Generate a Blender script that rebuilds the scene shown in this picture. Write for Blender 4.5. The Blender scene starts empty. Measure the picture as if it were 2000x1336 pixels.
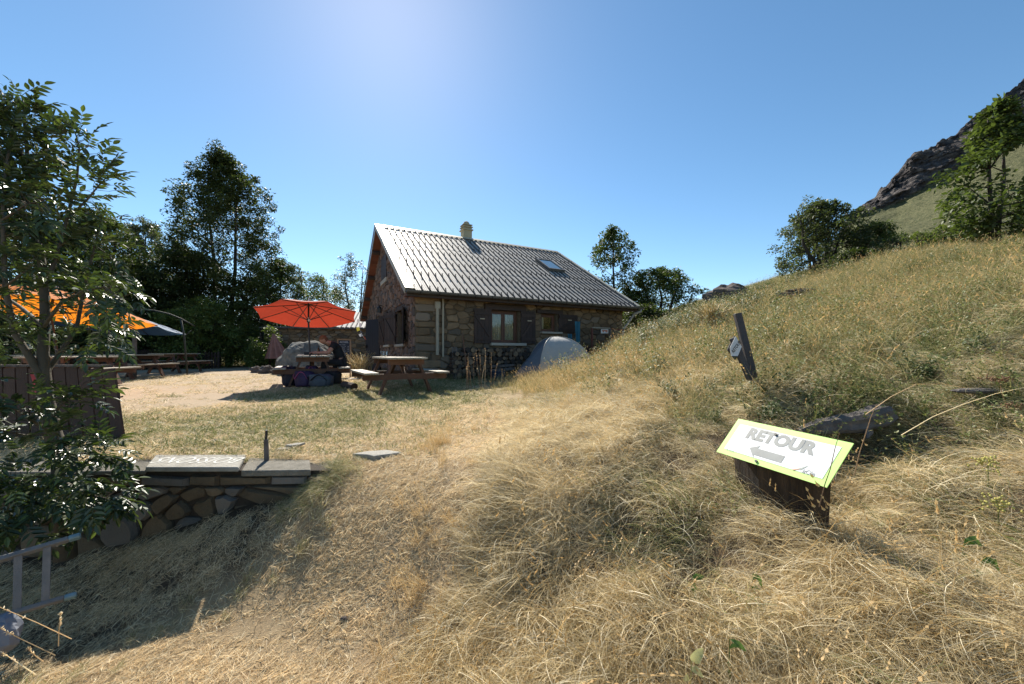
import bpy, math, random
import numpy as np
from mathutils import Vector, Matrix, Quaternion, noise as mnoise
random.seed(11); NPR = np.random.RandomState(11)
SC = bpy.context.scene; COL = SC.collection
# ------------------------------------------------------------------ camera, sky, sun, exposure
EYE = 1.6
cam_d = bpy.data.cameras.new('camera'); cam = bpy.data.objects.new('camera', cam_d); COL.objects.link(cam)
cam.location = (0, 0, EYE); cam.rotation_euler = (math.radians(90), 0, 0)
cam_d.sensor_width = 36; cam_d.lens = 36*750/2000; cam_d.shift_y = 22/2000
cam_d.clip_start = .05; cam_d.clip_end = 5000
SC.camera = cam
SUN = Vector((-.333, 1, .973)).normalized()
w = bpy.data.worlds.new('World'); SC.world = w; w.use_nodes = True
nt = w.node_tree; bg = nt.nodes['Background']
sky = nt.nodes.new('ShaderNodeTexSky'); sky.sky_type = 'NISHITA'; sky.sun_disc = False
sky.sun_elevation = math.asin(SUN.z); sky.sun_rotation = math.atan2(SUN.x, SUN.y)
sky.altitude = 1500; sky.air_density = 1.0; sky.dust_density = .42; sky.ozone_density = 1.2
hs_ = nt.nodes.new('ShaderNodeHueSaturation'); hs_.inputs['Saturation'].default_value = 1.15; hs_.inputs['Hue'].default_value = .491
nt.links.new(sky.outputs[0], hs_.inputs['Color']); nt.links.new(hs_.outputs[0], bg.inputs[0]); bg.inputs[1].default_value = .09
sd = bpy.data.lights.new('sun', 'SUN'); sd.energy = 5.0; sd.angle = math.radians(.55); sd.color = (1, .93, .82)
so = bpy.data.objects.new('sun', sd); COL.objects.link(so); so.rotation_euler = SUN.to_track_quat('Z', 'Y').to_euler()
so.location = (0, 0, 30)
SC.view_settings.view_transform = 'Standard'; SC.view_settings.look = 'None'; SC.view_settings.exposure = 0.95
SC.view_settings.gamma = 1; SC.view_settings.use_curve_mapping = False
SC.render.engine = 'CYCLES'; SC.cycles.max_bounces = 8; SC.cycles.transparent_max_bounces = 8
SC.cycles.use_denoising = True

def P(px, py, d): return Vector(((px-1000)/750*d, d, EYE-(py-690)/750*d))
def X(px, d): return (px-1000)/750*d
# ------------------------------------------------------------------ helpers
MATS = {}
def add_rnd(mix_from, nt): pass
def mk(name, c1, c2=None, scale=6., rough=.8, bump=0., bscale=None, rv=.25, metal=0., trans=0., tcol=None, spec=.4,
       stretch=(1,1,1), third=None, world=True, alpha=1.0, detail=5, coat=0.):
    """procedural material: c1..c2 mixed by noise and by the per-piece 'rnd' attribute, value jitter rv"""
    if name in MATS: return MATS[name]
    m = bpy.data.materials.new(name); m.use_nodes = True; t = m.node_tree; N = t.nodes; L = t.links
    b = N['Principled BSDF']; out = N['Material Output']
    geo = N.new('ShaderNodeNewGeometry'); tc = N.new('ShaderNodeTexCoord')
    mp = N.new('ShaderNodeMapping'); mp.inputs['Scale'].default_value = stretch
    L.new((geo.outputs['Position'] if world else tc.outputs['Object']), mp.inputs['Vector'])
    nz = N.new('ShaderNodeTexNoise'); nz.inputs['Scale'].default_value = scale; nz.inputs['Detail'].default_value = detail
    nz.inputs['Roughness'].default_value = .65
    L.new(mp.outputs[0], nz.inputs['Vector'])
    at = N.new('ShaderNodeAttribute'); at.attribute_name = 'rnd'
    c2 = c2 or tuple(x*.6 for x in c1)
    # factor = noise contrast + rnd offset
    m1 = N.new('ShaderNodeMath'); m1.operation = 'MULTIPLY_ADD'
    L.new(nz.outputs[0], m1.inputs[0]); m1.inputs[1].default_value = 2.2; m1.inputs[2].default_value = -.85
    m2 = N.new('ShaderNodeMath'); m2.operation = 'MULTIPLY_ADD'; m2.use_clamp = True
    L.new(at.outputs['Fac'], m2.inputs[0]); m2.inputs[1].default_value = .5; L.new(m1.outputs[0], m2.inputs[2])
    mx = N.new('ShaderNodeMix'); mx.data_type = 'RGBA'
    L.new(m2.outputs[0], mx.inputs['Factor']); mx.inputs[6].default_value = (*c1, 1); mx.inputs[7].default_value = (*c2, 1)
    cur = mx.outputs[2]
    if third:
        m3 = N.new('ShaderNodeMath'); m3.operation = 'MULTIPLY'; L.new(at.outputs['Fac'], m3.inputs[0]); m3.inputs[1].default_value = 7.31
        m4 = N.new('ShaderNodeMath'); m4.operation = 'FRACT'; L.new(m3.outputs[0], m4.inputs[0])
        m5 = N.new('ShaderNodeMath'); m5.operation = 'GREATER_THAN'; L.new(m4.outputs[0], m5.inputs[0]); m5.inputs[1].default_value = .72
        mx2 = N.new('ShaderNodeMix'); mx2.data_type = 'RGBA'; L.new(m5.outputs[0], mx2.inputs['Factor'])
        L.new(cur, mx2.inputs[6]); mx2.inputs[7].default_value = (*third, 1); cur = mx2.outputs[2]
    h = N.new('ShaderNodeHueSaturation'); mv = N.new('ShaderNodeMath'); mv.operation = 'MULTIPLY_ADD'
    mf = N.new('ShaderNodeMath'); mf.operation = 'MULTIPLY'; L.new(at.outputs['Fac'], mf.inputs[0]); mf.inputs[1].default_value = 13.7
    mr = N.new('ShaderNodeMath'); mr.operation = 'FRACT'; L.new(mf.outputs[0], mr.inputs[0])
    L.new(mr.outputs[0], mv.inputs[0]); mv.inputs[1].default_value = 2*rv; mv.inputs[2].default_value = 1-rv
    L.new(mv.outputs[0], h.inputs['Value']); L.new(cur, h.inputs['Color']); cur = h.outputs[0]
    L.new(cur, b.inputs['Base Color']); b.inputs['Roughness'].default_value = rough; b.inputs['Metallic'].default_value = metal
    b.inputs['Specular IOR Level'].default_value = spec; b.inputs['Coat Weight'].default_value = coat
    if bump:
        n2 = N.new('ShaderNodeTexNoise'); n2.inputs['Scale'].default_value = bscale or scale*5; n2.inputs['Detail'].default_value = 8
        n2.inputs['Roughness'].default_value = .7
        L.new(mp.outputs[0], n2.inputs['Vector'])
        bp = N.new('ShaderNodeBump'); bp.inputs['Strength'].default_value = min(1, bump); bp.inputs['Distance'].default_value = .02*max(1, bump)
        L.new(n2.outputs[0], bp.inputs['Height']); L.new(bp.outputs[0], b.inputs['Normal'])
    if trans:
        tr = N.new('ShaderNodeBsdfTranslucent'); ms = N.new('ShaderNodeMixShader'); ms.inputs[0].default_value = trans
        if tcol:
            mc = N.new('ShaderNodeMix'); mc.data_type = 'RGBA'; mc.blend_type = 'MULTIPLY'; mc.inputs['Factor'].default_value = 1
            L.new(cur, mc.inputs[6]); mc.inputs[7].default_value = (*tcol, 1); L.new(mc.outputs[2], tr.inputs['Color'])
        else: L.new(cur, tr.inputs['Color'])
        L.new(b.outputs[0], ms.inputs[1]); L.new(tr.outputs[0], ms.inputs[2]); L.new(ms.outputs[0], out.inputs['Surface'])
    MATS[name] = m
    return m

WM = {}       # world matrices of objects we build
def wm(o): return WM.get(o.name, Matrix.Identity(4)) if o else Matrix.Identity(4)
def thing(name, label, cat, loc=(0,0,0), rz=0., group=None, kind=None):
    o = bpy.data.objects.new(name, None); COL.objects.link(o); o.empty_display_size = .1
    o.location = loc; o.rotation_euler = (0, 0, rz)
    WM[o.name] = Matrix.Translation(loc) @ Matrix.Rotation(rz, 4, 'Z')
    return tag(o, label, cat, group, kind)
def tag(o, label=None, cat=None, group=None, kind=None):
    if label: o['label'] = label
    if cat: o['category'] = cat
    if group: o['group'] = group
    if kind: o['kind'] = kind
    return o
class MB:
    """collects vertices and faces; build() links them as one mesh object"""
    def __init__(s): s.v = []; s.f = []; s.r = []; s.rnd = random.random()
    def new(s): s.rnd = random.random(); return s
    def add(s, vs, fs):
        n = len(s.v); s.v += [tuple(v) for v in vs]; s.f += [tuple(i+n for i in f) for f in fs]; s.r += [s.rnd]*len(vs); return s
    def box(s, c, d, rot=None, axes=None, taper=1.):
        """centre c, dims d, optional Matrix rot or axes (3 vectors)"""
        c = Vector(c); hx, hy, hz = [x/2 for x in d]
        A = axes or (Vector((1,0,0)), Vector((0,1,0)), Vector((0,0,1)))
        A = [Vector(a) for a in A]
        if rot is not None: A = [rot @ a for a in A]
        vs = []
        for k in (-1, 1):
            t = taper if k > 0 else 1
            for i, j in ((-1,-1),(1,-1),(1,1),(-1,1)): vs.append(c + A[0]*hx*i*t + A[1]*hy*j*t + A[2]*hz*k)
        return s.add(vs, [(3,2,1,0),(4,5,6,7),(0,1,5,4),(1,2,6,5),(2,3,7,6),(3,0,4,7)])
    def beam(s, a, b, w, h, up=(0,0,1)):
        """rectangular bar from a to b, w wide, h in the 'up' direction"""
        a = Vector(a); b = Vector(b); x = (b-a); L = x.length; x.normalize(); up = Vector(up)
        y = up.cross(x)
        if y.length < 1e-4: y = Vector((0,1,0)).cross(x)
        y.normalize(); z = x.cross(y)
        return s.box((a+b)/2, (L, w, h), axes=(x, y, z))
    def tube(s, pts, rad, n=8, cap=True, flat=1.):
        pts = [Vector(p) for p in pts]
        if not hasattr(rad, '__len__'): rad = [rad]*len(pts)
        vs = []; ref = None
        for i, p in enumerate(pts):
            t = (pts[min(i+1, len(pts)-1)] - pts[max(i-1, 0)]).normalized()
            if ref is None: ref = t.orthogonal().normalized()
            ref = (ref - t*ref.dot(t));
            ref = ref.normalized() if ref.length > 1e-5 else t.orthogonal().normalized()
            bi = t.cross(ref)
            for k in range(n):
                a = 2*math.pi*k/n; vs.append(p + (ref*math.cos(a) + bi*math.sin(a)*flat)*rad[i])
        fs = []
        for i in range(len(pts)-1):
            for k in range(n):
                a = i*n+k; b2 = i*n+(k+1) % n; fs.append((a, b2, b2+n, a+n))
        if cap: fs.append(tuple(range(n-1, -1, -1))); fs.append(tuple(range((len(pts)-1)*n, len(pts)*n)))
        return s.add(vs, fs)
    def poly(s, pts, thick=None, nrm=None):
        pts = [Vector(p) for p in pts]; n = len(pts)
        if not thick: return s.add(pts, [tuple(range(n))])
        nn = Vector(nrm)*thick if nrm is not None else (pts[1]-pts[0]).cross(pts[2]-pts[1]).normalized()*thick
        vs = pts + [p+nn for p in pts]
        return s.add(vs, [tuple(range(n-1,-1,-1)), tuple(range(n, 2*n))] + [(i, (i+1)%n, (i+1)%n+n, i+n) for i in range(n)])
    def grid(s, f, nu, nv):
        vs = [f(i/nu, j/nv) for j in range(nv+1) for i in range(nu+1)]
        return s.add(vs, [(j*(nu+1)+i, j*(nu+1)+i+1, (j+1)*(nu+1)+i+1, (j+1)*(nu+1)+i) for j in range(nv) for i in range(nu)])
    def ball(s, c, r, nu=12, nv=8, nz=0., seed=0):
        c = Vector(c); r = Vector(r) if hasattr(r, '__len__') else Vector((r,r,r))
        vs = []
        for j in range(1, nv):
            for i in range(nu):
                th = math.pi*j/nv; ph = 2*math.pi*i/nu
                d = Vector((math.sin(th)*math.cos(ph), math.sin(th)*math.sin(ph), math.cos(th)))
                k = 1 + (mnoise.noise(d*1.7+Vector((seed, 0, 0)))*nz + mnoise.noise(d*4+Vector((seed, 3, 0)))*nz*.4 if nz else 0)
                vs.append(c + Vector((d.x*r.x, d.y*r.y, d.z*r.z))*k)
        top = len(vs); vs.append(c+Vector((0,0,r.z))); vs.append(c-Vector((0,0,r.z)))
        fs = [(j*nu+i, (j+1)*nu+i, (j+1)*nu+(i+1)%nu, j*nu+(i+1)%nu) for j in range(nv-2) for i in range(nu)]
        fs += [(top, i, (i+1)%nu) for i in range(nu)] + [(top+1, (nv-2)*nu+(i+1)%nu, (nv-2)*nu+i) for i in range(nu)]
        return s.add(vs, fs)
    def mesh(s, name, mat, M=None):
        me = bpy.data.meshes.new(name)
        v = [M @ Vector(p) for p in s.v] if M is not None else s.v
        me.from_pydata(v, [], s.f)
        a = me.attributes.new('rnd', 'FLOAT', 'POINT'); a.data.foreach_set('value', s.r)
        for m in (mat if isinstance(mat, (list, tuple)) else [mat]): me.materials.append(m)
        return me
    def build(s, name, mat, parent=None, label=None, smooth=False, local=False, kind=None, bevel=0):
        M = None if local else wm(parent).inverted()
        me = s.mesh(name, mat, M)
        if smooth: me.shade_smooth()
        o = bpy.data.objects.new(name, me); COL.objects.link(o)
        if parent: o.parent = parent
        WM[o.name] = wm(parent).copy()
        if label: o['label'] = label
        if kind: o['kind'] = kind
        if bevel:
            md = o.modifiers.new('bevel', 'BEVEL'); md.width = bevel; md.segments = 1; md.limit_method = 'ANGLE'
        return o
def arrmesh(name, V, F, mat, R=None, smooth=False):
    """numpy mesh: V (n,3), F (m,k) equal-sized faces"""
    me = bpy.data.meshes.new(name); k = F.shape[1]
    me.vertices.add(len(V)); me.vertices.foreach_set('co', np.ascontiguousarray(V, dtype=np.float32).ravel())
    me.loops.add(F.size); me.loops.foreach_set('vertex_index', np.ascontiguousarray(F, dtype=np.int32).ravel())
    me.polygons.add(len(F)); me.polygons.foreach_set('loop_start', np.arange(0, F.size, k, dtype=np.int32))
    me.update(calc_edges=True)
    if R is not None:
        a = me.attributes.new('rnd', 'FLOAT', 'POINT'); a.data.foreach_set('value', np.ascontiguousarray(R, dtype=np.float32))
    me.materials.append(mat)
    if smooth: me.shade_smooth()
    return me
def link(name, me, parent=None, loc=None):
    o = bpy.data.objects.new(name, me); COL.objects.link(o)
    if parent: o.parent = parent
    if loc is not None: o.location = loc
    WM[o.name] = wm(parent).copy()
    return o
def copy_tree(o, parent=None):
    c = o.copy(); COL.objects.link(c); c.parent = parent
    for ch in list(o.children): copy_tree(ch, c)
    return c
def textmesh(txt, size, bold=.0, ext=.0):
    cu = bpy.data.curves.new('t', 'FONT'); cu.body = txt; cu.size = size; cu.offset = bold; cu.extrude = ext
    cu.resolution_u = 3
    o = bpy.data.objects.new('t', cu); COL.objects.link(o); bpy.context.view_layer.update()
    me = bpy.data.meshes.new_from_object(o.evaluated_get(bpy.context.evaluated_depsgraph_get()))
    vs = [tuple(v.co) for v in me.vertices]; fs = [tuple(p.vertices) for p in me.polygons]
    bpy.data.objects.remove(o); bpy.data.curves.remove(cu); bpy.data.meshes.remove(me)
    xs = [v[0] for v in vs]; ys = [v[1] for v in vs]
    return vs, fs, (min(xs), max(xs), min(ys), max(ys))
# ------------------------------------------------------------------ terrain height
def hsh(i, j, s):
    x = np.sin(i*127.1 + j*311.7 + s*74.7)*43758.5453
    return x-np.floor(x)
def vn(x, y, s=0):
    i = np.floor(x); j = np.floor(y); fx = x-i; fy = y-j
    fx = fx*fx*(3-2*fx); fy = fy*fy*(3-2*fy)
    a = hsh(i, j, s); b = hsh(i+1, j, s); c = hsh(i, j+1, s); d = hsh(i+1, j+1, s)
    return (a*(1-fx)+b*fx)*(1-fy)+(c*(1-fx)+d*fx)*fy
def sst(x, a, b):
    t = np.clip((x-a)/(b-a), 0, 1); return t*t*(3-2*t)
HO = Vector((-2.77, 11.0, 0)); HU = Vector((.885, .466, 0)).normalized(); HG = Vector((-.466, .885, 0)).normalized()
HLEN, HWID = 7.89, 10.06
WALL_X1 = -1.5
def H(x, y, fine=True):
    x = np.asarray(x, float); y = np.asarray(y, float)
    ter = .70 + .012*np.clip(y-3, 0, 12) + .004*np.clip(y-15, 0, 40)
    # low ground before the wall / path climbing on to the terrace
    low = .02 + .13*(np.clip(y, -3, 3.2)-1.4) + .10*np.clip(x+.7, -3.0, .6) + .10*sst(y, 2.1, 3.0)
    ramp = sst(y + .25*np.clip(x+1.2, -1, .8) - .20*np.clip(x, 0, 2), 1.9, 3.35 + .5*np.clip(x, 0, 1.5))
    base_open = low*(1-ramp) + ter*ramp
    stepw = np.where(y > 3.12, 1., 0.)
    lowl = low + .16*sst(x, -3.6, -1.7)*sst(y, 2.0, 3.0)
    base_wall = lowl*(1-stepw) + ter*stepw
    k = sst(x, WALL_X1-.25, WALL_X1+.15)
    base = base_wall*(1-k) + base_open*k
    x0 = .05 + .15*sst(y, 2.5, 4) - .35*sst(y, 3.5, 8) + .75*np.exp(-((y-7.2)/2.3)**2)
    slp = .285 + .018*sst(y, 3, 9)
    cr = 5.0 + .55*np.clip(y, 0, 40)
    sp = .6
    u = x-x0; hill = np.where(u > 6, u, sp*np.log1p(np.exp(np.clip(u/sp, -30, 30))))
    over = np.clip(x-cr, 0, None)
    hz = slp*hill - .30*over*over/(over+1.5)
    hz = hz*(1-.9*sst(y, 34, 80))
    z = base + hz
    # platform dug for the house
    dx = x-HO.x; dy = y-HO.y; t = dx*HU.x+dy*HU.y; s2 = dx*HG.x+dy*HG.y
    ox = np.maximum(np.maximum(-1.5-t, t-(HLEN+.25)), 0); oy = np.maximum(np.maximum(-.9-s2, s2-(HWID+1)), 0)
    dd = np.sqrt(ox*ox+oy*oy); m = 1-sst(dd, 0.0, 1.3)
    z = z*(1-m) + (.82+.0*t)*m
    # hollow for the tent
    dt = np.hypot((x-1.25), (y-11.3)); mt = 1-sst(dt, .9, 2.0)
    z = z*(1-mt) + np.minimum(z, .86)*mt
    # crest of the mound in front of house
    z = z + .05*np.exp(-(((x-2.2)/1.2)**2 + ((y-6.6)/1.2)**2)) - .24*np.exp(-(((x-2.45)/.42)**2 + ((y-2.62)/.30)**2)) - .10*np.exp(-(((x-1.9)/.35)**2 + ((y-2.3)/.25)**2))
    z = z + .10*sst(x, -3.4, -1.8)*(1-sst(x, -1.7, -1.2))*sst(y, 2.2, 2.8)*(1-stepw)
    if fine:
        amp = .014 + .085*sst(u, -.3, 1.0)*(1-m)
        z = z + amp*(vn(x*2.3, y*2.3, 1)-.5) + amp*.7*(vn(x*5.1, y*5.1, 2)-.5) + .01*(vn(x*11, y*11, 3)-.5)
        z = z + .35*sst(np.hypot(x, y-10), 14, 40)*(vn(x*.23, y*.23, 5)-.5)
    far = sst(np.hypot(x, y), 45, 140); z = z*(1-far) + (-1.0)*far
    return z
def h1(x, y): return float(H(x, y))
def G(px, d, dz=0.): x = X(px, d); return Vector((x, d, h1(x, d)+dz))
def house_mask(x, y, mg=0.):
    dx = x-HO.x; dy = y-HO.y; t = dx*HU.x+dy*HU.y; s2 = dx*HG.x+dy*HG.y
    return (t > -mg) & (t < HLEN+mg) & (s2 > -mg) & (s2 < HWID+mg)
def green_zone(x, y):
    """0..1 how green the short terrace turf is"""
    g = vn(x*.9+3, y*.9, 21)*.6 + vn(x*2.7, y*2.7, 22)*.4
    a = np.exp(-(((x+3.3)/2.0)**2+((y-4.5)/1.3)**2))*1.4 + np.exp(-(((x+1.9)/1.6)**2+((y-7.2)/1.3)**2))*1.1
    a = a + .55*np.exp(-(((x+5)/3.)**2+((y-8)/1.4)**2)) + .9*np.exp(-(((x+1.)/3.)**2+((y-10)/1.2)**2))
    return np.clip(a*(.35+1.1*g)-.12, 0, 1)*np.where(x > -.2, np.clip(1-(x+.2)*1.2, 0, 1), 1)
def sand_zone(x, y):
    b = x/np.maximum(y, .1)
    s = sst(y, 5.2, 6.6)*(1-sst(y, 20, 24))*(1-sst(b, -.75+.18*sst(y, 7, 11), -.62+.22*sst(y, 7, 11)))
    s2 = sst(y, 10.6, 11.4)*(1-sst(y, 17, 20))*(1-sst(b, -.42, -.36))
    return np.clip(np.maximum(s, s2)*(.75+.6*vn(x*1.3, y*1.3, 31)), 0, 1)
def path_zone(x, y):
    c = -.95 + .12*(y-2) - .14*np.clip(y-3, 0, 3)
    wdt = .75 + .2*np.clip(y-2.5, 0, 3)
    d = np.abs(x-c)/wdt
    return (1-sst(d, .75, 1.25))*(1-sst(y, 6, 9))
# ------------------------------------------------------------------ ground sheet
def ground_material():
    m = bpy.data.materials.new('dry_ground'); m.use_nodes = True; t = m.node_tree; N = t.nodes; L = t.links; b = N['Principled BSDF']
    geo = N.new('ShaderNodeNewGeometry')
    def noise(scale, detail=6, r=.65):
        n = N.new('ShaderNodeTexNoise'); n.inputs['Scale'].default_value = scale; n.inputs['Detail'].default_value = detail
        n.inputs['Roughness'].default_value = r; L.new(geo.outputs['Position'], n.inputs['Vector']); return n.outputs[0]
    def mix(f, a, c):
        x = N.new('ShaderNodeMix'); x.data_type = 'RGBA'
        if isinstance(f, float): x.inputs['Factor'].default_value = f
        else: L.new(f, x.inputs['Factor'])
        for k, v in ((6, a), (7, c)):
            if isinstance(v, tuple): x.inputs[k].default_value = (*v, 1)
            else: L.new(v, x.inputs[k])
        return x.outputs[2]
    def ramp(v, a, c):
        r = N.new('ShaderNodeMapRange'); r.inputs[1].default_value = a; r.inputs[2].default_value = c; L.new(v, r.inputs[0]); return r.outputs[0]
    def attr(n):
        a = N.new('ShaderNodeAttribute'); a.attribute_name = n; return a.outputs['Fac']
    n1 = ramp(noise(2.2), .35, .65); n2 = ramp(noise(38, 8, .75), .3, .7); n3 = ramp(noise(9), .35, .65)
    straw = mix(n2, (.46,.35,.21), (.24,.17,.10)); straw = mix(n1, straw, mix(n3, (.40,.30,.175), (.30,.21,.12)))
    sand = mix(n2, (.42,.33,.23), (.28,.215,.15)); sand = mix(n3, sand, (.36,.28,.19))
    green = mix(n2, (.085,.095,.035), (.16,.15,.07)); hill = mix(n3, (.10,.10,.04), (.22,.18,.085))
    c = mix(attr('hill'), straw, hill); c = mix(attr('green'), c, green); c = mix(attr('sand'), c, sand); c = mix(attr('litter_shade'), c, mix(n2, (.10,.07,.045), (.045,.032,.022)))  # last mix: brown debris, darkened to paint in wall shadow and grass gaps
    L.new(c, b.inputs['Base Color']); b.inputs['Roughness'].default_value = .95; b.inputs['Specular IOR Level'].default_value = .15
    bp = N.new('ShaderNodeBump'); bp.inputs['Strength'].default_value = .8; bp.inputs['Distance'].default_value = .015
    L.new(noise(60, 8, .8), bp.inputs['Height']); L.new(bp.outputs[0], b.inputs['Normal'])
    return m
def ground():
    n = 420; s = np.linspace(-1, 1, n)
    k = 6.2; xs = 1500*np.sinh(k*s)/np.sinh(k)
    t = np.linspace(-.55, 1, n); ys = 6 + 1500*np.sinh(k*t)/np.sinh(k)
    ys = np.unique(np.concatenate([ys, [3.115, 3.125]])); xs = np.unique(np.concatenate([xs, np.arange(-5, 5, .08)]))
    Xg, Yg = np.meshgrid(xs, ys); Z = H(Xg, Yg)
    V = np.stack([Xg.ravel(), Yg.ravel(), Z.ravel()], 1)
    nx, ny = len(xs), len(ys); I = (np.arange(ny-1)[:, None]*nx + np.arange(nx-1)[None]).ravel()
    F = np.stack([I, I+1, I+nx+1, I+nx], 1)
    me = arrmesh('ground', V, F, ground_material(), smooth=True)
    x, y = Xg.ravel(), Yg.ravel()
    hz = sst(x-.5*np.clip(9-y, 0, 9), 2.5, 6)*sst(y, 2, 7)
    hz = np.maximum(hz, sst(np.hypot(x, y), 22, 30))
    for nm, a in (('green', green_zone(x, y)), ('sand', sand_zone(x, y)), ('hill', hz), ('litter_shade', np.maximum((1-sst(x, -1.75, -1.35))*sst(y-.62*(x+2.35), 2.0, 2.2)*(1-sst(y, 3.0, 3.1)), .7*sst(x+.35-.0*y, .1, .7)*(1-sst(y, 5, 8))))):  # last mask runs along the wall's shadow and darkens gaps in bank grass
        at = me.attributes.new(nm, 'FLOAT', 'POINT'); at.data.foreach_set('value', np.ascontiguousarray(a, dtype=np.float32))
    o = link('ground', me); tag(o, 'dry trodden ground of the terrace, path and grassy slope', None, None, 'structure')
ground()
# ------------------------------------------------------------------ mountain
def mountain():
    pts_b = [.30,.60,.70,.80,.86,.893,.933,.99,1.04,1.107,1.2,1.333,1.5,1.8,2.4,3.2]
    pts_e = [.02,.12,.165,.25,.33,.367,.405,.46,.515,.545,.61,.713,.78,.85,.9,.9]
    rb_b = [.3,.8,.893,1.0,1.09,1.2,1.333,1.6,3.2]; rb_e = [.0,.20,.352,.383,.43,.49,.565,.63,.66]
    nb, nr1, nr2 = 380, 90, 80
    bb = np.linspace(.3, 2.3, nb)
    e1 = np.interp(bb, pts_b, pts_e); e2 = np.minimum(np.interp(bb, rb_b, rb_e), e1-.004)
    # jag the ridge
    e1 = e1 + .012*(vn(bb*26, bb*0, 41)-.5)+.010*(vn(bb*70, bb*0, 42)-.5) + .006*(vn(bb*170, bb*0, 43)-.5)
    e1 = np.maximum(e1, e2+.003)
    V = []; 
    back = []
    rows = []
    D1, D2, D3 = 430., 395., 120.
    # back side row
    rows.append(np.stack([bb*(D1+160), np.full(nb, D1+160), EYE + (e1*D1-120)], 1))
    for j in range(nr1+1):
        v = j/nr1; d = D1+(D2-D1)*v; e = e1+(e2-e1)*v
        rows.append(np.stack([bb*d, np.full(nb, d), EYE+e*d], 1))
    for j in range(1, nr2+1):
        v = j/nr2; d = D2+(D3-D2)*v; z2 = e2*D2; z3 = .02*D3 + .05*bb*D3
        z = z2 + (z3-z2)*(v**.9)
        rows.append(np.stack([bb*d, np.full(nb, d), EYE+z], 1))
    A = np.array(rows)   # rows, nb, 3
    # rock relief
    nrow = A.shape[0]
    for j in range(1, nr1+2):
        v = (j-1)/nr1; env = math.sin(math.pi*min(1, v*1.0+.02))**.5 if v < 1 else .1
        env = max(env, .25)
        for i in range(nb):
            p = Vector(A[j, i]); q = Vector((p.x*.035, p.y*.06, p.z*.05))
            r = abs(mnoise.noise(q))*16 + abs(mnoise.noise(q*2.7+Vector((4,0,0))))*8 + mnoise.noise(q*6.5)*3.6 + mnoise.noise(q*15)*1.6
            st = math.sin(p.z*.55+p.x*.12+mnoise.noise(q*2)*3)*1.3
            A[j, i, 1] += (r+st-9)*env; A[j, i, 2] += (mnoise.noise(q*8)*3.2 + mnoise.noise(q*20)*1.2)*(.3 if j < 3 else .8)
    for j in range(nr1+2, nrow):
        v = (j-nr1-1)/nr2
        for i in range(nb):
            p = Vector(A[j, i]); q = Vector((p.x*.03, p.y*.03, 0))
            A[j, i, 2] += (mnoise.noise(q)*4+mnoise.noise(q*3)*1.6+mnoise.noise(q*8)*.7)*(1-.6*v)
    V = A.reshape(-1, 3); I = (np.arange(nrow-1)[:, None]*nb + np.arange(nb-1)[None]).ravel()
    F = np.stack([I, I+nb, I+nb+1, I+1], 1)
    m = bpy.data.materials.new('mountain_rock'); m.use_nodes = True; t = m.node_tree; N = t.nodes; L = t.links; b = N['Principled BSDF']
    geo = N.new('ShaderNodeNewGeometry'); at = N.new('ShaderNodeAttribute'); at.attribute_name = 'grass'
    def noise(s, mpv=None, dt=8, r=.7):
        n = N.new('ShaderNodeTexNoise'); n.inputs['Scale'].default_value = s; n.inputs['Detail'].default_value = dt; n.inputs['Roughness'].default_value = r
        if mpv: 
            mp = N.new('ShaderNodeMapping'); mp.inputs['Scale'].default_value = mpv; L.new(geo.outputs['Position'], mp.inputs[0]); L.new(mp.outputs[0], n.inputs['Vector'])
        else: L.new(geo.outputs['Position'], n.inputs['Vector'])
        return n.outputs[0]
    def cr(v, stops):
        r = N.new('ShaderNodeValToRGB'); L.new(v, r.inputs[0]); e = r.color_ramp.elements
        while len(e) < len(stops): e.new(.5)
        for k, (p_, c_) in enumerate(stops): e[k].position = p_; e[k].color = (*c_, 1)
        return r.outputs[0]
    rock = cr(noise(.09, (1,1,2.2)), [(.36,(.038,.034,.036)), (.5,(.085,.075,.072)), (.62,(.17,.148,.135))])
    gr = cr(noise(.55, None, 9, .8), [(.40,(.035,.048,.02)), (.49,(.115,.12,.055)), (.64,(.22,.20,.11))])
    f = N.new('ShaderNodeMath'); f.operation = 'MULTIPLY_ADD'; f.use_clamp = True
    L.new(noise(.12), f.inputs[0]); f.inputs[1].default_value = 2.2
    g2 = N.new('ShaderNodeMath'); g2.operation = 'MULTIPLY_ADD'; L.new(at.outputs['Fac'], g2.inputs[0]); g2.inputs[1].default_value = 2.4; g2.inputs[2].default_value = -2.2
    L.new(g2.outputs[0], f.inputs[2])
    mx = N.new('ShaderNodeMix'); mx.data_type = 'RGBA'; L.new(f.outputs[0], mx.inputs['Factor']); L.new(rock, mx.inputs[6]); L.new(gr, mx.inputs[7])
    L.new(mx.outputs[2], b.inputs['Base Color']); b.inputs['Roughness'].default_value = .95; b.inputs['Specular IOR Level'].default_value = .1
    bp = N.new('ShaderNodeBump'); bp.inputs['Strength'].default_value = 1; bp.inputs['Distance'].default_value = 2.5
    L.new(noise(.5, None, 10, .75), bp.inputs['Height']); L.new(bp.outputs[0], b.inputs['Normal'])
    me = arrmesh('mountain', V, F, m)
    g = np.zeros((nrow, nb)); g[nr1+2:] = 1; g[nr1-14:nr1+2] = np.linspace(.35, 1, 16)[:, None]
    g[:10] = .42
    a = me.attributes.new('grass', 'FLOAT', 'POINT'); a.data.foreach_set('value', g.astype(np.float32).ravel())
    o = link('mountain', me); tag(o, 'rocky mountain ridge above a grassy flank', None, None, 'structure')
mountain()
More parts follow.
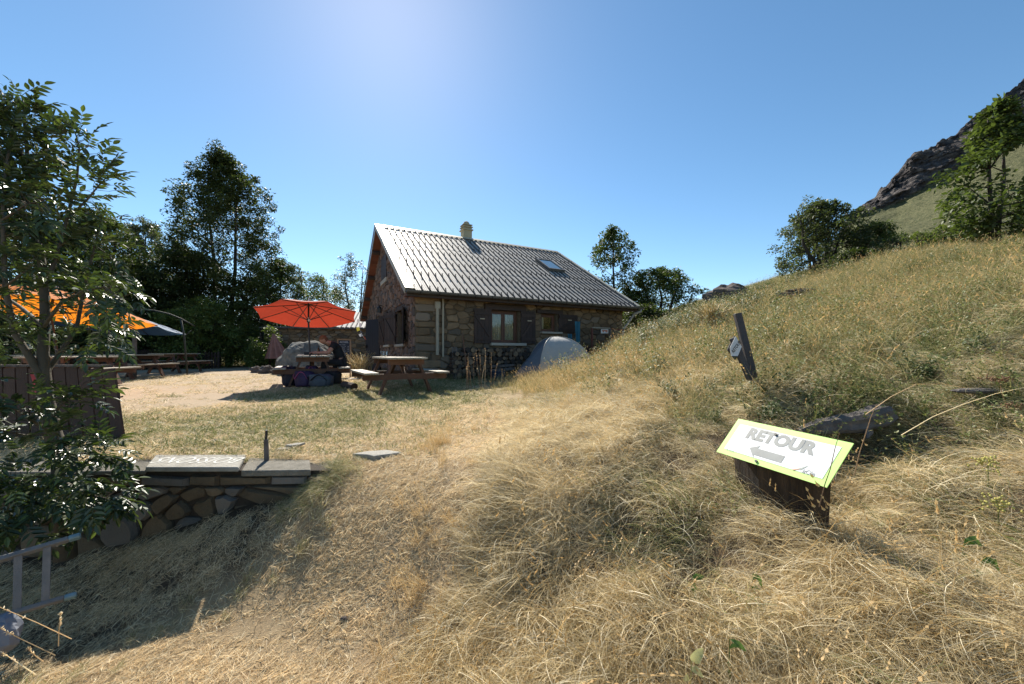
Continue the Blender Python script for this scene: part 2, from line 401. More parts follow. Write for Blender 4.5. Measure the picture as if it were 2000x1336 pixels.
# ------------------------------------------------------------------ rubble stones
def clip(poly, nx, ny, c):
    """keep the side nx*x+ny*y <= c"""
    out = []
    for i in range(len(poly)):
        a = poly[i]; b = poly[(i+1) % len(poly)]; da = nx*a[0]+ny*a[1]-c; db = nx*b[0]+ny*b[1]-c
        if da <= 0: out.append(a)
        if (da < 0 < db) or (db < 0 < da):
            t = da/(da-db); out.append((a[0]+(b[0]-a[0])*t, a[1]+(b[1]-a[1])*t))
    return out
def area(p): return abs(sum(p[i][0]*p[(i+1)%len(p)][1]-p[(i+1)%len(p)][0]*p[i][1] for i in range(len(p)))/2)
def chaikin(p, k=.15):
    o = []
    for i in range(len(p)):
        a = p[i]; b = p[(i+1) % len(p)]
        L_ = math.hypot(b[0]-a[0], b[1]-a[1])
        if L_ < .02: o.append(((a[0]+b[0])/2, (a[1]+b[1])/2)); continue
        o.append((a[0]+(b[0]-a[0])*k, a[1]+(b[1]-a[1])*k)); o.append((b[0]-(b[0]-a[0])*k, b[1]-(b[1]-a[1])*k))
    return o
def cells(seeds, rect, asp=1.6, holes=(), halfs=(), gap=.012, rnd=None):
    """Voronoi cells (stretched by asp) in rect, cut away from holes"""
    S = [(x/asp, y) for x, y in seeds]; A = np.array(S); out = []
    for i, (sx, sy) in enumerate(S):
        dd = np.hypot(A[:, 0]-sx, A[:, 1]-sy); idx = np.argsort(dd)[1:22]
        x0, y0, x1, y1 = rect; pl = [(x0/asp, y0), (x1/asp, y0), (x1/asp, y1), (x0/asp, y1)]
        for j in idx:
            nx, ny = A[j, 0]-sx, A[j, 1]-sy; c = (A[j, 0]**2+A[j, 1]**2-sx**2-sy**2)/2
            pl = clip(pl, nx, ny, c)
            if len(pl) < 3: break
        pl = [(x*asp, y) for x, y in pl]
        for (nx, ny, c) in halfs:
            if len(pl) >= 3: pl = clip(pl, nx, ny, c)
        if len(pl) < 3: continue
        cx = sum(p[0] for p in pl)/len(pl); cy = sum(p[1] for p in pl)/len(pl); dead = False
        for (a, b, c, d) in holes:
            # keep the part on the side of the hole where the centre is farthest out
            opts = [(a-cx, (1,0,a)), (cx-c, (-1,0,-c)), (b-cy, (0,1,b)), (cy-d, (0,-1,-d))]
            m, h = max(opts, key=lambda q: q[0])
            if m < 0:
                if m < -.05: dead = True; break
            xs = [p[0] for p in pl]; ys = [p[1] for p in pl]
            if max(xs) > a and min(xs) < c and max(ys) > b and min(ys) < d:
                pl = clip(pl, *h)
                if len(pl) < 3: dead = True; break
        if dead or len(pl) < 3 or area(pl) < .003: continue
        cx = sum(p[0] for p in pl)/len(pl); cy = sum(p[1] for p in pl)/len(pl)
        R = max(math.hypot(p[0]-cx, p[1]-cy) for p in pl); k = 1-gap/max(.05, math.sqrt(area(pl))*.5)
        pl = [(cx+(p[0]-cx)*k, cy+(p[1]-cy)*k) for p in pl]
        out.append(pl)
    return out
def jitter_seeds(rect, w, h, seed, jit=.38):
    r = random.Random(seed); x0, y0, x1, y1 = rect; out = []; y = y0+h/2; row = 0
    while y < y1+h/2:
        x = x0 + (row % 2)*w/2
        while x < x1+w:
            out.append((x+r.uniform(-jit, jit)*w, y+r.uniform(-jit, jit)*h)); x += w*r.uniform(.75, 1.3)
        y += h; row += 1
    return out
def stone(mb, pl, O, U, Vv, Nn, dep, back=.03, ck=True, rk=.15):
    p = chaikin(pl, rk) if ck else pl
    jj = .06*math.sqrt(area(pl)); p = [(a_+random.uniform(-jj, jj), b_+random.uniform(-jj, jj)) for a_, b_ in p] if ck else p
    n = len(p); cx = sum(q[0] for q in p)/n; cy = sum(q[1] for q in p)/n
    Rm = max(math.hypot(q[0]-cx, q[1]-cy) for q in p); tm = min(.22, .30*dep/Rm); tilt = (random.uniform(-tm, tm), random.uniform(-tm, tm))
    def at(q, k, d):
        x = cx+(q[0]-cx)*k; y = cy+(q[1]-cy)*k
        dd = d + (((x-cx)*tilt[0]+(y-cy)*tilt[1]) if d > 0 else 0)
        return O + U*x + Vv*y + Nn*dd
    vs = [at(q, 1, -back) for q in p] + [at(q, 1.0, dep*.55) for q in p] + [at(q, .84, dep) for q in p] + [at((cx, cy), 1, dep*1.06)]
    fs = []
    for r in range(2):
        for i in range(n):
            j = (i+1) % n; fs.append((r*n+i, r*n+j, (r+1)*n+j, (r+1)*n+i))
    fs += [(2*n+i, 2*n+(i+1) % n, 3*n) for i in range(n)]
    mb.add(vs, fs)
def backing(rect, holes, O, U, Vv, Nn, th, mb, top=None):
    """wall core around the openings, as boxes; rect in wall coordinates"""
    x0, y0, x1, y1 = rect
    xs = sorted({x0, x1, *[h[0] for h in holes], *[h[2] for h in holes]}); ys = sorted({y0, y1, *[h[1] for h in holes], *[h[3] for h in holes]})
    for a, b in zip(xs, xs[1:]):
        run = None
        segs = []
        for c, d in zip(ys, ys[1:]):
            mx, my = (a+b)/2, (c+d)/2
            if any(h[0] < mx < h[2] and h[1] < my < h[3] for h in holes):
                if run: segs.append(run); run = None
            else: run = (run[0], d) if run else (c, d)
        if run: segs.append(run)
        for c, d in segs:
            mb.box(O+U*(a+b)/2+Vv*(c+d)/2-Nn*th/2, (b-a, th, d-c), axes=(U, Nn, Vv))
# ------------------------------------------------------------------ materials of buildings
ZV = Vector((0,0,1))
M_stone = mk('rubble_stone', (.225,.16,.098), (.13,.093,.06), 3., .9, 1., 22, rv=.36, third=(.16,.13,.10), spec=.2)
M_stone_red = mk('reddish_stone', (.22,.15,.11), (.155,.105,.085), 3., .9, .9, 22, rv=.35, third=(.14,.11,.095), spec=.2)
M_mortar = mk('mortar', (.16,.13,.09), (.10,.08,.06), 9, .95, .8, 60, rv=.05, spec=.1)
M_sill = mk('pale_sill', (.42,.385,.32), (.33,.30,.25), 8, .85, .2, rv=.1)
M_dwood = mk('dark_brown_wood', (.052,.031,.024), (.03,.019,.016), 5, .6, .3, 60, rv=.2, stretch=(1,1,.15))
M_beam = mk('weathered_beam', (.075,.052,.042), (.045,.033,.028), 4, .75, .5, 50, rv=.25)
M_redwood = mk('red_brown_soffit', (.20,.075,.045), (.13,.05,.033), 4, .7, .3, 30, rv=.2)
M_win = mk('window_wood', (.125,.055,.032), (.09,.04,.025), 6, .5, .1, rv=.1)
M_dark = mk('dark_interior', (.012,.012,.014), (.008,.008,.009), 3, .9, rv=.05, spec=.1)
M_curt = mk('net_curtain', (.36,.35,.27), (.28,.27,.2), 12, .9, .4, 25, rv=.08, stretch=(1,1,.1))
M_metal = mk('lacquered_sheet', (.40,.385,.355), (.30,.285,.26), 1.2, .66, .12, 14, rv=.13, metal=.15, spec=.35)
M_rib = mk('shade_toned_rib_sheet', (.085,.083,.08), (.06,.06,.058), 2, .5, rv=.1, metal=.2)  # shaded flank of each rib painted in as an all-over dark tone
M_verge = mk('verge_sheet', (.48,.45,.36), (.38,.34,.24), 2.0, .5, .1, 10, rv=.08, metal=.2, third=None)
M_guard = mk('snow_guard_paint', (.035,.035,.037), (.025,.025,.025), 5, .5, rv=.1)
M_gut = mk('zinc_gutter', (.17,.165,.155), (.11,.105,.10), 6, .5, .1, rv=.15, metal=.4)
M_pipe = mk('cream_pipe', (.38,.34,.26), (.31,.28,.215), 5, .5, rv=.06)
M_pipeg = mk('grey_pipe', (.36,.345,.32), (.26,.25,.235), 5, .5, rv=.06, metal=.2)
M_chim = mk('ochre_chimney', (.42,.37,.25), (.33,.29,.19), 7, .9, .4, 40, rv=.1)
M_iron = mk('black_iron', (.02,.02,.021), (.015,.015,.015), 4, .5, rv=.1)
M_latch = mk('pale_latch', (.5,.42,.3), (.4,.33,.24), 4, .5, rv=.1)
def glass_mat():
    m = bpy.data.materials.new('window_glass'); m.use_nodes = True; b = m.node_tree.nodes['Principled BSDF']
    b.inputs['Base Color'].default_value = (.9,.95,.95,1); b.inputs['Roughness'].default_value = .03
    b.inputs['Transmission Weight'].default_value = 1; b.inputs['IOR'].default_value = 1.45
    return m
M_glass = glass_mat()
def skyglass():
    m = bpy.data.materials.new('skylight_glass'); m.use_nodes = True; b = m.node_tree.nodes['Principled BSDF']
    b.inputs['Base Color'].default_value = (.22,.30,.31,1); b.inputs['Roughness'].default_value = .06; b.inputs['Metallic'].default_value = .7
    return m
def twall(px, py):
    r = (px-1000)/750; t = (11*r+2.77)/(HU.x-HU.y*r); d = 11+HU.y*t; return t, EYE+(690-py)/750*d
def sgab(px, py):
    r = (px-1000)/750; s = (-2.77-11*r)/(.466+.885*r); d = 11+.885*s; return s, EYE+(690-py)/750*d
# ------------------------------------------------------------------ cottage
NF = Vector((HU.y, -HU.x, 0))     # outward normal of the long front wall
NG = -HU                          # outward normal of the gable wall
GZ = .75; EAVE = 3.34; PITCH = .613; OV = .45; OVG = .35; TH = .10
cot = thing('stone_cottage', 'rubble stone cottage with a ribbed grey metal roof and brown shutters', 'house', (HO.x, HO.y, GZ))
def roofz(s): return EAVE + PITCH*min(s+OV, HWID+OV-s) - TH      # underside of the roof above gable position s
# openings in the long wall (t0, z0, t1, z1)
t0, zt = twall(959, 607); t1, zb = twall(1013, 670); W1 = (t0, .33+EYE, t1, 1.367+EYE)
t0, _ = twall(1057, 613); t1, _ = twall(1087, 648); W2 = (t0, .73+EYE, t1, 1.345+EYE)
HB = HO.copy(); HB.z = 0
front = MB(); backing((0.35, GZ, HLEN-.35, roofz(0)), [W1, W2], HB, HU, ZV, NF, .35, front)
fw = front.build('wall', M_mortar, cot)
LT = {'W1': (2.15, 1.367+EYE+.0, 3.62, 1.55+EYE), 'W2': (4.04, 1.345+EYE, 5.1, 1.47+EYE)}
SI = {'W1': (W1[0]-.05, W1[1]-.09, W1[2]+.22, W1[1]), 'W2': (W2[0]-.05, W2[1]-.07, W2[2]+.16, W2[1])}
holes = [(W1[0]-.02, SI['W1'][1], W1[2]+.02, LT['W1'][3]), (W2[0]-.02, SI['W2'][1], W2[2]+.02, LT['W2'][3]),
         LT['W1'], LT['W2'], SI['W1'], SI['W2']]
top = roofz(0)+.02
seeds = jitter_seeds((-.1, 1.0, HLEN+.1, top), .335, .188, 5)
# coursed corner stones at the near corner
r_ = random.Random(3); z = 1.0; quo = []
while z < top-.05:
    h = r_.uniform(.17, .26); wd = r_.choice([.62, .42, .75]); quo.append([(0.0, z), (wd, z+r_.uniform(-.015,.015)), (wd-r_.uniform(-.03,.05), min(top, z+h)-.012), (0.0, min(top, z+h)-.012)]); z += h
QW = .62
cl = cells(seeds, (.46, 1.0, HLEN, top), 1.7, holes, gap=.010)
n_st = 0
for pl in quo:
    pl2 = [(min(p[0], QW) if False else p[0], p[1]) for p in pl]
    mb = MB().new(); stone(mb, pl2, HB, HU, ZV, NF, random.uniform(.05, .075)); mb.build('stone', M_stone, fw); n_st += 1
frest = MB()
for pl in cl:
    if sum(p[0] for p in pl)/len(pl) < .55: continue
    if n_st >= 292: frest.new(); stone(frest, pl, HB, HU, ZV, NF, random.uniform(.025, .06)); continue
    mb = MB().new(); stone(mb, pl, HB, HU, ZV, NF, random.uniform(.025, .06)); mb.build('stone', M_stone, fw); n_st += 1
if frest.v: frest.build('rubble_facing', M_stone, fw, kind='stuff')
for k, W in LT.items():
    MB().box(HB+HU*(W[0]+W[2])/2+ZV*(W[1]+W[3])/2+NF*.0, (W[2]-W[0], .16, W[3]-W[1]-.01), axes=(HU, NF, ZV)).build('lintel', M_dwood, fw, bevel=.008)
for k, W in SI.items():
    MB().box(HB+HU*(W[0]+W[2])/2+ZV*(W[1]+W[3])/2+NF*.04, (W[2]-W[0], .22, W[3]-W[1]-.004), axes=(HU, NF, ZV)).build('sill', M_sill, fw, bevel=.008)
# gable wall
gw_holes = []
def gwin(s0, s1, z0, z1): gw_holes.append((s0, z0, s1, z1)); return (s0, z0, s1, z1)
G1 = gwin(3.75, 4.85, .32+EYE, 1.5+EYE); G2 = gwin(1.3, 2.5, .3+EYE, 1.42+EYE)
GD = gwin(5.95, 6.9, GZ+.05, 1.45+EYE); GA = (4.35, 2.98+EYE, 5.5, 3.9+EYE)
def gable_halfs():
    # z <= EAVE-TH + PITCH*(s+OV)  and z <= EAVE-TH+PITCH*(HWID+OV-s)
    return [(-PITCH, 1, EAVE-TH+PITCH*OV), (PITCH, 1, EAVE-TH+PITCH*(HWID+OV))]
gb = MB(); zt2 = roofz(0)
backing((0.0, GZ, HWID, zt2), [G1, G2, GD], HB, HG, ZV, NG, .35, gb)
gb.poly([HB+HG*a+ZV*b-NG*.0 for a, b in ((0, zt2), (HWID, zt2), (HWID/2, roofz(HWID/2)))], .35, -NG)
gw = gb.build('wall', M_mortar, cot, label='gable end wall of reddish rubble under the roof peak')
gh = [(a-.02, b-.08, c+.02, d+.16) for a, b, c, d in (G1, G2, GD)] + [GA]
gs = jitter_seeds((0, 1.0, HWID, 6.8), .25, .19, 8, .42)
gc = cells(gs, (0.0, 1.0, HWID, 6.8), 1.25, gh, gable_halfs(), gap=.010)
gc.sort(key=lambda p: sum(q[0] for q in p)/len(p))
rest = MB()
for pl in gc:
    if n_st < 298:
        mb = MB().new(); stone(mb, pl, HB, HG, ZV, NG, random.uniform(.03, .06)); mb.build('stone', M_stone_red, gw); n_st += 1
    else:
        rest.new(); stone(rest, pl, HB, HG, ZV, NG, random.uniform(.03, .07), ck=False)
rest.build('rubble_facing', M_stone_red, gw, kind='stuff')
# far end and back walls, floor slab
bk = MB(); bk.box(HB+HG*HWID+HU*HLEN/2+ZV*(GZ+roofz(0))/2+HG*(-.17), (HLEN-.7, .34, roofz(0)-GZ), axes=(HU, HG, ZV))
bk.build('wall', M_mortar, cot)
fe = MB(); fe.box(HB+HU*(HLEN-.175)+HG*HWID/2+ZV*(GZ+roofz(0))/2, (.35, HWID-.0, roofz(0)-GZ), axes=(HU, HG, ZV))
fe.poly([HB+HU*HLEN+HG*a+ZV*b for a, b in ((0, zt2), (HWID, zt2), (HWID/2, roofz(HWID/2)))], .35, -HU)
fe.build('wall', M_mortar, cot)
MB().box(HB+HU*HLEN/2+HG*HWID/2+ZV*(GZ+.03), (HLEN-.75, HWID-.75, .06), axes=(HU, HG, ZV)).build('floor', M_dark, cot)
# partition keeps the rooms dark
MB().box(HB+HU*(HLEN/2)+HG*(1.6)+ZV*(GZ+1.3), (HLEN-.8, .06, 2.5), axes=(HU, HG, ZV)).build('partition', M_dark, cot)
def obox(O, U, Nn, a, b, c, d, off, th, mb=None):
    """box covering wall coords a..c x b..d, its outer face at 'off' outside the wall plane"""
    mb = mb or MB(); return mb.box(O+U*(a+c)/2+ZV*(b+d)/2+Nn*(off-th/2), (c-a, th, d-b), axes=(U, Nn, ZV))
def window(W, U, Nn, cols, curtain, parent=cot, mull=.05):
    a, b, c, d = W; fr = MB(); f = .05
    for q in ((a, b, a+f, d), (c-f, b, c, d), (a+f, b, c-f, b+f), (a+f, d-f, c-f, d)): obox(HB, U, Nn, *q, -.14, .07, fr)
    o = fr.build('window', M_win, parent)
    n = cols; wd = (c-a-2*f)/n
    for k in range(n):
        x0, x1 = a+f+wd*k+.004, a+f+wd*(k+1)-.004; sh = MB(); g = .055
        for q in ((x0, b+f, x0+g, d-f), (x1-g, b+f, x1, d-f), (x0+g, b+f, x1-g, b+f+g), (x0+g, d-f-g, x1-g, d-f)): obox(HB, U, Nn, *q, -.135, .05, sh)
        sh.build('sash', M_win, o)
        obox(HB, U, Nn, x0+g, b+f+g, x1-g, d-f-g, -.157, .004).build('pane', M_glass, o)
        if curtain and curtain[k]:
            cu = MB(); nn = 14
            cu.grid(lambda u, v: HB+U*(x0+g*.6+(x1-x0-g*1.2)*u)+ZV*(b+f+g*.5+(d-b-2*f-g)*v)+Nn*(-.20+.008*math.sin(u*nn*2.1)), nn*2, 3)
            cu.build('curtain', M_curt, o)
    return o
window(W1, HU, NF, 2, [1, 1]); window(W2, HU, NF, 1, [0])
# half drawn cream curtain in the small window
obox(HB, HU, NF, W2[0]+.08, W2[1]+.1, W2[0]+.22, W2[3]-.1, -.2, .01).build('curtain', M_curt, cot)
window(G1, HG, NG, 2, None); window(G2, HG, NG, 2, None)
for W in (G1, G2):
    a, b, c, d = W
    obox(HB, HG, NG, a-.12, d, c+.12, d+.15, .05, .2).build('lintel', M_beam, gw, bevel=.01)
    obox(HB, HG, NG, a-.06, b-.08, c+.06, b, .1, .25).build('sill', M_sill, gw, bevel=.01)
def shutter(hinge, dirv, nrm, wid, z0, z1, nb=5, zdir=1, latch=True, lab=None):
    """hinged at 'hinge', leaf runs along dirv, nrm = face that carries the Z brace"""
    dirv = Vector(dirv).normalized(); nrm = Vector(nrm).normalized()
    s = thing('shutter', None, None); s.parent = cot; WM[s.name] = Matrix.Identity(4)
    s.matrix_parent_inverse = wm(cot).inverted()
    if lab: s['label'] = lab
    bw = wid/nb
    for k in range(nb):
        MB().new().box(hinge+dirv*(bw*(k+.5))+ZV*((z0+z1)/2), (bw-.006, .028, z1-z0), axes=(dirv, nrm, ZV)).build('board', M_dwood, s)
    bt = MB(); H_ = z1-z0
    for zz in (z0+H_*.14, z1-H_*.14): bt.box(hinge+dirv*wid/2+ZV*zz+nrm*.027, (wid*.96, .026, .09), axes=(dirv, nrm, ZV))
    a = hinge+dirv*(wid*(.08 if zdir > 0 else .92))+ZV*(z0+H_*.2)+nrm*.027; b = hinge+dirv*(wid*(.92 if zdir > 0 else .08))+ZV*(z1-H_*.2)+nrm*.027
    bt.beam(a, b, .024, .075, up=nrm.cross((b-a).normalized()))
    bt.build('batten', M_dwood, s)
    if latch: MB().box(hinge+dirv*wid*.55+ZV*(z1-H_*.30)+nrm*.045, (.15, .015, .03), axes=(dirv, nrm, ZV)).build('latch', M_latch, s)
    return s
hz = lambda t: HB+HU*t+NF*.085
z0, z1 = W1[1]-.02, W1[3]+.02
shutter(hz(W1[0]-.03), -HU, NF, .58, z0, z1, zdir=1); shutter(hz(W1[2]+.03), HU, NF, .56, z0, z1, zdir=1)
shutter(hz(W2[2]+.03), HU, NF, .80, W2[1]-.03, W2[3]+.0, nb=7, zdir=1)
# gable shutters stand open at an angle
def gsh(s, sign, ang, wid, W, lab=None):
    c, sn = math.cos(math.radians(ang)), math.sin(math.radians(ang))
    d = HG*sign*c + NG*sn; n = (NG*c - HG*sign*sn)
    shutter(HB+HG*s+NG*.06, d, n, wid, W[1], W[3], nb=4, zdir=sign, latch=False)
gsh(G1[0]-.02, -1, 20, .55, G1); gsh(G1[1-1+2]+.02, 1, 12, .55, G1); gsh(G2[2]+.02, 1, 28, .6, G2); gsh(G2[0]-.02, -1, 14, .6, G2)
# attic shutter and its sill
obox(HB, HG, NG, *GA, .07, .06).build('attic_shutter', M_dwood, cot, label='closed dark attic shutter high in the gable')
obox(HB, HG, NG, GA[0]-.05, GA[1]-.2, GA[2]+.1, GA[1]-.04, .09, .15).build('sill', M_sill, gw)
# open door
dd = (NG*math.cos(math.radians(60)) + HG*math.sin(math.radians(60)))
dr = MB(); hp = HB+HG*5.95+NG*.05
for k in range(6): dr.box(hp+dd*(.15*(k+.5))+ZV*((GZ+.08+1.45+EYE)/2), (.146, .05, 1.45+EYE-GZ-.08), axes=(dd, dd.cross(ZV), ZV))
dro = dr.build('door', mk('near_black_blue_door', (.012,.013,.022), (.01,.01,.016), 4, .6, rv=.2), cot, label='dark blue door standing open')
dn = dd.cross(ZV)
MB().box(hp+dd*.82+ZV*(GZ+1.15)-dn*.05, (.03, .05, .14), axes=(dd, dn, ZV)).build('handle', M_iron, dro)
# lantern over the door
lm = MB(); c = HB+HG*5.4+NG*.16+ZV*(1.75+EYE); lm.beam(HB+HG*5.4+NG*.02+ZV*(1.95+EYE), c+ZV*.2, .03, .03); lm.box(c, (.13,.13,.18)); lm.tube([c+ZV*.09, c+ZV*.2], [.11, .01], 6)
lm.build('wall_lamp', M_iron, cot)
# ---- roof
E0 = HB - HU*OVG + NF*OV + ZV*EAVE; LEN = 8.68; ca = 1/math.sqrt(1+PITCH**2); sa = PITCH*ca
SL = HG*ca + ZV*sa; RN = -HG*sa + ZV*ca; SLEN = (HWID/2+OV)/ca
SL2 = -HG*ca + ZV*sa; RN2 = HG*sa + ZV*ca; E2 = HB - HU*OVG + HG*(HWID+OV) + ZV*EAVE
rf = MB()
rf.box(E0+HU*LEN/2+SL*SLEN/2-RN*.04, (LEN, SLEN, .06), axes=(HU, SL, RN))
rf.box(E2+HU*LEN/2+SL2*(SLEN/2-.03)-RN2*.04, (LEN, SLEN-.06, .06), axes=(HU, -SL2, RN2))
roof = rf.build('roof', M_metal, cot)
NRIB = 39; sp = LEN/NRIB; RIDGE_PT = E0+SL*SLEN
# skylight footprint on the roof plane
def onroof(px, py):
    d = Vector(((px-1000)/750, 1, (690-py)/750)); o = Vector((0,0,EYE)); k = (E0-o).dot(RN)/d.dot(RN); p = o+d*k
    return (p-E0).dot(HU), (p-E0).dot(SL)
sk = [onroof(*p) for p in ((1050,511),(1078,513),(1097,532),(1068,530))]
su0 = (sk[0][0]+sk[3][0])/2; su1 = (sk[1][0]+sk[2][0])/2; sv1 = (sk[0][1]+sk[1][1])/2; sv0 = (sk[2][1]+sk[3][1])/2
rib_pts = [(-.024,0),(-.016,.046),(.016,.046),(.024,0)]
def ribmesh(v0, v1):
    mb = MB().new(); vs = []
    for v in (v0, v1):
        for a, b in rib_pts: vs.append(HU*a + RN*b + SL*v)
    mb.add(vs, [(0,1,5,4),(1,2,6,5),(2,3,7,6),(0,3,2,1),(4,5,6,7)]); return mb
# each panel between the ribs is its own sheet with fine corrugation
pan = MB(); 
prof = [(0.034,.004),(.07,.004),(.075,.010),(.085,.010),(.09,.004),(.13,.004),(.135,.010),(.145,.010),(.15,.004),(sp-.034,.004)]
vs = [HU*a+RN*b+SL*v for v in (0, SLEN) for a, b in prof]; n = len(prof)
pan.add(vs, [(i, i+1, i+1+n, i+n) for i in range(n-1)])
Minv = wm(roof).inverted()
pans = []
for k in range(9):
    pan.rnd = random.random(); pan.r = [pan.rnd]*len(pan.v); pans.append(pan.mesh('roof_panel', M_metal))
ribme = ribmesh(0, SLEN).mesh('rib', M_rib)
def place(name, me, parent, pos):
    o = bpy.data.objects.new(name, me); COL.objects.link(o); o.parent = parent; o.location = wm(parent).inverted() @ pos
    WM[o.name] = wm(parent).copy(); return o
for k in range(NRIB):
    place('roof_panel', pans[random.randrange(9)], roof, E0+HU*(sp*k)+RN*.001)
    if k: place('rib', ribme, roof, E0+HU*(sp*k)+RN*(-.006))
gd = MB(); gd.box(RN*.058, (.026, .010, .055), axes=(HU, SL, RN)); gd.box(RN*.032-SL*.03, (.03, .07, .012), axes=(HU, SL, RN)); gd.box(RN*.075+SL*.015, (.034, .034, .010), axes=(HU, SL, RN))
gme = gd.mesh('snow_guard', M_guard)
for r, v in enumerate((.12, 1.28, 2.42, 3.55, 4.65, 5.7)):
    for k in range(1, NRIB):
        u = sp*k
        if su0-.1 < u < su1+.1 and sv0-.1 < v < sv1+.1: continue
        place('snow_guard', gme, roof, E0+HU*u+SL*(v+.05*math.sin(k*.9+r))+RN*.02)
# lap seams across the sheets
lap = MB()
for v in (2.05, 4.25): lap.box(E0+HU*LEN/2+SL*v+RN*.006, (LEN-.3, .02, .006), axes=(HU, SL, RN))
lap.build('lap_seam', M_gut, roof)
# ridge cap, verges
rc = MB()
for S_, N_ in ((SL, RN), (SL2, RN2)): rc.box(RIDGE_PT+HU*LEN/2-S_*.11+N_*.05, (LEN+.02, .22, .012), axes=(HU, S_ if S_ is SL else -S_, N_))
rc.build('ridge_cap', M_verge, roof)
vg = MB(); vg.box(E0+HU*.10+SL*SLEN/2+RN*.045, (.26, SLEN, .015), axes=(HU, SL, RN)); vg.box(E0-HU*.035+SL*SLEN/2-RN*.03, (.02, SLEN, .17), axes=(HU, SL, RN))
vg.build('verge_flashing', M_verge, roof)
vg = MB(); vg.box(E0+HU*(LEN-.06)+SL*SLEN/2+RN*.045, (.16, SLEN, .015), axes=(HU, SL, RN)); vg.build('verge_flashing', M_verge, roof)
vg = MB(); vg.box(E2-HU*.035+SL2*(SLEN/2)-RN2*.03, (.02, SLEN, .17), axes=(HU, -SL2, RN2)); vg.build('verge_flashing', M_gut, roof)
# soffit boards and purlins under the gable overhang
for S_, N_, EE in ((SL, RN, E0), (SL2, RN2, E2)):
    for k in range(34):
        wd = SLEN/34
        MB().new().box(EE+HU*(OVG/2+.01)+S_*(wd*(k+.5))-N_*.085, (OVG-.03, wd-.006, .02), axes=(HU, S_ if S_ is SL else -S_, N_)).build('soffit_board', M_redwood, roof)
    for v in (.45, 1.95, 3.5, 5.1):
        MB().new().box(EE+HU*(OVG/2+.03)+S_*v-N_*.17, (OVG-.0, .14, .14), axes=(HU, S_ if S_ is SL else -S_, N_)).build('purlin', M_beam, roof, bevel=.01)
MB().box(E0+HU*LEN/2+HG*.04-ZV*.10, (LEN-.04, .03, .16), axes=(HU, HG, ZV)).build('fascia', M_beam, roof)
sf = MB().box(E0+HU*LEN/2+HG*(.06+OV/2)-ZV*.13, (LEN-.06, OV-.02, .02), axes=(HU, HG, ZV)).build('eave_soffit', M_redwood, roof)
# gutter
gt = MB(); r0 = .075; nn = 8; vs = []; gc0 = E0 - HG*.085 - ZV*.03
for t in (-.02, LEN+.05):
    for k in range(nn+1):
        a = math.pi*(1+k/nn); vs.append(gc0+HU*t+HG*math.cos(a)*r0+ZV*math.sin(a)*r0)
    for k in range(nn, -1, -1):
        a = math.pi*(1+k/nn); vs.append(gc0+HU*t+HG*math.cos(a)*(r0-.006)+ZV*math.sin(a)*(r0-.006))
m_ = 2*(nn+1); gt.add(vs, [(i, (i+1) % m_, (i+1) % m_+m_, i+m_) for i in range(m_)] + [tuple(range(m_)), tuple(range(2*m_-1, m_-1, -1))])
gut = gt.build('gutter', M_gut, cot)
bm_ = MB()
vs = []
for t in (-.012, .012):
    for k in range(nn+1):
        a = math.pi*(1+k/nn); vs.append(HU*t+HG*math.cos(a)*(r0+.008)+ZV*math.sin(a)*(r0+.008))
    for k in range(nn, -1, -1):
        a = math.pi*(1+k/nn); vs.append(HU*t+HG*math.cos(a)*(r0+.001)+ZV*math.sin(a)*(r0+.001))
bm_.add(vs, [(i, (i+1) % m_, (i+1) % m_+m_, i+m_) for i in range(m_)]+[tuple(range(m_)), tuple(range(2*m_-1, m_-1, -1))]); bme = bm_.mesh('gutter_bracket', M_guard)
for k in range(16): place('gutter_bracket', bme, gut, gc0+HU*(.35+k*.54))
# downpipes
t, _ = twall(852, 600); p = HB+HU*t+NF*.12
MB().box(p+ZV*(EAVE-.34), (.15,.10,.20), axes=(HU, NF, ZV)).tube([p+ZV*(EAVE-.4), p+ZV*1.55], .05, 8).build('downpipe', M_pipe, cot, label='cream downpipe with a box head')
p = p+HU*.17; MB().tube([p+ZV*(EAVE-.12), p+ZV*1.5], .03, 8).build('downpipe', M_pipe, cot, label='thin cream downpipe')
ge = gc0+HU*(LEN-.02)-ZV*.05; d2 = P(1217, 645, 14.55); d3 = P(1212, 700, 14.5)
MB().tube([ge, ge-ZV*.1, P(1240,612,14.5), d2+Vector((.06,0,.09)), d2, d2-ZV*.12, d3-ZV*.3], .05, 8).build('downpipe', M_pipeg, cot, label='grey downpipe slanting from the gutter end', smooth=True)
# skylight
sk_o = MB(); f = .07
for a, b, c, d in ((su0, sv0, su0+f, sv1), (su1-f, sv0, su1, sv1), (su0+f, sv0, su1-f, sv0+f), (su0+f, sv1-f, su1-f, sv1)):
    sk_o.box(E0+HU*(a+c)/2+SL*(b+d)/2+RN*.07, (c-a, d-b, .13), axes=(HU, SL, RN))
so_ = sk_o.build('skylight', M_gut, cot)
MB().box(E0+HU*(su0+su1)/2+SL*(sv0+sv1)/2+RN*.10, (su1-su0-2*f, sv1-sv0-2*f, .02), axes=(HU, SL, RN)).build('pane', skyglass(), so_)
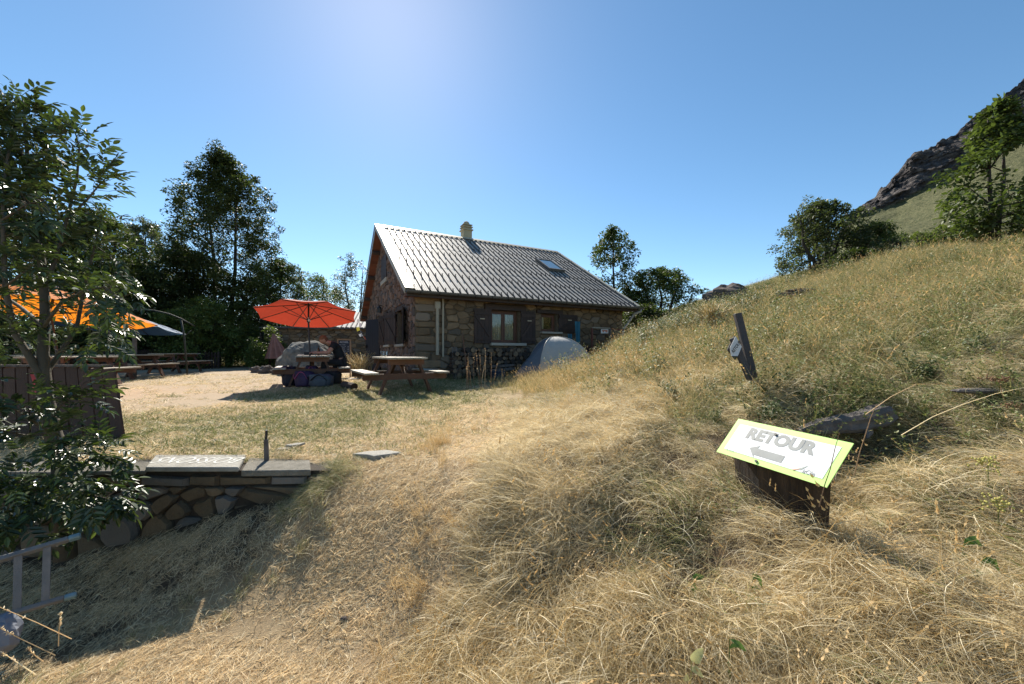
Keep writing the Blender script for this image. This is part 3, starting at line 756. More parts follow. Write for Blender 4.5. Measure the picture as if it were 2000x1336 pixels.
# chimney
cp = RIDGE_PT+HU*3.95+HG*.30; cp.z = 0; zc = RIDGE_PT.z
cm = MB(); A3 = (HU, HG, ZV)
cm.box(cp+ZV*(zc-.02), (.40,.40,.9), axes=A3); cm.box(cp+ZV*(zc+.45), (.50,.50,.055), axes=A3)
ch = cm.build('chimney', M_chim, cot, bevel=.01)
zc -= .045; c2 = MB(); c2.box(cp+ZV*(zc+.565), (.38,.38,.07), axes=A3); c2.box(cp+ZV*(zc+.62), (.47,.47,.045), axes=A3); c2.box(cp+ZV*(zc+.67), (.34,.34,.06), axes=A3); c2.box(cp+ZV*(zc+.72), (.44,.44,.04), axes=A3)
c2.tube([cp+ZV*(zc+.735), cp+ZV*(zc+.80), cp+ZV*(zc+.88), cp+ZV*(zc+.93)], [.15,.155,.11,.03], 12)
c2.build('chimney_cap', M_chim, ch, bevel=.006)
print('stones', n_st)

# ------------------------------------------------------------------ annex behind
M_annr = mk('weathered_roof_sheet', (.12,.115,.11), (.07,.068,.065), 2, .75, .3, 20, rv=.1, spec=.2)
M_annl = mk('pale_roof_sheet', (.33,.32,.31), (.24,.235,.23), 2, .7, .3, 20, rv=.1, spec=.2)
def annex():
    A = P(524, 690, 19.5); B = P(735, 690, 20.5); A.z = B.z = .85
    U = (B-A).normalized(); Nn = Vector((U.y, -U.x, 0)); L_ = (B-A).length; H_ = 1.30+EYE-.85
    an = thing('stone_annex', 'low stone outbuilding with a ribbed metal roof behind the red parasol', 'building', A)
    O = A.copy(); O.z = 0
    w_ = MB().box(O+U*L_/2+ZV*(.6+H_/2)-Nn*.2, (L_, .4, H_+.5), axes=(U, Nn, ZV)).build('wall', M_mortar, an)
    sd_ = jitter_seeds((0, .85, L_, .85+H_), .36, .14, 17); n = 0; rs = MB()
    for pl in cells(sd_, (0, .85, L_, .85+H_), 2.2, gap=.008):
        if n < 296: mb = MB().new(); stone(mb, pl, O, U, ZV, Nn, random.uniform(.02, .06), ck=False); mb.build('stone', M_stone, w_); n += 1
        else: rs.new(); stone(rs, pl, O, U, ZV, Nn, random.uniform(.02, .05), ck=False)
    if rs.v: rs.build('rubble_facing', M_stone, w_, kind='stuff')
    E = O+ZV*(.85+H_+.02)+Nn*.3-U*.3; S_ = (-Nn*.998+ZV*.05).normalized(); N_ = U.cross(S_).normalized()
    r = MB().box(E+U*(L_/2+.3)+S_*2.-N_*.03, (L_+.6, 4., .06), axes=(U, S_, N_)).build('roof', M_annr, an)
    for k in range(1, int((L_+.6)/.24)):
        MB().new().box(E+U*(.24*k)+S_*2.+N_*.02, (.05, 4., .045), axes=(U, S_, N_)).build('rib', M_annr, r)
    # steeper upper roof at the end next to the cottage
    S2 = (-Nn*.9+ZV*.42).normalized(); N2 = U.cross(S2).normalized(); E3 = E+U*(L_*.66)-Nn*.5+ZV*.02; w2 = L_*.34+.3
    r2 = MB().box(E3+U*w2/2+S2*1.3-N2*.03, (w2, 2.6, .06), axes=(U, S2, N2)).build('roof', M_annl, an, label='pale ribbed roof slope at the end next to the cottage')
    for k in range(1, int(w2/.24)): MB().new().box(E3+U*(.24*k)+S2*1.3+N2*.02, (.05, 2.6, .045), axes=(U, S2, N2)).build('rib', M_annr, r2)
annex()
# ------------------------------------------------------------------ grass: tuft meshes instanced over the ground
def blade_mat(name, c1, c2, third, trans=.35, rough=.55, ns=.8, w3=.72):
    m = mk(name, c1, c2, ns, rough, 0, rv=.36, third=third, trans=trans, spec=.35, detail=3)
    return m
G_straw = blade_mat('dry_straw_blades', (.76,.60,.37), (.58,.44,.25), (.82,.72,.50), trans=.42)
G_drape = blade_mat('matted_dry_grass_blades', (.72,.60,.37), (.44,.35,.18), (.82,.74,.54), trans=.48)
G_litter_shade = blade_mat('shade_brown_dead_grass', (.20,.14,.08), (.11,.08,.045), (.28,.22,.13))  # dead-grass brown with the wall's shade worked into the colour
G_gold = blade_mat('golden_grass_blades', (.62,.43,.19), (.46,.31,.13), (.68,.54,.31), trans=.42)
G_green = blade_mat('green_grass_blades', (.14,.18,.05), (.21,.22,.085), (.32,.31,.14))
G_mead = blade_mat('hillside_grass_blades', (.17,.185,.055), (.33,.29,.115), (.52,.44,.23), ns=.6)
G_forb = blade_mat('weed_leaves', (.10,.14,.035), (.17,.18,.045), (.30,.25,.09))
G_scrub = blade_mat('scrub_leaves', (.055,.085,.022), (.095,.125,.035), (.16,.17,.05))
G_head = blade_mat('seed_heads', (.40,.27,.15), (.28,.17,.09), (.5,.40,.26))
SRC = bpy.data.collections.new('tuft_meshes')        # not linked to the scene: only instanced
def blades(n, rng, R, length, width, e0, e1, spread, segs=5, base_z=0., lean=0., curl=.3, head=0, widthk=1.):
    """n curved strips; e0 start elevation range (deg), e1 end elevation range; azimuth = lean +- spread"""
    V = []; F = []; C = []
    for i in range(n):
        a = lean + rng.uniform(-spread, spread); L_ = rng.uniform(*length); w = rng.uniform(*width)*.5
        r = R*math.sqrt(rng.random()); b = rng.uniform(0, 6.283); p = Vector((r*math.cos(b), r*math.sin(b), base_z))
        s0 = math.radians(rng.uniform(*e0)); s1 = math.radians(rng.uniform(*e1)); az = a; cu = rng.uniform(-curl, curl)
        tw = rng.uniform(0, 3.14); c = rng.random(); n0 = len(V)
        for k in range(segs+1):
            u = k/segs; el = s0+(s1-s0)*u; d = Vector((math.cos(el)*math.cos(az), math.cos(el)*math.sin(az), math.sin(el)))
            side = d.cross(Vector((0,0,1)))
            side = side.normalized() if side.length > .05 else Vector((1,0,0))
            up = side.cross(d); sd_ = side*math.cos(tw)+up*math.sin(tw)
            ww = w*(1-u**2*.92)*(.75+.25*min(1, u*4))
            V += [p-sd_*ww, p+sd_*ww]; C += [c, c]
            if k: F.append((n0+2*k-2, n0+2*k-1, n0+2*k+1, n0+2*k))
            p = p + d*(L_/segs); az += cu/segs
            if p.z < base_z+.002 and el < 0: p.z = base_z+.002+rng.random()*.004
        if head and rng.random() < head:
            hl = rng.uniform(.03, .07)
            for q in range(6):
                hh = len(V); t = d*(hl*q/6); o_ = Vector((rng.uniform(-1,1), rng.uniform(-1,1), rng.uniform(-.3,.8)))*.006
                b0 = p+t-d*hl*.6
                V += [b0, b0+o_+d*.006, b0+d*.018, b0-o_*.8+d*.007]; C += [c*.3]*4; F.append((hh, hh+1, hh+2, hh+3))
    return V, F, C
def proto(key, i, parts):
    V = []; F = []; C = []; MI = []; mats = []
    for (v, f, c), mat in parts:
        n = len(V); V += v; C += c; F += [tuple(x+n for x in q) for q in f]
        if mat not in mats: mats.append(mat)
        MI += [mats.index(mat)]*len(f)
    me = bpy.data.meshes.new(key); me.from_pydata([tuple(v) for v in V], [], F)
    for m in mats: me.materials.append(m)
    me.polygons.foreach_set('material_index', MI)
    a = me.attributes.new('rnd', 'FLOAT', 'POINT'); a.data.foreach_set('value', C)
    o = bpy.data.objects.new('%s_%02d' % (key, i), me)
    c = SRC.children.get(key) or bpy.data.collections.new(key)
    if key not in SRC.children: SRC.children.link(c)
    c.objects.link(o); return o
rg = random.Random(5)
for i in range(4):
    proto('straw', i, [(blades(56, rg, .10, (.03,.11), (.0015,.0030), (0,14), (-14,4), 1.5, 4, .003, curl=1.5), G_straw),
                       (blades(8, rg, .10, (.02,.06), (.002,.004), (20,80), (0,60), 3.1, 3), G_straw)])
    proto('drape', i, [(blades(60, rg, .085, (.12,.31), (.0016,.0030), (20,78), (-55,-5), .85, 6, curl=1.3), G_drape),
                       (blades(14, rg, .10, (.06,.20), (.0016,.003), (20,88), (-20,50), 3.1, 5, curl=1.2), G_drape), (blades(3, rg, .1, (.2,.34), (.0016,.0026), (45,80), (-10,40), 3.1, 6, curl=1, head=.12), G_gold)])
    proto('drapegreen', i, [(blades(36, rg, .085, (.09,.26), (.0016,.0032), (20,80), (-50,0), 1.1, 6, curl=1.5), G_drape),
                       (blades(24, rg, .085, (.08,.24), (.002,.0038), (30,88), (-30,40), 2.2, 6, curl=1.2), G_green)])
    proto('litter_shade', i, [(blades(40, rg, .12, (.06,.22), (.0018,.0034), (10,70), (-40,5), 2.0, 5, curl=1.4), G_litter_shade)])
    proto('lawn', i, [(blades(26, rg, .09, (.02,.055), (.0025,.005), (15,80), (0,40), 3.1, 3), G_green),
                      (blades(7, rg, .09, (.03,.08), (.002,.004), (0,40), (-10,20), 3.1, 3), G_straw)])
    proto('drylawn', i, [(blades(6, rg, .09, (.02,.05), (.0025,.005), (15,80), (0,40), 3.1, 3), G_green),
                      (blades(34, rg, .10, (.03,.09), (.002,.004), (0,40), (-10,20), 3.1, 3), G_straw)])
    proto('golden', i, [(blades(16, rg, .09, (.32,.58), (.0022,.0036), (62,88), (20,75), .9, 6, curl=.5, head=.9), G_gold),
                      (blades(26, rg, .09, (.12,.30), (.0025,.004), (50,85), (-10,50), 2.2, 5), G_gold)])
    proto('meadow', i, [(blades(30, rg, .11, (.10,.28), (.003,.0055), (45,88), (-10,60), 3.1, 4), G_mead),
                        (blades(5, rg, .1, (.2,.42), (.002,.003), (60,88), (10,70), 3.1, 5, head=.12), G_gold)])
    proto('farmeadow', i, [(blades(64, rg, .30, (.16,.40), (.0045,.0085), (50,88), (0,60), 3.1, 3), G_mead),
                        (blades(4, rg, .3, (.3,.5), (.003,.005), (60,88), (10,70), 3.1, 3, head=.08), G_gold)])
    # leafy weed: stems with many small leaves
    v, f, c = blades(9, rg, .05, (.14,.34), (.002,.003), (55,88), (40,85), 3.1, 5)
    lv, lf, lc = [], [], []
    for k in range(9):
        for s_ in range(1, 6):
            b = Vector(v[k*12+2*s_])
            for q in range(4):
                a = rg.uniform(0, 6.28); el = rg.uniform(-.2, .9); L_ = rg.uniform(.008, .021); d = Vector((math.cos(a)*math.cos(el), math.sin(a)*math.cos(el), math.sin(el)))
                sd_ = d.cross(Vector((rg.uniform(-.4,.4), rg.uniform(-.4,.4), 1))).normalized()*L_*.28; n0 = len(lv)
                lv += [b, b+d*L_*.5+sd_, b+d*L_, b+d*L_*.5-sd_]; lc += [rg.random()]*4; lf.append((n0, n0+1, n0+2, n0+3))
    proto('weed', i, [((v, f, c), G_mead), ((lv, lf, lc), G_forb)])
for i in range(4):
    v, f, c = blades(12, rg, .16, (.16,.42), (.003,.005), (50,88), (40,85), 3.1, 5); lv, lf, lc = [], [], []
    for k in range(12):
        for s_ in range(1, 6):
            b = Vector(v[k*12+2*s_])
            for q in range(7):
                a = rg.uniform(0, 6.28); el = rg.uniform(-.3, .9); L_ = rg.uniform(.025, .06); d = Vector((math.cos(a)*math.cos(el), math.sin(a)*math.cos(el), math.sin(el)))
                sd_ = d.cross(Vector((rg.uniform(-.4,.4), rg.uniform(-.4,.4), 1))).normalized()*L_*.3; n0 = len(lv); b2 = b+Vector((rg.gauss(0,.02), rg.gauss(0,.02), rg.gauss(0,.02)))
                lv += [b2, b2+d*L_*.5+sd_, b2+d*L_, b2+d*L_*.5-sd_]; lc += [rg.random()]*4; lf.append((n0, n0+1, n0+2, n0+3))
    proto('scrub', i, [((v, f, c), G_mead), ((lv, lf, lc), G_scrub)])
def scatter_tree():
    g = bpy.data.node_groups.new('scatter_tufts', 'GeometryNodeTree')
    g.interface.new_socket('Geometry', in_out='INPUT', socket_type='NodeSocketGeometry')
    g.interface.new_socket('Tufts', in_out='INPUT', socket_type='NodeSocketCollection')
    g.interface.new_socket('Geometry', in_out='OUTPUT', socket_type='NodeSocketGeometry')
    gi = g.nodes.new('NodeGroupInput'); go = g.nodes.new('NodeGroupOutput')
    ci = g.nodes.new('GeometryNodeCollectionInfo'); ci.inputs['Separate Children'].default_value = True; ci.inputs['Reset Children'].default_value = True
    ip = g.nodes.new('GeometryNodeInstanceOnPoints'); ip.inputs['Pick Instance'].default_value = True
    def na(name, t):
        n = g.nodes.new('GeometryNodeInputNamedAttribute'); n.data_type = t; n.inputs[0].default_value = name; return n.outputs[0]
    L = g.links
    L.new(gi.outputs[0], ip.inputs['Points']); L.new(gi.outputs[1], ci.inputs['Collection']); L.new(ci.outputs[0], ip.inputs['Instance'])
    L.new(na('idx', 'INT'), ip.inputs['Instance Index']); L.new(na('rot', 'FLOAT_VECTOR'), ip.inputs['Rotation']); L.new(na('scl', 'FLOAT_VECTOR'), ip.inputs['Scale'])
    L.new(ip.outputs[0], go.inputs[0]); return g
GT = scatter_tree(); TUFT_SOCK = [s for s in GT.interface.items_tree if s.name == 'Tufts'][0].identifier
def scatter(name, key, label, x, y, az, scl, sclz=None, dz=0., z=None, tilt=1.0):
    n = len(x); z = H(x, y) if z is None else z; e = .12
    nx = -(H(x+e, y)-H(x-e, y))/(2*e)*tilt; ny = -(H(x, y+e)-H(x, y-e))/(2*e)*tilt; nz = np.ones(n)
    il = 1/np.sqrt(nx*nx+ny*ny+1); nx, ny, nz = nx*il, ny*il, nz*il
    lx = nx*np.cos(az)+ny*np.sin(az); ly = -nx*np.sin(az)+ny*np.cos(az)
    rot = np.stack([-np.arcsin(np.clip(ly, -1, 1)), np.arctan2(lx, nz), az], 1)
    me = bpy.data.meshes.new(name); me.vertices.add(n)
    me.vertices.foreach_set('co', np.stack([x, y, z+dz], 1).astype(np.float32).ravel())
    a = me.attributes.new('rot', 'FLOAT_VECTOR', 'POINT'); a.data.foreach_set('vector', rot.astype(np.float32).ravel())
    S3 = np.stack([scl, scl, scl*(sclz if sclz is not None else 1)], 1)
    a = me.attributes.new('scl', 'FLOAT_VECTOR', 'POINT'); a.data.foreach_set('vector', S3.astype(np.float32).ravel())
    a = me.attributes.new('idx', 'INT', 'POINT'); a.data.foreach_set('value', NPR.randint(0, 4, n).astype(np.int32))
    o = bpy.data.objects.new(name, me); COL.objects.link(o); tag(o, label, None, None, 'stuff')
    md = o.modifiers.new('tufts', 'NODES'); md.node_group = GT; md[TUFT_SOCK] = SRC.children[key]
    return o
def inview(x, y, m=.12): return (y > .35) & (np.abs(x)/np.maximum(y, .1) < 1.333+m+.5/np.maximum(y, .3))
def pts(x0, x1, y0, y1, dens):
    """jittered points"""
    n = int((x1-x0)*(y1-y0)*dens); return NPR.uniform(x0, x1, n), NPR.uniform(y0, y1, n)
def keep(x, y, p): 
    k = (NPR.random_sample(len(x)) < p) & inview(x, y) & ~house_mask(x, y, .05) & ~((np.abs(y-3.0) < .17) & (x < WALL_X1+.1)); return x[k], y[k]
def clump(x, y, sc, s): return np.clip((vn(x*sc, y*sc, s)*.65+vn(x*sc*2.3, y*sc*2.3, s+1)*.35), 0, 1)
def stump_gap(x, y): return 1.
# zones: u = distance on to the bank from the path
def bank(x, y):
    x0 = -.55 + .35*sst(y, 1.5, 4) - 1.0*sst(y, 5.5, 8.5)
    return x - x0 + .25*(vn(x*3, y*3, 61)-.5)
def flow(x, y):      # direction in which the matted grass has fallen
    return np.pi*1.12 + 2.2*(vn(x*1.3, y*1.3, 71)-.5) + 2.0*(vn(x*4.1, y*4.1, 72)-.5)
# path and trodden dry grass
x, y = pts(-5, 1.2, .9, 8, 300); b = bank(x, y)
p = (1-sst(b, 0, .5))*(1-.85*sand_zone(x, y))*(1-.8*green_zone(x, y))*np.where(y > 4.5, np.clip(1.5-(y-4.5)*.28, .25, 1), 1)*(.55+.6*clump(x, y, 2, 77))
x, y = keep(x, y, p); scatter('trodden_straw', 'straw', 'short dry straw lying flat on the trodden path', x, y, .9+1.3*(vn(x*1.1, y*1.1, 73)-.5)+NPR.uniform(-.6, .6, len(x)), NPR.uniform(.6, 1.15, len(x)))
# terrace turf
x, y = pts(-12, 1.5, 3.2, 13, 110); g = green_zone(x, y); p = np.clip(g*1.5, 0, 1)*(1-sst(bank(x, y), .0, .5))*(1-.9*sand_zone(x, y))
xx, yy = keep(x, y, p*np.clip(1.3-y*.06, .5, 1)); scatter('green_turf', 'lawn', 'short green turf on the terrace', xx, yy, NPR.uniform(0, 6.28, len(xx)), NPR.uniform(.7, 1.5, len(xx))*(1+.05*yy))
x, y = pts(-12, 2, 3.2, 14, 60); p = (1-sst(bank(x, y), .0, .6))*(1-.85*sand_zone(x, y))*.8
xx, yy = keep(x, y, p); scatter('dry_turf', 'drylawn', 'short dry turf on the terrace', xx, yy, NPR.uniform(0, 6.28, len(xx)), NPR.uniform(.7, 1.4, len(xx))*(1+.05*yy))
# matted long grass of the near bank
x, y = pts(-.9, 6.5, .45, 6.2, 330); b = bank(x, y); gr = clump(x, y, 1.1, 81)
p = sst(b, .0, .35)*np.clip(-.12+1.75*clump(x, y, 4.6, 83), .08, 1)*np.clip(1.35-.13*y, .4, 1)
gp = sst(gr, .45, .66)*.6 + .5*sst(x-1.2-.1*y, 0, 1.4)
u_ = NPR.random_sample(len(x))
dd_ = np.minimum(1, np.hypot(x-1.50, (y-2.22)*1.3)/.26)**3*np.minimum(1, np.hypot((x-2.42)*.75, (y-2.68)*1.3)/.25)**2
k = u_ > gp
hs = .45+1.0*clump(x, y, 3.4, 85)
x1_, y1_ = x[k], y[k]; kk = (NPR.random_sample(len(x1_)) < (p*dd_)[k]) & inview(x1_, y1_); x1_, y1_ = x1_[kk], y1_[kk]
sc_ = (hs[k])[kk]*NPR.uniform(.75, 1.25, len(x1_))*(.80+.20*sst(bank(x1_, y1_), .05, .9))
scatter('matted_dry_grass', 'drape', 'long matted dry grass fallen down the near bank', x1_, y1_, flow(x1_, y1_), sc_)
k = ~k; x1_, y1_ = x[k], y[k]; kk = (NPR.random_sample(len(x1_)) < (p*dd_)[k]) & inview(x1_, y1_); x1_, y1_ = x1_[kk], y1_[kk]
sc_ = (hs[k])[kk]*NPR.uniform(.75, 1.25, len(x1_))*(.6+.4*sst(bank(x1_, y1_), .05, .9))
scatter('matted_green_grass', 'drapegreen', 'long matted grass with green blades on the near bank', x1_, y1_, flow(x1_, y1_), sc_)
# weeds and meadow mix, right side of the bank
x, y = pts(.2, 11, 1.0, 12, 80); hb = sst(x-1.2-.15*y, -.6, 1.6)
xx, yy = keep(x, y, sst(y, 1.8, 3.2)*hb*(.25+.9*sst(clump(x, y, .9, 91), .30, .55))*np.clip(1.4-.09*y, .4, 1)*np.minimum(1, np.hypot(x-1.5, y-2.2)/.4)**2)
scatter('bank_weeds', 'weed', 'leafy low weeds among the grass of the bank', xx, yy, NPR.uniform(0, 6.28, len(xx)), NPR.uniform(.7, 1.35, len(xx)))
x, y = pts(-1.5, 13, 3.2, 13, 75); hb = sst(bank(x, y), .3, 1.5)
xx, yy = keep(x, y, hb*.9*sst(y, 2.6, 4.2)); sc_ = NPR.uniform(.7, 1.3, len(xx))*(.55+.45*sst(bank(xx, yy), .6, 2.5))
scatter('bank_meadow_grass', 'meadow', 'mixed green and dry meadow grass on the upper bank', xx, yy, NPR.uniform(0, 6.28, len(xx)), sc_)
x, y = pts(1, 24, 4.5, 24, 9); xx, yy = keep(x, y, sst(bank(x, y), .8, 2.5)*sst(clump(x, y, .55, 97), .48, .62)*.9); scatter('hillside_weeds', 'weed', 'patches of taller green weeds on the hillside', xx, yy, NPR.uniform(0, 6.28, len(xx)), NPR.uniform(1.2, 2.3, len(xx)))
x, y = pts(2, 16, 7.5, 20, 10); bb_ = x/y; p = sst(bb_, .30, .38)*(1-sst(bb_, .60, .72))*sst(y, 8.6, 9.6)*(.35+.9*sst(clump(x, y, .8, 98), .35, .6)) + .9*sst(clump(x, y, .5, 99), .55, .68)*sst(bb_, .7, .8)*sst(y, 7.5, 9)
xx, yy = keep(x, y, p); scatter('low_scrub', 'scrub', 'low dark green scrub spreading over the hillside beyond the posts', xx, yy, NPR.uniform(0, 6.28, len(xx)), NPR.uniform(.6, 1.3, len(xx)))
x, y = pts(1.6, 6, 2.9, 7, 16); p = sst(bank(x, y), 1.0, 2.2)*sst(clump(x, y, 1.3, 101), .52, .66)*.9
xx, yy = keep(x, y, p); scatter('bank_scrub', 'scrub', 'leafy green patches low in the grass of the bank', xx, yy, NPR.uniform(0, 6.28, len(xx)), NPR.uniform(.35, .65, len(xx)))
# golden upright grass along the crest of the mound
x, y = pts(-.6, 6, 4.3, 9.5, 70); cr_ = np.exp(-(((y-7.0-.05*x)/1.2)**2))*sst(x, .0, 1.4)*(1-sst(x, 2.2, 3.6)) + .25*np.exp(-(((y-5.6)/.8)**2))*sst(x, .4, 1.6)
xx, yy = keep(x, y, cr_*(.35+.8*clump(x, y, 1.7, 95))); scatter('golden_grass', 'golden', 'tall golden grass with seed heads along the crest', xx, yy, 2.6+NPR.uniform(-1.2, 1.2, len(xx)), NPR.uniform(.40, .80, len(xx)))
# edge of the path: upright golden wisps
ex = []; ey = []
for (cx, cy, r, n) in ((-.70,3.55,.10,26), (-.50,2.35,.08,8), (-.46,2.05,.08,8), (-.40,1.72,.09,9), (-.33,1.5,.08,5), (.0,1.3,.15,5), (.35,1.35,.25,8), (-.62,2.9,.1,4), (.2,4.6,.4,14), (-.4,4.2,.2,10)):
    ex.append(NPR.normal(cx, r, n)); ey.append(NPR.normal(cy, r*1.3, n))
ex = np.concatenate(ex); ey = np.concatenate(ey); scatter('path_edge_wisps', 'golden', 'upright golden wisps of grass along the path edge', ex, ey, NPR.uniform(0, 6.28, len(ex)), NPR.uniform(.28, .5, len(ex)))
# green tufts at foot of wall and by the ladder
x, y = pts(-3.0, -1.2, 1.7, 3.0, 60); dsh = np.abs((y-1.95)-.62*(x+2.35)); p = np.exp(-(dsh/.16)**2)
xx, yy = keep(x, y, p); x = np.concatenate([NPR.normal(-1.48,.09,60), NPR.normal(-1.36,.10,60)]); y = np.concatenate([NPR.normal(2.86,.08,60), NPR.normal(3.05,.10,60)]); scatter('wall_end_grass', 'drapegreen', 'green tufts growing over the end of the retaining wall', x, y, -2.2+NPR.uniform(-1.2, 1.2, 120), NPR.uniform(.35, .62, 120)); scatter('shade_grass', 'drapegreen', 'green grass tufts at the edge of the wall shadow', xx, yy, .6+NPR.uniform(-.9, .9, len(xx)), NPR.uniform(.4, .75, len(xx)))
x, y = pts(-4.5, -1.2, .5, 3.0, 60); xx, yy = keep(x, y, .3*sst(-x, 1.5, 2.4)*(1-.75*sst(y, 2.1, 2.6))); scatter('slope_dry_grass', 'litter_shade', 'matted dry grass below the retaining wall, browned to deepen its shade', xx, yy, NPR.uniform(-.4, 1.4, len(xx)), NPR.uniform(.3, .6, len(xx)), np.full(len(xx), .6))
# far hillside
x, y = pts(2, 42, 8, 48, 11); xx, yy = keep(x, y, sst(x-.12*y, .5, 3)*np.clip(1.3-.014*np.hypot(x, y), .3, 1)); scatter('hillside_grass', 'farmeadow', 'rough green and tan grass of the hillside', xx, yy, NPR.uniform(0, 6.28, len(xx)), NPR.uniform(.6, 1.25, len(xx)))
# rough grass at house foot and under the far trees
x, y = pts(-30, 4, 9.3, 30, 5); mm = sst(y-.2*np.abs(x), 9, 16)*(1-sand_zone(x, y)); xx, yy = keep(x, y, mm); scatter('far_rough_grass', 'farmeadow', 'rough grass under the trees beyond the terrace', xx, yy, NPR.uniform(0, 6.28, len(xx)), NPR.uniform(.3, .7, len(xx)))
tx = []; 
for t in NPR.uniform(.3, HLEN, 260):
    o = NPR.uniform(.15, 1.3); tx.append((HO.x+HU.x*t+NF.x*o, HO.y+HU.y*t+NF.y*o))
tx = np.array(tx); scatter('house_foot_grass', 'weed', 'weeds along the foot of the cottage wall', tx[:, 0], tx[:, 1], NPR.uniform(0, 6.28, len(tx)), NPR.uniform(.4, .9, len(tx)))
# stray long stalks lying over the near grass
print('grass done')

# ------------------------------------------------------------------ trees
def leafmat(name, c1, c2, trans=.36, rough=.55, third=None, spec=.32): return mk(name, c1, c2, .7, rough, 0, rv=.35, trans=trans, third=third, tcol=(1.25,1.35,.6), spec=spec, detail=3)
L_dark = leafmat('dark_leaves', (.042,.060,.020), (.065,.082,.030))
L_mid = leafmat('mid_leaves', (.060,.088,.028), (.09,.115,.04))
L_dgrey = leafmat('dusky_green_leaves', (.058,.075,.036), (.085,.10,.05))
L_grey = leafmat('grey_green_leaves', (.095,.115,.065), (.13,.145,.085), .25, .5)
L_light = leafmat('light_leaves', (.095,.135,.035), (.14,.165,.05), .4)
L_near = leafmat('sapling_leaves', (.035,.058,.024), (.055,.080,.028), .26, .36, (.08,.11,.03), spec=.6)
M_bark = mk('grey_bark', (.10,.082,.065), (.055,.045,.037), 5, .9, .8, 30, rv=.1, stretch=(1,1,.3))
M_barkd = mk('dark_bark', (.055,.043,.034), (.03,.024,.02), 5, .9, .8, 30, rv=.1, stretch=(1,1,.3))
def leaves(cent, size, per, rad, rng, flat=.4):
    """cent (n,3) clump centres, rad (n) clump radii -> quads"""
    n = len(cent)*per; c = np.repeat(cent, per, 0); r = np.repeat(rad, per)
    d = rng.normal(0, 1, (n, 3)); d /= np.linalg.norm(d, axis=1)[:, None]; rr = rng.random_sample(n)**.45
    c = c + d*(r*rr)[:, None]*np.array([1, 1, .75])
    a = rng.normal(0, 1, (n, 3)); a[:, 2] = a[:, 2]*.6-.25; a += d*.9; a /= np.linalg.norm(a, axis=1)[:, None]
    up = rng.normal(0, flat, (n, 3)); up[:, 2] += 1; b = np.cross(a, up); b /= np.linalg.norm(b, axis=1)[:, None]+1e-6
    nn = np.cross(b, a)
    s = size*rng.uniform(.6, 1.3, n)[:, None]
    V = np.stack([c, c+a*s*.5+b*s*.27+nn*s*.08, c+a*s, c+a*s*.5-b*s*.27+nn*s*.08], 1).reshape(-1, 3)
    F = np.arange(n*4).reshape(-1, 4); R = np.repeat(rng.random_sample(n)*.6+np.repeat(rng.random_sample(len(cent)), per)*.4, 4)
    return V, F, R
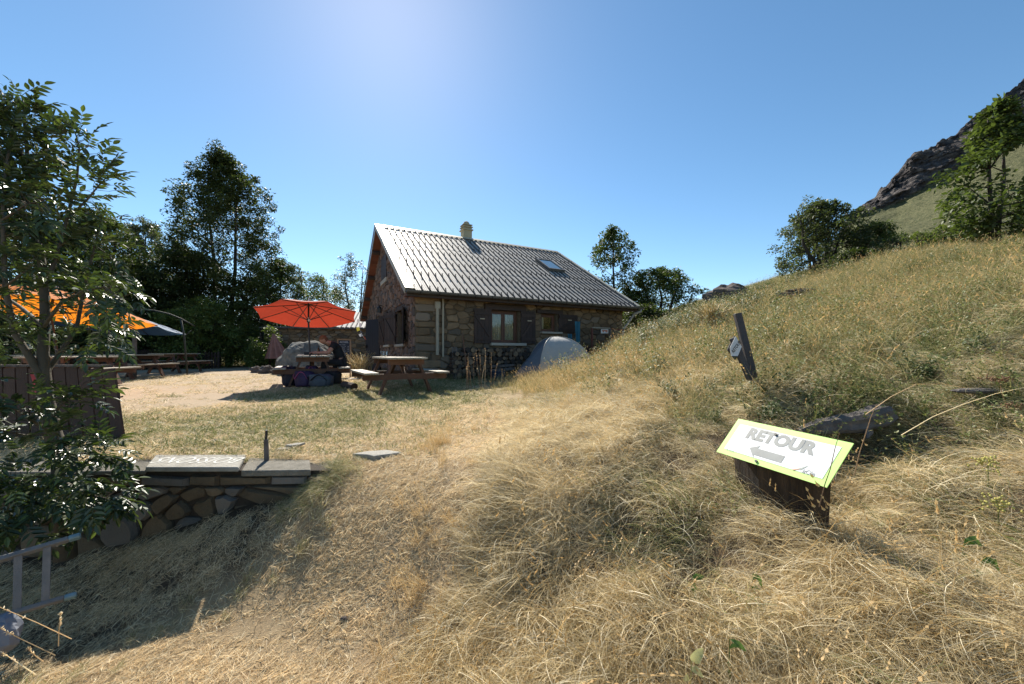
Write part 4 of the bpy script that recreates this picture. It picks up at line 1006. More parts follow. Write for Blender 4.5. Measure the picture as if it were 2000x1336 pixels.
def tree(name, label, cat, px, d, base_z, top_py, crown_w, mat, leaf=.10, clumps=260, per=45, crown_bot=.3, profile='oval', trunk_r=.10, nst=1,
         lean=0., seed=1, bark=None, group=None, crad=.32, hollow=.35, depth=1.0, stems=None, gaps=.25):
    """crown: clumps of leaves inside a lumpy volume; crown_w in metres"""
    rng = np.random.RandomState(seed); rr = random.Random(seed)
    if d > 14 and px < 560: clumps = int(clumps*1.5); per = int(per*1.35); crad *= 1.1
    x0 = X(px, d); y0 = d; z0 = h1(x0, y0) if base_z is None else base_z
    top = EYE+(690-top_py)/750*d; Ht = top-z0; cb = z0+Ht*crown_bot
    root = thing(name, label, cat, (x0, y0, z0), group=group)
    C = []; Rr = []; tries = 0
    off = rng.uniform(0, 50, 3)
    while len(C) < clumps and tries < clumps*60:
        tries += 1
        v = rng.random_sample(); th = rng.uniform(0, 2*math.pi)
        if profile == 'oval': w_ = math.sin(math.pi*min(1, (v*.93+.07)))**.6
        elif profile == 'egg': w_ = max(.05, math.sin(math.pi*min(1, (v*.93+.07))**.72))**.7
        elif profile == 'cone': w_ = min(1, (1.02-v)**.65*1.15)*min(1, v*3.5+.45)
        elif profile == 'dome': w_ = math.sqrt(max(0, 1-v*v))
        elif profile == 'column': w_ = .75+.25*math.sin(v*9)
        elif profile == 'fan': w_ = min(1, .35+v*1.1)*math.sqrt(max(0, 1-max(0, v-.55)**2*4.5))
        lump = 1 + .55*mnoise.noise(Vector((math.cos(th)*1.5+off[0], math.sin(th)*1.5+off[1], v*4+off[2]))) + .25*mnoise.noise(Vector((math.cos(th)*4+off[0], math.sin(th)*4, v*11+off[2])))
        q = rng.random_sample()**(.42 if hollow else .6)
        if q < hollow*.9 and rng.random_sample() < .7: continue
        R_ = crown_w/2*w_*lump*q
        p = np.array([x0+lean*v+R_*math.cos(th), y0+R_*math.sin(th)*depth, cb+(top-cb)*v*(1+.07*(lump-1)*2)])
        if mnoise.noise(Vector((p[0]*.9+off[0], p[1]*.9, p[2]*.9))) < -gaps: continue
        C.append(p); Rr.append(crad*rng.uniform(.55, 1.25)*(1-.35*v))
    C = np.array(C); Rr = np.array(Rr)
    V, F, R = leaves(C, leaf, per, Rr, rng)
    V -= np.array(root.location)
    me = arrmesh('crown', V, F, mat, R); me.attributes
    link('crown', me, root)
    tb = MB(); bark = bark or M_barkd
    nodes = []
    for s_ in range(nst):
        ox = (s_-(nst-1)/2)*trunk_r*3.2*(1 if nst > 1 else 0); pl = []
        for k in range(9):
            u = k/8; pl.append(Vector((x0+ox*(1+u*2.5)+lean*max(0, (z0+Ht*.93*u-cb)/(top-cb))+mnoise.noise(Vector((u*3, seed, s_)))*crown_w*.035, y0+mnoise.noise(Vector((u*3, seed, s_+9)))*crown_w*.035+ox*.5, z0-.1+Ht*.93*u)))
        rad = [trunk_r*(1-.88*(k/8))+.008 for k in range(9)]; rad[0] *= 1.35
        tb.tube(pl, rad, 7); nodes += [(pl[k], rad[k]) for k in range(2, 9)]
    tk = tb.build('trunk', bark, root, smooth=True)
    lb = MB(); idx = list(range(len(C))); rr.shuffle(idx)
    for i in idx[:min(len(idx), 90)]:
        c = Vector(C[i]); best = min(nodes, key=lambda n: (n[0]-c).length + (0 if n[0].z < c.z-.1 else 2.5))
        a = best[0]; mid = a.lerp(c, .5)+Vector((0, 0, -.06*(c-a).length+.05)); r0 = min(best[1]*.5, .012+.012*(c-a).length)
        lb.tube([a, mid, c], [r0, r0*.6, .005], 4, cap=False)
        if rr.random() < .25: nodes.append((mid, r0*.7))
    lb.build('limbs', bark, root)
    return root
bg_ = 'trees behind the terrace'
T = tree
T('tall_tree', 'tall dark broadleaf tree standing highest behind the terrace', 'tree', 436, 23, None, 304, 6.4, L_dark, .15, 520, 60, .12, 'egg', .15, 2, seed=33, crad=.50, gaps=.6)
T('broadleaf_tree', 'wide dark tree filling the gap left of the tall tree', 'tree', 345, 22, None, 492, 6.0, L_dark, .15, 330, 55, .08, 'oval', .16, 1, seed=4, crad=.55, group=bg_)
T('broadleaf_tree', 'grey green crown showing over the others left of the tall tree', 'tree', 285, 30, None, 438, 6.0, L_grey, .17, 260, 50, .15, 'dome', .18, 1, seed=5, crad=.55, group=bg_)
T('broadleaf_tree', 'shaggy tree directly behind the near sapling', 'tree', 180, 18, None, 415, 4.4, L_mid, .13, 340, 55, .08, 'dome', .16, 2, seed=6, crad=.5, group=bg_)
T('broadleaf_tree', 'dark tree at the left edge behind the orange parasol', 'tree', 40, 17, None, 430, 8.0, L_dark, .14, 380, 55, .05, 'dome', .18, 2, seed=7, crad=.55, group=bg_)
T('broadleaf_tree', 'low dense tree behind the blue parasol', 'tree', 265, 20.5, None, 520, 6.5, L_dark, .14, 340, 55, .03, 'dome', .14, 2, seed=8, crad=.5, group=bg_)
T('broadleaf_tree', 'low tree with lit yellow green leaves beside the far picnic table', 'tree', 398, 19.5, None, 590, 4.6, L_light, .11, 240, 50, .03, 'dome', .10, 2, seed=9, crad=.40, group=bg_)
T('broadleaf_tree', 'slim tree right of the tall tree with a bare leaning stem', 'tree', 497, 22, None, 520, 3.6, L_mid, .12, 150, 45, .12, 'oval', .13, 2, seed=10, crad=.36, group=bg_)
T('broadleaf_tree', 'leafy tree left of the red parasol', 'tree', 548, 24, None, 512, 4.2, L_mid, .13, 190, 50, .15, 'oval', .12, 1, seed=12, crad=.42, group=bg_)
T('broadleaf_tree', 'thin light tree rising above the red parasol', 'tree', 615, 27, None, 540, 4.6, L_light, .13, 230, 42, .05, 'dome', .10, 2, seed=13, crad=.46, group=bg_, gaps=.35)
T('broadleaf_tree', 'open branched tree beside the gable of the cottage', 'tree', 692, 28, None, 503, 4.6, L_grey, .13, 200, 40, .12, 'oval', .11, 2, seed=14, crad=.42, group=bg_, gaps=.22)
T('broadleaf_tree', 'small light tree between the red parasol and the cottage', 'tree', 655, 33, None, 562, 5.4, L_grey, .15, 220, 42, .05, 'dome', .11, 1, seed=15, crad=.5, group=bg_)
T('young_tree', 'low bright leaved young tree behind the boulder end of the terrace', 'tree', 520, 18.6, None, 640, 1.6, L_light, .10, 60, 40, .05, 'dome', .05, 2, seed=16, crad=.3, group=bg_)
T('broadleaf_tree', 'slender tree behind the right end of the roof', 'tree', 1198, 21, None, 452, 2.9, L_mid, .15, 150, 45, .30, 'oval', .10, 1, seed=21, crad=.36, group='trees behind the cottage', gaps=.2)
T('broadleaf_tree', 'round low tree beyond the cottage gutter end', 'tree', 1290, 20, None, 528, 4.0, L_mid, .13, 240, 45, .30, 'dome', .10, 3, seed=22, crad=.36, group='trees behind the cottage', gaps=.25)
T('broadleaf_tree', 'small tree filling the gap between the slender and the round one past the roof', 'tree', 1243, 20.5, None, 572, 2.8, L_mid, .13, 130, 45, .05, 'dome', .08, 2, seed=31, crad=.36, group='trees behind the cottage')
T('shrub', 'dark shrub growing against the right end of the cottage', 'shrub', 1262, 16.2, None, 600, 2.6, L_dark, .10, 150, 50, .0, 'dome', .04, 4, seed=23, crad=.30)
T('shrub', 'small yellow green shrub in front of the drainpipe', 'shrub', 1236, 11.8, None, 660, .9, L_light, .06, 34, 40, .0, 'dome', .02, 3, seed=24, crad=.15)
T('hillside_shrub', 'large dark shrub on the crest of the hillside', 'shrub', 1606, 15.5, None, 398, 3.7, L_dgrey, .11, 300, 46, .04, 'dome', .07, 4, seed=25, crad=.30, gaps=.2)
T('hillside_shrub', 'wispy grey shrub top rising behind the large dark shrub', 'shrub', 1590, 18.5, None, 385, 2.4, L_grey, .12, 90, 40, .35, 'oval', .06, 3, seed=26, crad=.3)
T('hillside_shrub', 'shrub leaning right of the large dark one, before the grassy flank', 'shrub', 1690, 14.5, None, 438, 1.9, L_mid, .09, 110, 42, .05, 'dome', .04, 4, seed=27, crad=.26, lean=.4)
T('hillside_shrub', 'low shrub at the foot of the large dark one', 'shrub', 1672, 13.2, None, 490, 1.5, L_dark, .09, 90, 45, .0, 'dome', .03, 4, seed=28, crad=.22)
T('hillside_tree', 'bright leaved tree with two thin trunks at the right edge', 'tree', 1942, 9.6, None, 205, 2.2, L_mid, .13, 230, 26, .12, 'cone', .055, 2, seed=29, crad=.24, bark=M_barkd, gaps=.15, lean=.1)
T('hillside_tree', 'dark leaved tree cut by the right edge of the picture', 'tree', 2065, 10.2, None, 350, 1.5, L_mid, .12, 170, 34, .12, 'oval', .055, 2, seed=30, crad=.28)
for i, (px, d, top, w_, m_) in enumerate(((1752,12.8,458,1.3,L_mid),(1800,12.0,452,1.2,L_light),(1850,11.4,440,1.2,L_mid),(1900,11.2,455,1.1,L_light),(1720,13.6,470,1.2,L_grey))):
    T('scrub_bush', ['green scrub bush on the crest, just right of the leaning shrub', 'yellowish scrub bush in the middle of the row on the crest', 'green scrub bush left of the two trunk tree', 'yellowish scrub bush at the foot of the two trunk tree', 'greyish scrub bush at the left end of the row on the crest'][i], 'bush', px, d, None, top, w_, m_, .06, 50, 45, .0, 'dome', .015, 3, seed=40+i, crad=.16, group='scrub along the crest')
def undergrowth():
    rng = np.random.RandomState(19); n = 1500; b = rng.uniform(-1.75, -.30, n); d = rng.uniform(21, 34, n); x = b*d
    hh = (1.6+2.6*vn(b*9, d*.2, 55))*np.where(b > -.62, .55, 1); z = H(x, d)+hh*rng.random_sample(n); k = ~((b > -.66) & (d < 23.5)); C = np.stack([x, d, z], 1)[k]
    V, F, R = leaves(C, .17, 55, rng.uniform(.45, .8, len(C)), rng)
    o = link('undergrowth', arrmesh('undergrowth', V, F, L_mid, R)); tag(o, 'dense bushy undergrowth below the trees', None, None, 'stuff')
undergrowth()
# distant wood behind everything on the left
def far_wood():
    rng = np.random.RandomState(9); n = 900; b = rng.uniform(-1.9, .45, n); d = rng.uniform(38, 60, n)
    x = b*d; topz = EYE + (.03+.10*vn(b*7, b*0, 51)*np.where(b < -.35, 1, .55))*d
    z = -.5+(topz+.5)*rng.random_sample(n)**.7; C = np.stack([x, d, z], 1)
    V, F, R = leaves(C, .5, 40, rng.uniform(.8, 1.6, n), rng)
    o = link('distant_wood', arrmesh('distant_wood', V, F, L_dark, R)); tag(o, 'far wood closing the view behind the terrace', None, None, 'stuff')
far_wood()
# ------------------------------------------------------------------ materials of the loose things
M_table = mk('brown_stained_pine', (.16,.075,.042), (.09,.045,.028), 3, .65, .5, 40, rv=.2, stretch=(1,1,1))
M_plank = mk('sun_bleached_plank', (.40,.36,.28), (.26,.22,.165), 3, .6, .5, 45, rv=.15)
M_fence = mk('red_brown_fence_board', (.070,.038,.029), (.038,.024,.020), 3, .7, .5, 40, rv=.25, stretch=(1,1,.25))
M_log = mk('log_bark', (.09,.065,.048), (.045,.034,.028), 8, .9, .8, 50, rv=.3)
M_logend = mk('log_end', (.20,.14,.085), (.10,.075,.055), 10, .9, .2, rv=.35, third=(.055,.045,.038))
M_logfresh = mk('fresh_log_end', (.50,.35,.17), (.40,.27,.12), 12, .8, rv=.05)
M_grey = mk('grey_weathered_wood', (.23,.20,.18), (.075,.063,.055), 9, .9, 1.4, 60, rv=.12, stretch=(1,1,1))
M_slab = mk('pale_stone_slab', (.40,.38,.33), (.22,.205,.17), 7, .9, .8, 40, rv=.1)
M_rock = mk('grey_boulder', (.24,.23,.205), (.085,.085,.08), 4.5, .95, 2.0, 9, rv=.08, spec=.2)
M_rockd = mk('dark_hill_rock', (.155,.125,.11), (.085,.072,.065), 3, .95, 1., 20, rv=.12, spec=.15)
M_stump = mk('old_stump_wood', (.19,.12,.07), (.045,.03,.02), 16, .9, 2.2, 45, rv=.1, stretch=(1,1,.10))
M_post = mk('dark_grey_post', (.085,.078,.08), (.05,.046,.05), 6, .8, .7, 60, rv=.1, stretch=(1,1,.2))
def cloth(name, c, tr, c2=None, tc=None): return mk(name, c, c2 or tuple(x*.85 for x in c), 8, .75, .1, 120, rv=.04, trans=tr, tcol=tc)
M_red = cloth('red_canopy_fabric', (.40,.045,.022), .36); M_orange = cloth('orange_canopy_fabric', (.72,.22,.015), .55)
M_blue = cloth('grey_blue_canopy_fabric', (.05,.115,.21), .12); M_frame = mk('dark_parasol_frame', (.04,.035,.032), None, 5, .5, rv=.1)
M_white = mk('white_paint', (.75,.74,.70), (.62,.61,.57), 8, .5, rv=.04)
M_steel = mk('grey_steel_tube', (.035,.04,.035), (.025,.03,.025), 6, .7, rv=.06, metal=.0)
# ------------------------------------------------------------------ picnic tables (local frame: long axis Y)
def make_picnic(group, label, L_=1.9, half=.70, top_w=.74):
    t = thing('picnic_table', label, 'picnic table', group=group)
    n = 5; pw = top_w/n
    for k in range(n): MB().new().box((-top_w/2+pw*(k+.5), random.uniform(-.006,.006), .735), (pw-.012, L_, .038)).build('tabletop_plank', M_plank, t, local=True, bevel=.004)
    for s in (-1, 1):
        for k in range(2): MB().new().box((s*half+(k-.5)*.135, random.uniform(-.01,.01), .445), (.125, L_, .038)).build('bench_plank', M_plank, t, local=True, bevel=.004)
        y = s*(L_/2-.28)
        for q in (-1, 1): MB().new().beam((q*.52, y, 0), (q*.24, y, .70), .045, .12, up=(0,1,0)).build('leg', M_table, t, local=True)
        MB().new().box((0, y+s*.048, .37), (2*half+.26, .045, .12)).build('bench_support', M_table, t, local=True)
        MB().new().box((0, y+s*.048, .66), (top_w-.02, .045, .11)).build('top_support', M_table, t, local=True)
        MB().new().beam((0, y, .36), (0, s*.12, .70), .07, .045).build('brace', M_table, t, local=True)
    return t
def ang(dx, dy): return math.atan2(-dx, dy)      # rotation that turns local +Y to (dx, dy)
pt0 = make_picnic('picnic tables on the terrace', 'near brown picnic table with two empty glasses on its top')
axd = Vector((-.5, .86, 0)).normalized(); cA = Vector((-2.0, 7.5, 0)) + axd*.95
def put(o, x, y, rz, dz=0.): o.location = (x, y, h1(x, y)+dz); o.rotation_euler = (0, 0, rz); WM[o.name] = Matrix.Translation(o.location) @ Matrix.Rotation(rz, 4, 'Z')
put(pt0, cA.x, cA.y, ang(axd.x, axd.y), .0)
def tcopy(label, x, y, rz, dz=0.):
    c = copy_tree(pt0); c['label'] = label; put(c, x, y, rz, dz); return c
TB = Vector((-5.22, 10.05, 0)); axr = Vector((-.47,.88,0)).normalized()
tcopy('picnic table under the red parasol where the man sits', TB.x, TB.y, ang(axr.x, axr.y))
for i, (x, y, l) in enumerate(((-10.75, 9.4, 'picnic table partly hidden by the sapling, under the orange parasol'), (-11.95, 12.0, 'middle picnic table of the row beside the back fence'), (-13.3, 15.2, 'farthest picnic table of the row beside the back fence'))):
    tcopy(l, x, y, ang(-.2, .98))
tcopy('picnic table in deep shade left of the row, under the blue parasol', -13.4, 11.4, ang(-.15, .98))
# glasses on near table
def glass(px, d, label, h=.13, r=.036):
    b = P(px, 690, d); t = h1(cA.x, cA.y)+.755
    g = thing('drinking_glass', label, 'glass', (b.x, b.y, t), group='glasses on the near picnic table')
    m = MB(); pts = [(b.x, b.y, t+.002), (b.x, b.y, t+.01), (b.x, b.y, t+h*.5), (b.x, b.y, t+h)]; m.tube(pts, [r*.8, r*.82, r*.9, r], 12, cap=False)
    m.poly([(b.x+r*.8*math.cos(a*math.pi/6), b.y+r*.8*math.sin(a*math.pi/6), t+.004) for a in range(12)])
    m.build('vessel', M_glass, g, smooth=True)
    MB().tube([(b.x, b.y, t+.006), (b.x, b.y, t+.03)], [r*.76, r*.8], 12).build('drink_rest', mk('drink', (.5,.45,.35), None, 5, .2, rv=.05), g)
glass(746.5, 8.7, 'left one of the two empty glasses on the near picnic table'); glass(753, 8.6, 'right one of the two empty glasses on the near picnic table', .12, .038)
# ------------------------------------------------------------------ parasols
def parasol(label, centre, R, rise, tilt_dir, tilt, mat, base, nrib=8, phase=0., valance=.0, pole_mat=M_frame, drop=.55, cat='parasol', group='parasols over the tables', crank=True, polepts=None):
    """centre = rim centre; canopy apex is 'rise' above it along the tilted axis"""
    th = thing('parasol', label, cat, base, group=group)
    ax = (ZV*math.cos(tilt) + Vector(tilt_dir).normalized()*math.sin(tilt)).normalized()
    u = Vector(tilt_dir).normalized(); u = (u-ax*u.dot(ax)).normalized(); v = ax.cross(u)
    c = Vector(centre); apex = c+ax*rise
    rim = [c+(u*math.cos(2*math.pi*k/nrib+phase)+v*math.sin(2*math.pi*k/nrib+phase))*R for k in range(nrib)]
    for k in range(nrib):
        a, b = rim[k], rim[(k+1) % nrib]
        def f(i, j):
            e = a.lerp(b, i); p = apex.lerp(e, j); sag = math.sin(math.pi*i)*j*.035*R
            p = p - ax*sag*.6 + (c-e).normalized()*sag*.9*j
            return p + ax*math.sin(math.pi*j)*.03*R
        m = MB().new(); m.grid(f, 6, 6); m.build('canopy_panel', mat, th, smooth=True)
        rb = MB(); rb.beam(apex-ax*.03, a-ax*.015, .014, .018); rr = rb.build('rib', pole_mat, th)
        hub = c-ax*(drop-rise*.9)*.55
        MB().beam(hub, apex.lerp(a, .5)-ax*.02, .012, .014).build('strut', pole_mat, rr)
    if polepts is None:
        kn = apex-ax*.45
        MB().tube([Vector(base)+Vector((0,0,-.02)), Vector(base).lerp(kn, .5), kn, apex+ax*.08], .022, 8).build('pole', pole_mat, th, smooth=True)
        MB().tube([hub-ax*.05, hub+ax*.05], .04, 8).build('runner', pole_mat, th)
        if crank: MB().tube([kn+ax*.05, kn-ax*.0+Vector((.04,-.03,-.03))], .03, 8).build('crank', M_white, th)
    MB().tube([apex+ax*.04, apex+ax*.14], [.03, .012], 8).build('finial', M_white, th)
    return th
dp = 9.85
cR = P(602.5, 615, dp); parasol('open red parasol tilted towards the sun over the seated man', cR, 1.21, .31, (-.45, 1, 0), math.radians(12.5), M_red, (X(608, 9.7), 9.7, h1(X(608, 9.7), 9.7)), phase=math.radians(22.5))
cO = P(98, 604, 7.4); parasol('large orange parasol glowing through the sapling at the left', cO, 1.55, .40, (.3, 1, 0), math.radians(11), M_orange, (X(128, 7.3), 7.3, h1(X(128, 7.3), 7.3)), phase=math.radians(10), nrib=8)
# blue one hangs from a curved arm
cB = P(228, 640, 12.5); tb_ = G(366, 13.6)
b_ = parasol('grey blue parasol hanging from a curved arm behind the orange one', cB, 1.75, .50, (.2, 1, 0), math.radians(6), M_blue, tb_, nrib=6, phase=.5, polepts=1)
M_ = MB(); a0 = tb_; mast = [a0, P(360, 660, 13.6), P(353, 622, 13.5)]; M_.tube(mast, .028, 8)
M_.tube([P(380, 637, 13.7), P(353, 622, 13.5), P(330, 613, 13.3), P(300, 606, 13.0), P(270, 604, 12.8), P(252, 606, 12.6)], .022, 8)
M_.tube([P(362, 655, 13.6), P(374, 645, 13.7)], .012, 6); M_.build('mast', M_steel, b_, smooth=True)
MB().tube([P(262, 604, 12.7), cB+ZV*.45], .012, 6).build('hanger', M_steel, b_)
# light curved arm of the orange parasol
# wooden support post under the blue parasol
wp = G(262, 12.0); t = thing('wooden_post', 'rough wooden post with forked top under the grey blue parasol', 'post', wp)
MB().tube([wp-ZV*.1, P(263, 665, 12), P(262, 645, 12.)], [.06, .055, .05], 8).build('shaft', M_grey, t, smooth=True)
MB().tube([P(263,655,12), P(270,638,12)], .025, 6).tube([P(263,655,12), P(256,637,12)], .025, 6).build('fork', M_grey, t)
# ------------------------------------------------------------------ fences
def near_fence():
    A = G(-40, 4.0); B = G(214, 3.95); t = thing('board_fence', 'red brown board fence with its last boards leaning, behind the sapling', 'fence', A)
    U = (B-A).normalized(); U.z = 0; U.normalize(); Nn = Vector((U.y, -U.x, 0)); n = 11; L_ = (B-A).length+.12; w_ = L_/n
    for k in range(n):
        c = A+U*(w_*(k+.5)); lean = .02+.10*(k/(n-1))**2
        top = .74+random.uniform(-.015,.015); b = MB().new()
        z0_ = h1(c.x, c.y)
        b.beam(Vector((c.x, c.y, z0_-.06))+U*lean*.5, Vector((c.x, c.y, z0_+top))-U*lean*.5, w_-.018, .022, up=Nn)
        b.build('board', M_fence, t)
    for h in (.16, .56): MB().beam(A+ZV*h+Nn*-.03, B+ZV*h+Nn*-.03, .03, .07).build('rail', M_fence, t)
    MB().beam(A+ZV*.765, B+ZV*.755, .06, .02).build('cap_rail', M_grey, t)
    MB().box(B+U*.05+ZV*.42-Nn*.02, (.03,.05,.12)).tube([B+U*.05+ZV*.42, B+U*.14+ZV*.44], .008, 6).build('latch', M_iron, t)
near_fence()
tape = MB(); p = P(64, 733, 3.9); tape.grid(lambda u, v: p+Vector(((u-.5)*.055, .02*math.sin(v*3), -.09+ .19*(1-v)-.09)), 3, 5)
tag(tape.build('marking_tape', mk('pink_tape', (.75,.10,.14), None, 6, .4, rv=.03, trans=.3)), 'pink strip of marking tape tied to the branch in front of the board fence', 'tape')
def pickets(name, label, A, B, n, h, seg=''):
    t = thing(name, label, 'fence', A, group='fences at the back of the terrace'); U = (B-A); L_ = U.length; U.normalize()
    Nn = Vector((U.y, -U.x, 0)).normalized()
    for k in range(n):
        c = A.lerp(B, (k+.5)/n); z_ = h1(c.x, c.y); w_ = L_/n*.62; hh = h*random.uniform(.94, 1.03)
        m = MB().new(); a = Vector((c.x, c.y, z_))
        U2 = Vector((U.x, U.y, 0)).normalized()
        m.poly([a-U2*w_/2, a+U2*w_/2, a+U2*w_/2+ZV*(hh-.06), a+ZV*hh, a-U2*w_/2+ZV*(hh-.06)], .02, Nn); m.build('picket', M_dwood, t)
    for q in (.25, .7): MB().beam(A+ZV*h*q-Nn*.03, B+ZV*h*q-Nn*.03, .03, .07).build('rail', M_dwood, t)
fa = G(200, 15.5); fb = G(345, 19.0); fc = G(430, 18.4)
pickets('picket_fence', 'dark picket fence behind the picnic tables under the trees', fa, fb, 34, .95)
pickets('picket_fence', 'short dark end of the picket fence right of the farthest picnic table', fb, fc, 14, .85)
# ------------------------------------------------------------------ retaining wall with flat coping
def retaining_wall():
    y0_ = 2.98; xL = -5.6; xR = WALL_X1+.10; topz = .70
    t = thing('retaining_wall', 'low stone retaining wall in shadow carrying flat slabs', 'wall', (-3.2, y0_, .2))
    O = Vector((0, y0_, 0)); U = Vector((1,0,0)); Nn = Vector((0,-1,0))
    MB().box(O+U*(xL+xR)/2+ZV*.12-Nn*.10, (xR-xL, .26, 1.16), axes=(U, Vector((0,1,0)), ZV)).build('core', mk('dark_earth_joint', (.055,.042,.03), (.03,.024,.018), 9, .95, .8, 60, rv=.05), t)
    def zp(sx, sy): # zoom-5 coordinates to wall coordinates
        px = 230+sx/4.771; py = 800+sy/4.771; return ((px-1000)/750*y0_, EYE-(py-690)/750*y0_)
    big = [(385,742),(765,760),(1120,705),(600,925),(290,925),(850,880),(110,1020),(430,1040),(1050,850),(900,620),(640,655),(1330,650),(60,850),(230,640),(1290,780),(-60,700),(-120,930),(700,1060),(1180,900),(480,850),(970,700),(60,620)]
    seeds = [zp(*b) for b in big]
    r = random.Random(4)
    for q in range(60):
        x_ = r.uniform(xL, -3.35); seeds.append((x_, r.uniform(-.4, .6)))
    for x_ in np.arange(-3.3, -1.5, .26): seeds.append((x_+r.uniform(-.05,.05), r.uniform(-.25, -.05)))
    M_rs = mk('retaining_stone', (.18,.14,.09), (.10,.078,.053), 6, .9, 1., 26, rv=.32, third=(.165,.15,.13), spec=.2)
    k = 0
    for pl in cells(seeds, (xL, -.45, xR, .585), 1.35, (), gap=.006):
        mb = MB().new(); stone(mb, pl, O, U, ZV, Nn, random.uniform(.05, .085), rk=.25); mb.build('stone', M_rs, t); k += 1
    xs = xL
    while xs < xR-.05:
        w_ = r.uniform(.22, .42); x2 = min(xR, xs+w_)
        mb = MB().new(); stone(mb, [(xs+.006, .595+r.uniform(-.01,.01)), (x2-.006, .595+r.uniform(-.01,.01)), (x2-.008, .655+r.uniform(-.008,.012)), (xs+.008, .66+r.uniform(-.01,.01))], O, U, ZV, Nn, random.uniform(.05, .08), ck=False); mb.build('stone', M_rs, t); xs = x2
    # coping slabs
    def slab(pxs, zt, th_, name, mat, wob=.0, ret=False):
        pts = [Vector(q) for q in pxs]; m = MB().new(); m.poly([(q.x+r.uniform(-wob,wob), q.y+r.uniform(-wob,wob), zt) for q in pts], th_, (0,0,-1)); return m.build(name, mat, t, bevel=.006)
    M_slab2 = mk('lichened_slab', (.24,.22,.18), (.12,.11,.085), 14, .95, 1.2, 60, rv=.15)
    yf, yb = y0_-.10, 3.24
    s1 = slab([(X(284, yf), yf, 0), (X(466, yf), yf, 0), (X(480, yb), yb, 0), (X(304, yb), yb, 0)], .745, .035, 'smooth_slab', M_slab)
    slab([(X(468, yf)+.02, yf+.01, 0), (X(604, yf), yf+.02, 0), (X(612, yb), yb-.03, 0), (X(484, yb), yb, 0)], .715, .045, 'rough_slab', M_slab2, .02)
    slab([(X(150, yf), yf+.02, 0), (X(280, yf), yf, 0), (X(300, yb), yb, 0), (X(180, yb), yb, 0)], .712, .03, 'rough_slab', M_slab2, .02)
    slab([(xL, yf+.02, 0), (X(146, yf), yf, 0), (X(174, yb), yb, 0), (xL, yb, 0)], .708, .03, 'rough_slab', M_slab2, .02)
    vs, fs, bb = textmesh('BOISSONS', 1, -.004); W_ = .66/(bb[1]-bb[0]); Hh = .155/(bb[3]-bb[2])
    m = MB(); cx = (bb[0]+bb[1])/2; cy = (bb[2]+bb[3])/2; ctr = Vector((X(386, 3.06), 3.065, .7475))
    m.add([ctr + Vector((-(v[0]-cx)*W_, -(v[1]-cy)*Hh, 0)) for v in vs], fs); m.build('painted_word', mk('white_outline_paint', (.62,.61,.56), (.45,.44,.40), 20, .8, rv=.03), s1)
retaining_wall()
def rockmesh(c, r, seed, nz=.35, nu=16, nv=12, flat=0.):
    m = MB().new(); m.ball(c, r, nu, nv, nz, seed); 
    if flat: m.v = [(v[0], v[1], min(v[2], flat)) for v in m.v]
    return m
def rock(name, label, c, r, seed, mat, group=None, nz=.35, flat=0., nu=16, nv=12):
    o = rockmesh(c, r, seed, nz, nu, nv, flat).build(name, mat, smooth=False); tag(o, label, 'rock', group); return o
# stake on the coping
b = Vector((X(521, 3.17), 3.17, .72)); st = thing('stake', 'short wooden stake with a rusty pin beside the slabs', 'stake', b)
MB().tube([b-ZV*.05, b+Vector((-.006,0,.17))], [.020,.017], 7).build('stake_body', M_grey, st)
MB().tube([b+Vector((-.006,0,.165)), b+Vector((-.002,0,.245))], .010, 6).build('pin', M_iron, st)
def flag(name, label, pts, z, th_, mat, wob=.01, group=None):
    m = MB().new(); m.poly([(x_+random.uniform(-wob, wob), y_+random.uniform(-wob, wob), z+random.uniform(-.004,.004)) for x_, y_ in pts], th_, (0,0,-1)); return tag(m.build(name, mat, bevel=.004), label, 'stone slab', group)
def gp(px, py, d0=3.0):   # point on the ground seen at px, py
    d = d0
    for _ in range(60):
        x_ = X(px, d); z_ = EYE-(py-690)/750*d; e = z_-h1(x_, d)
        d = d + e*.8 if abs(e) > 1e-3 else d
        if d < .5: d = .5
    return Vector((X(px, d), d, h1(X(px, d), d)))
q = gp(735, 893); r1 = [(q.x+a*.21, q.y+b_*.10) for a, b_ in ((-1,.0),(-.5,.75),(.3,1),(1,.5),(.95,.1),(.1,-.8),(-.3,-.5))]
flag('flagstone', 'flat pale flagstone set across the dry path', r1, q.z+.035, .05, M_slab)
q = gp(560, 880); flag('flat_stone', 'upper of two pale flat stones by the rusty stake', [(q.x-.04,q.y+.02),(q.x+.03,q.y+.09),(q.x+.12,q.y+.10),(q.x+.10,q.y+.03),(q.x+.03,q.y-.0)], q.z+.05, .02, M_slab)
flag('flat_stone', 'lower of two pale flat stones by the rusty stake', [(q.x-.09,q.y-.04),(q.x-.04,q.y+.01),(q.x+.05,q.y+.0),(q.x+.03,q.y-.04)], q.z+.03, .02, M_slab)
q = gp(310, 873, 3.6); rock('pale_stone', 'small white stone in the turf behind the retaining wall', q+Vector((0,0,.01)), (.035,.025,.014), 3, M_slab)
q = gp(420, 861, 4); rock('pale_stone', 'tiny pale stone in the green turf behind the coping', q+Vector((0,0,.005)), (.018,.014,.009), 4, M_slab)
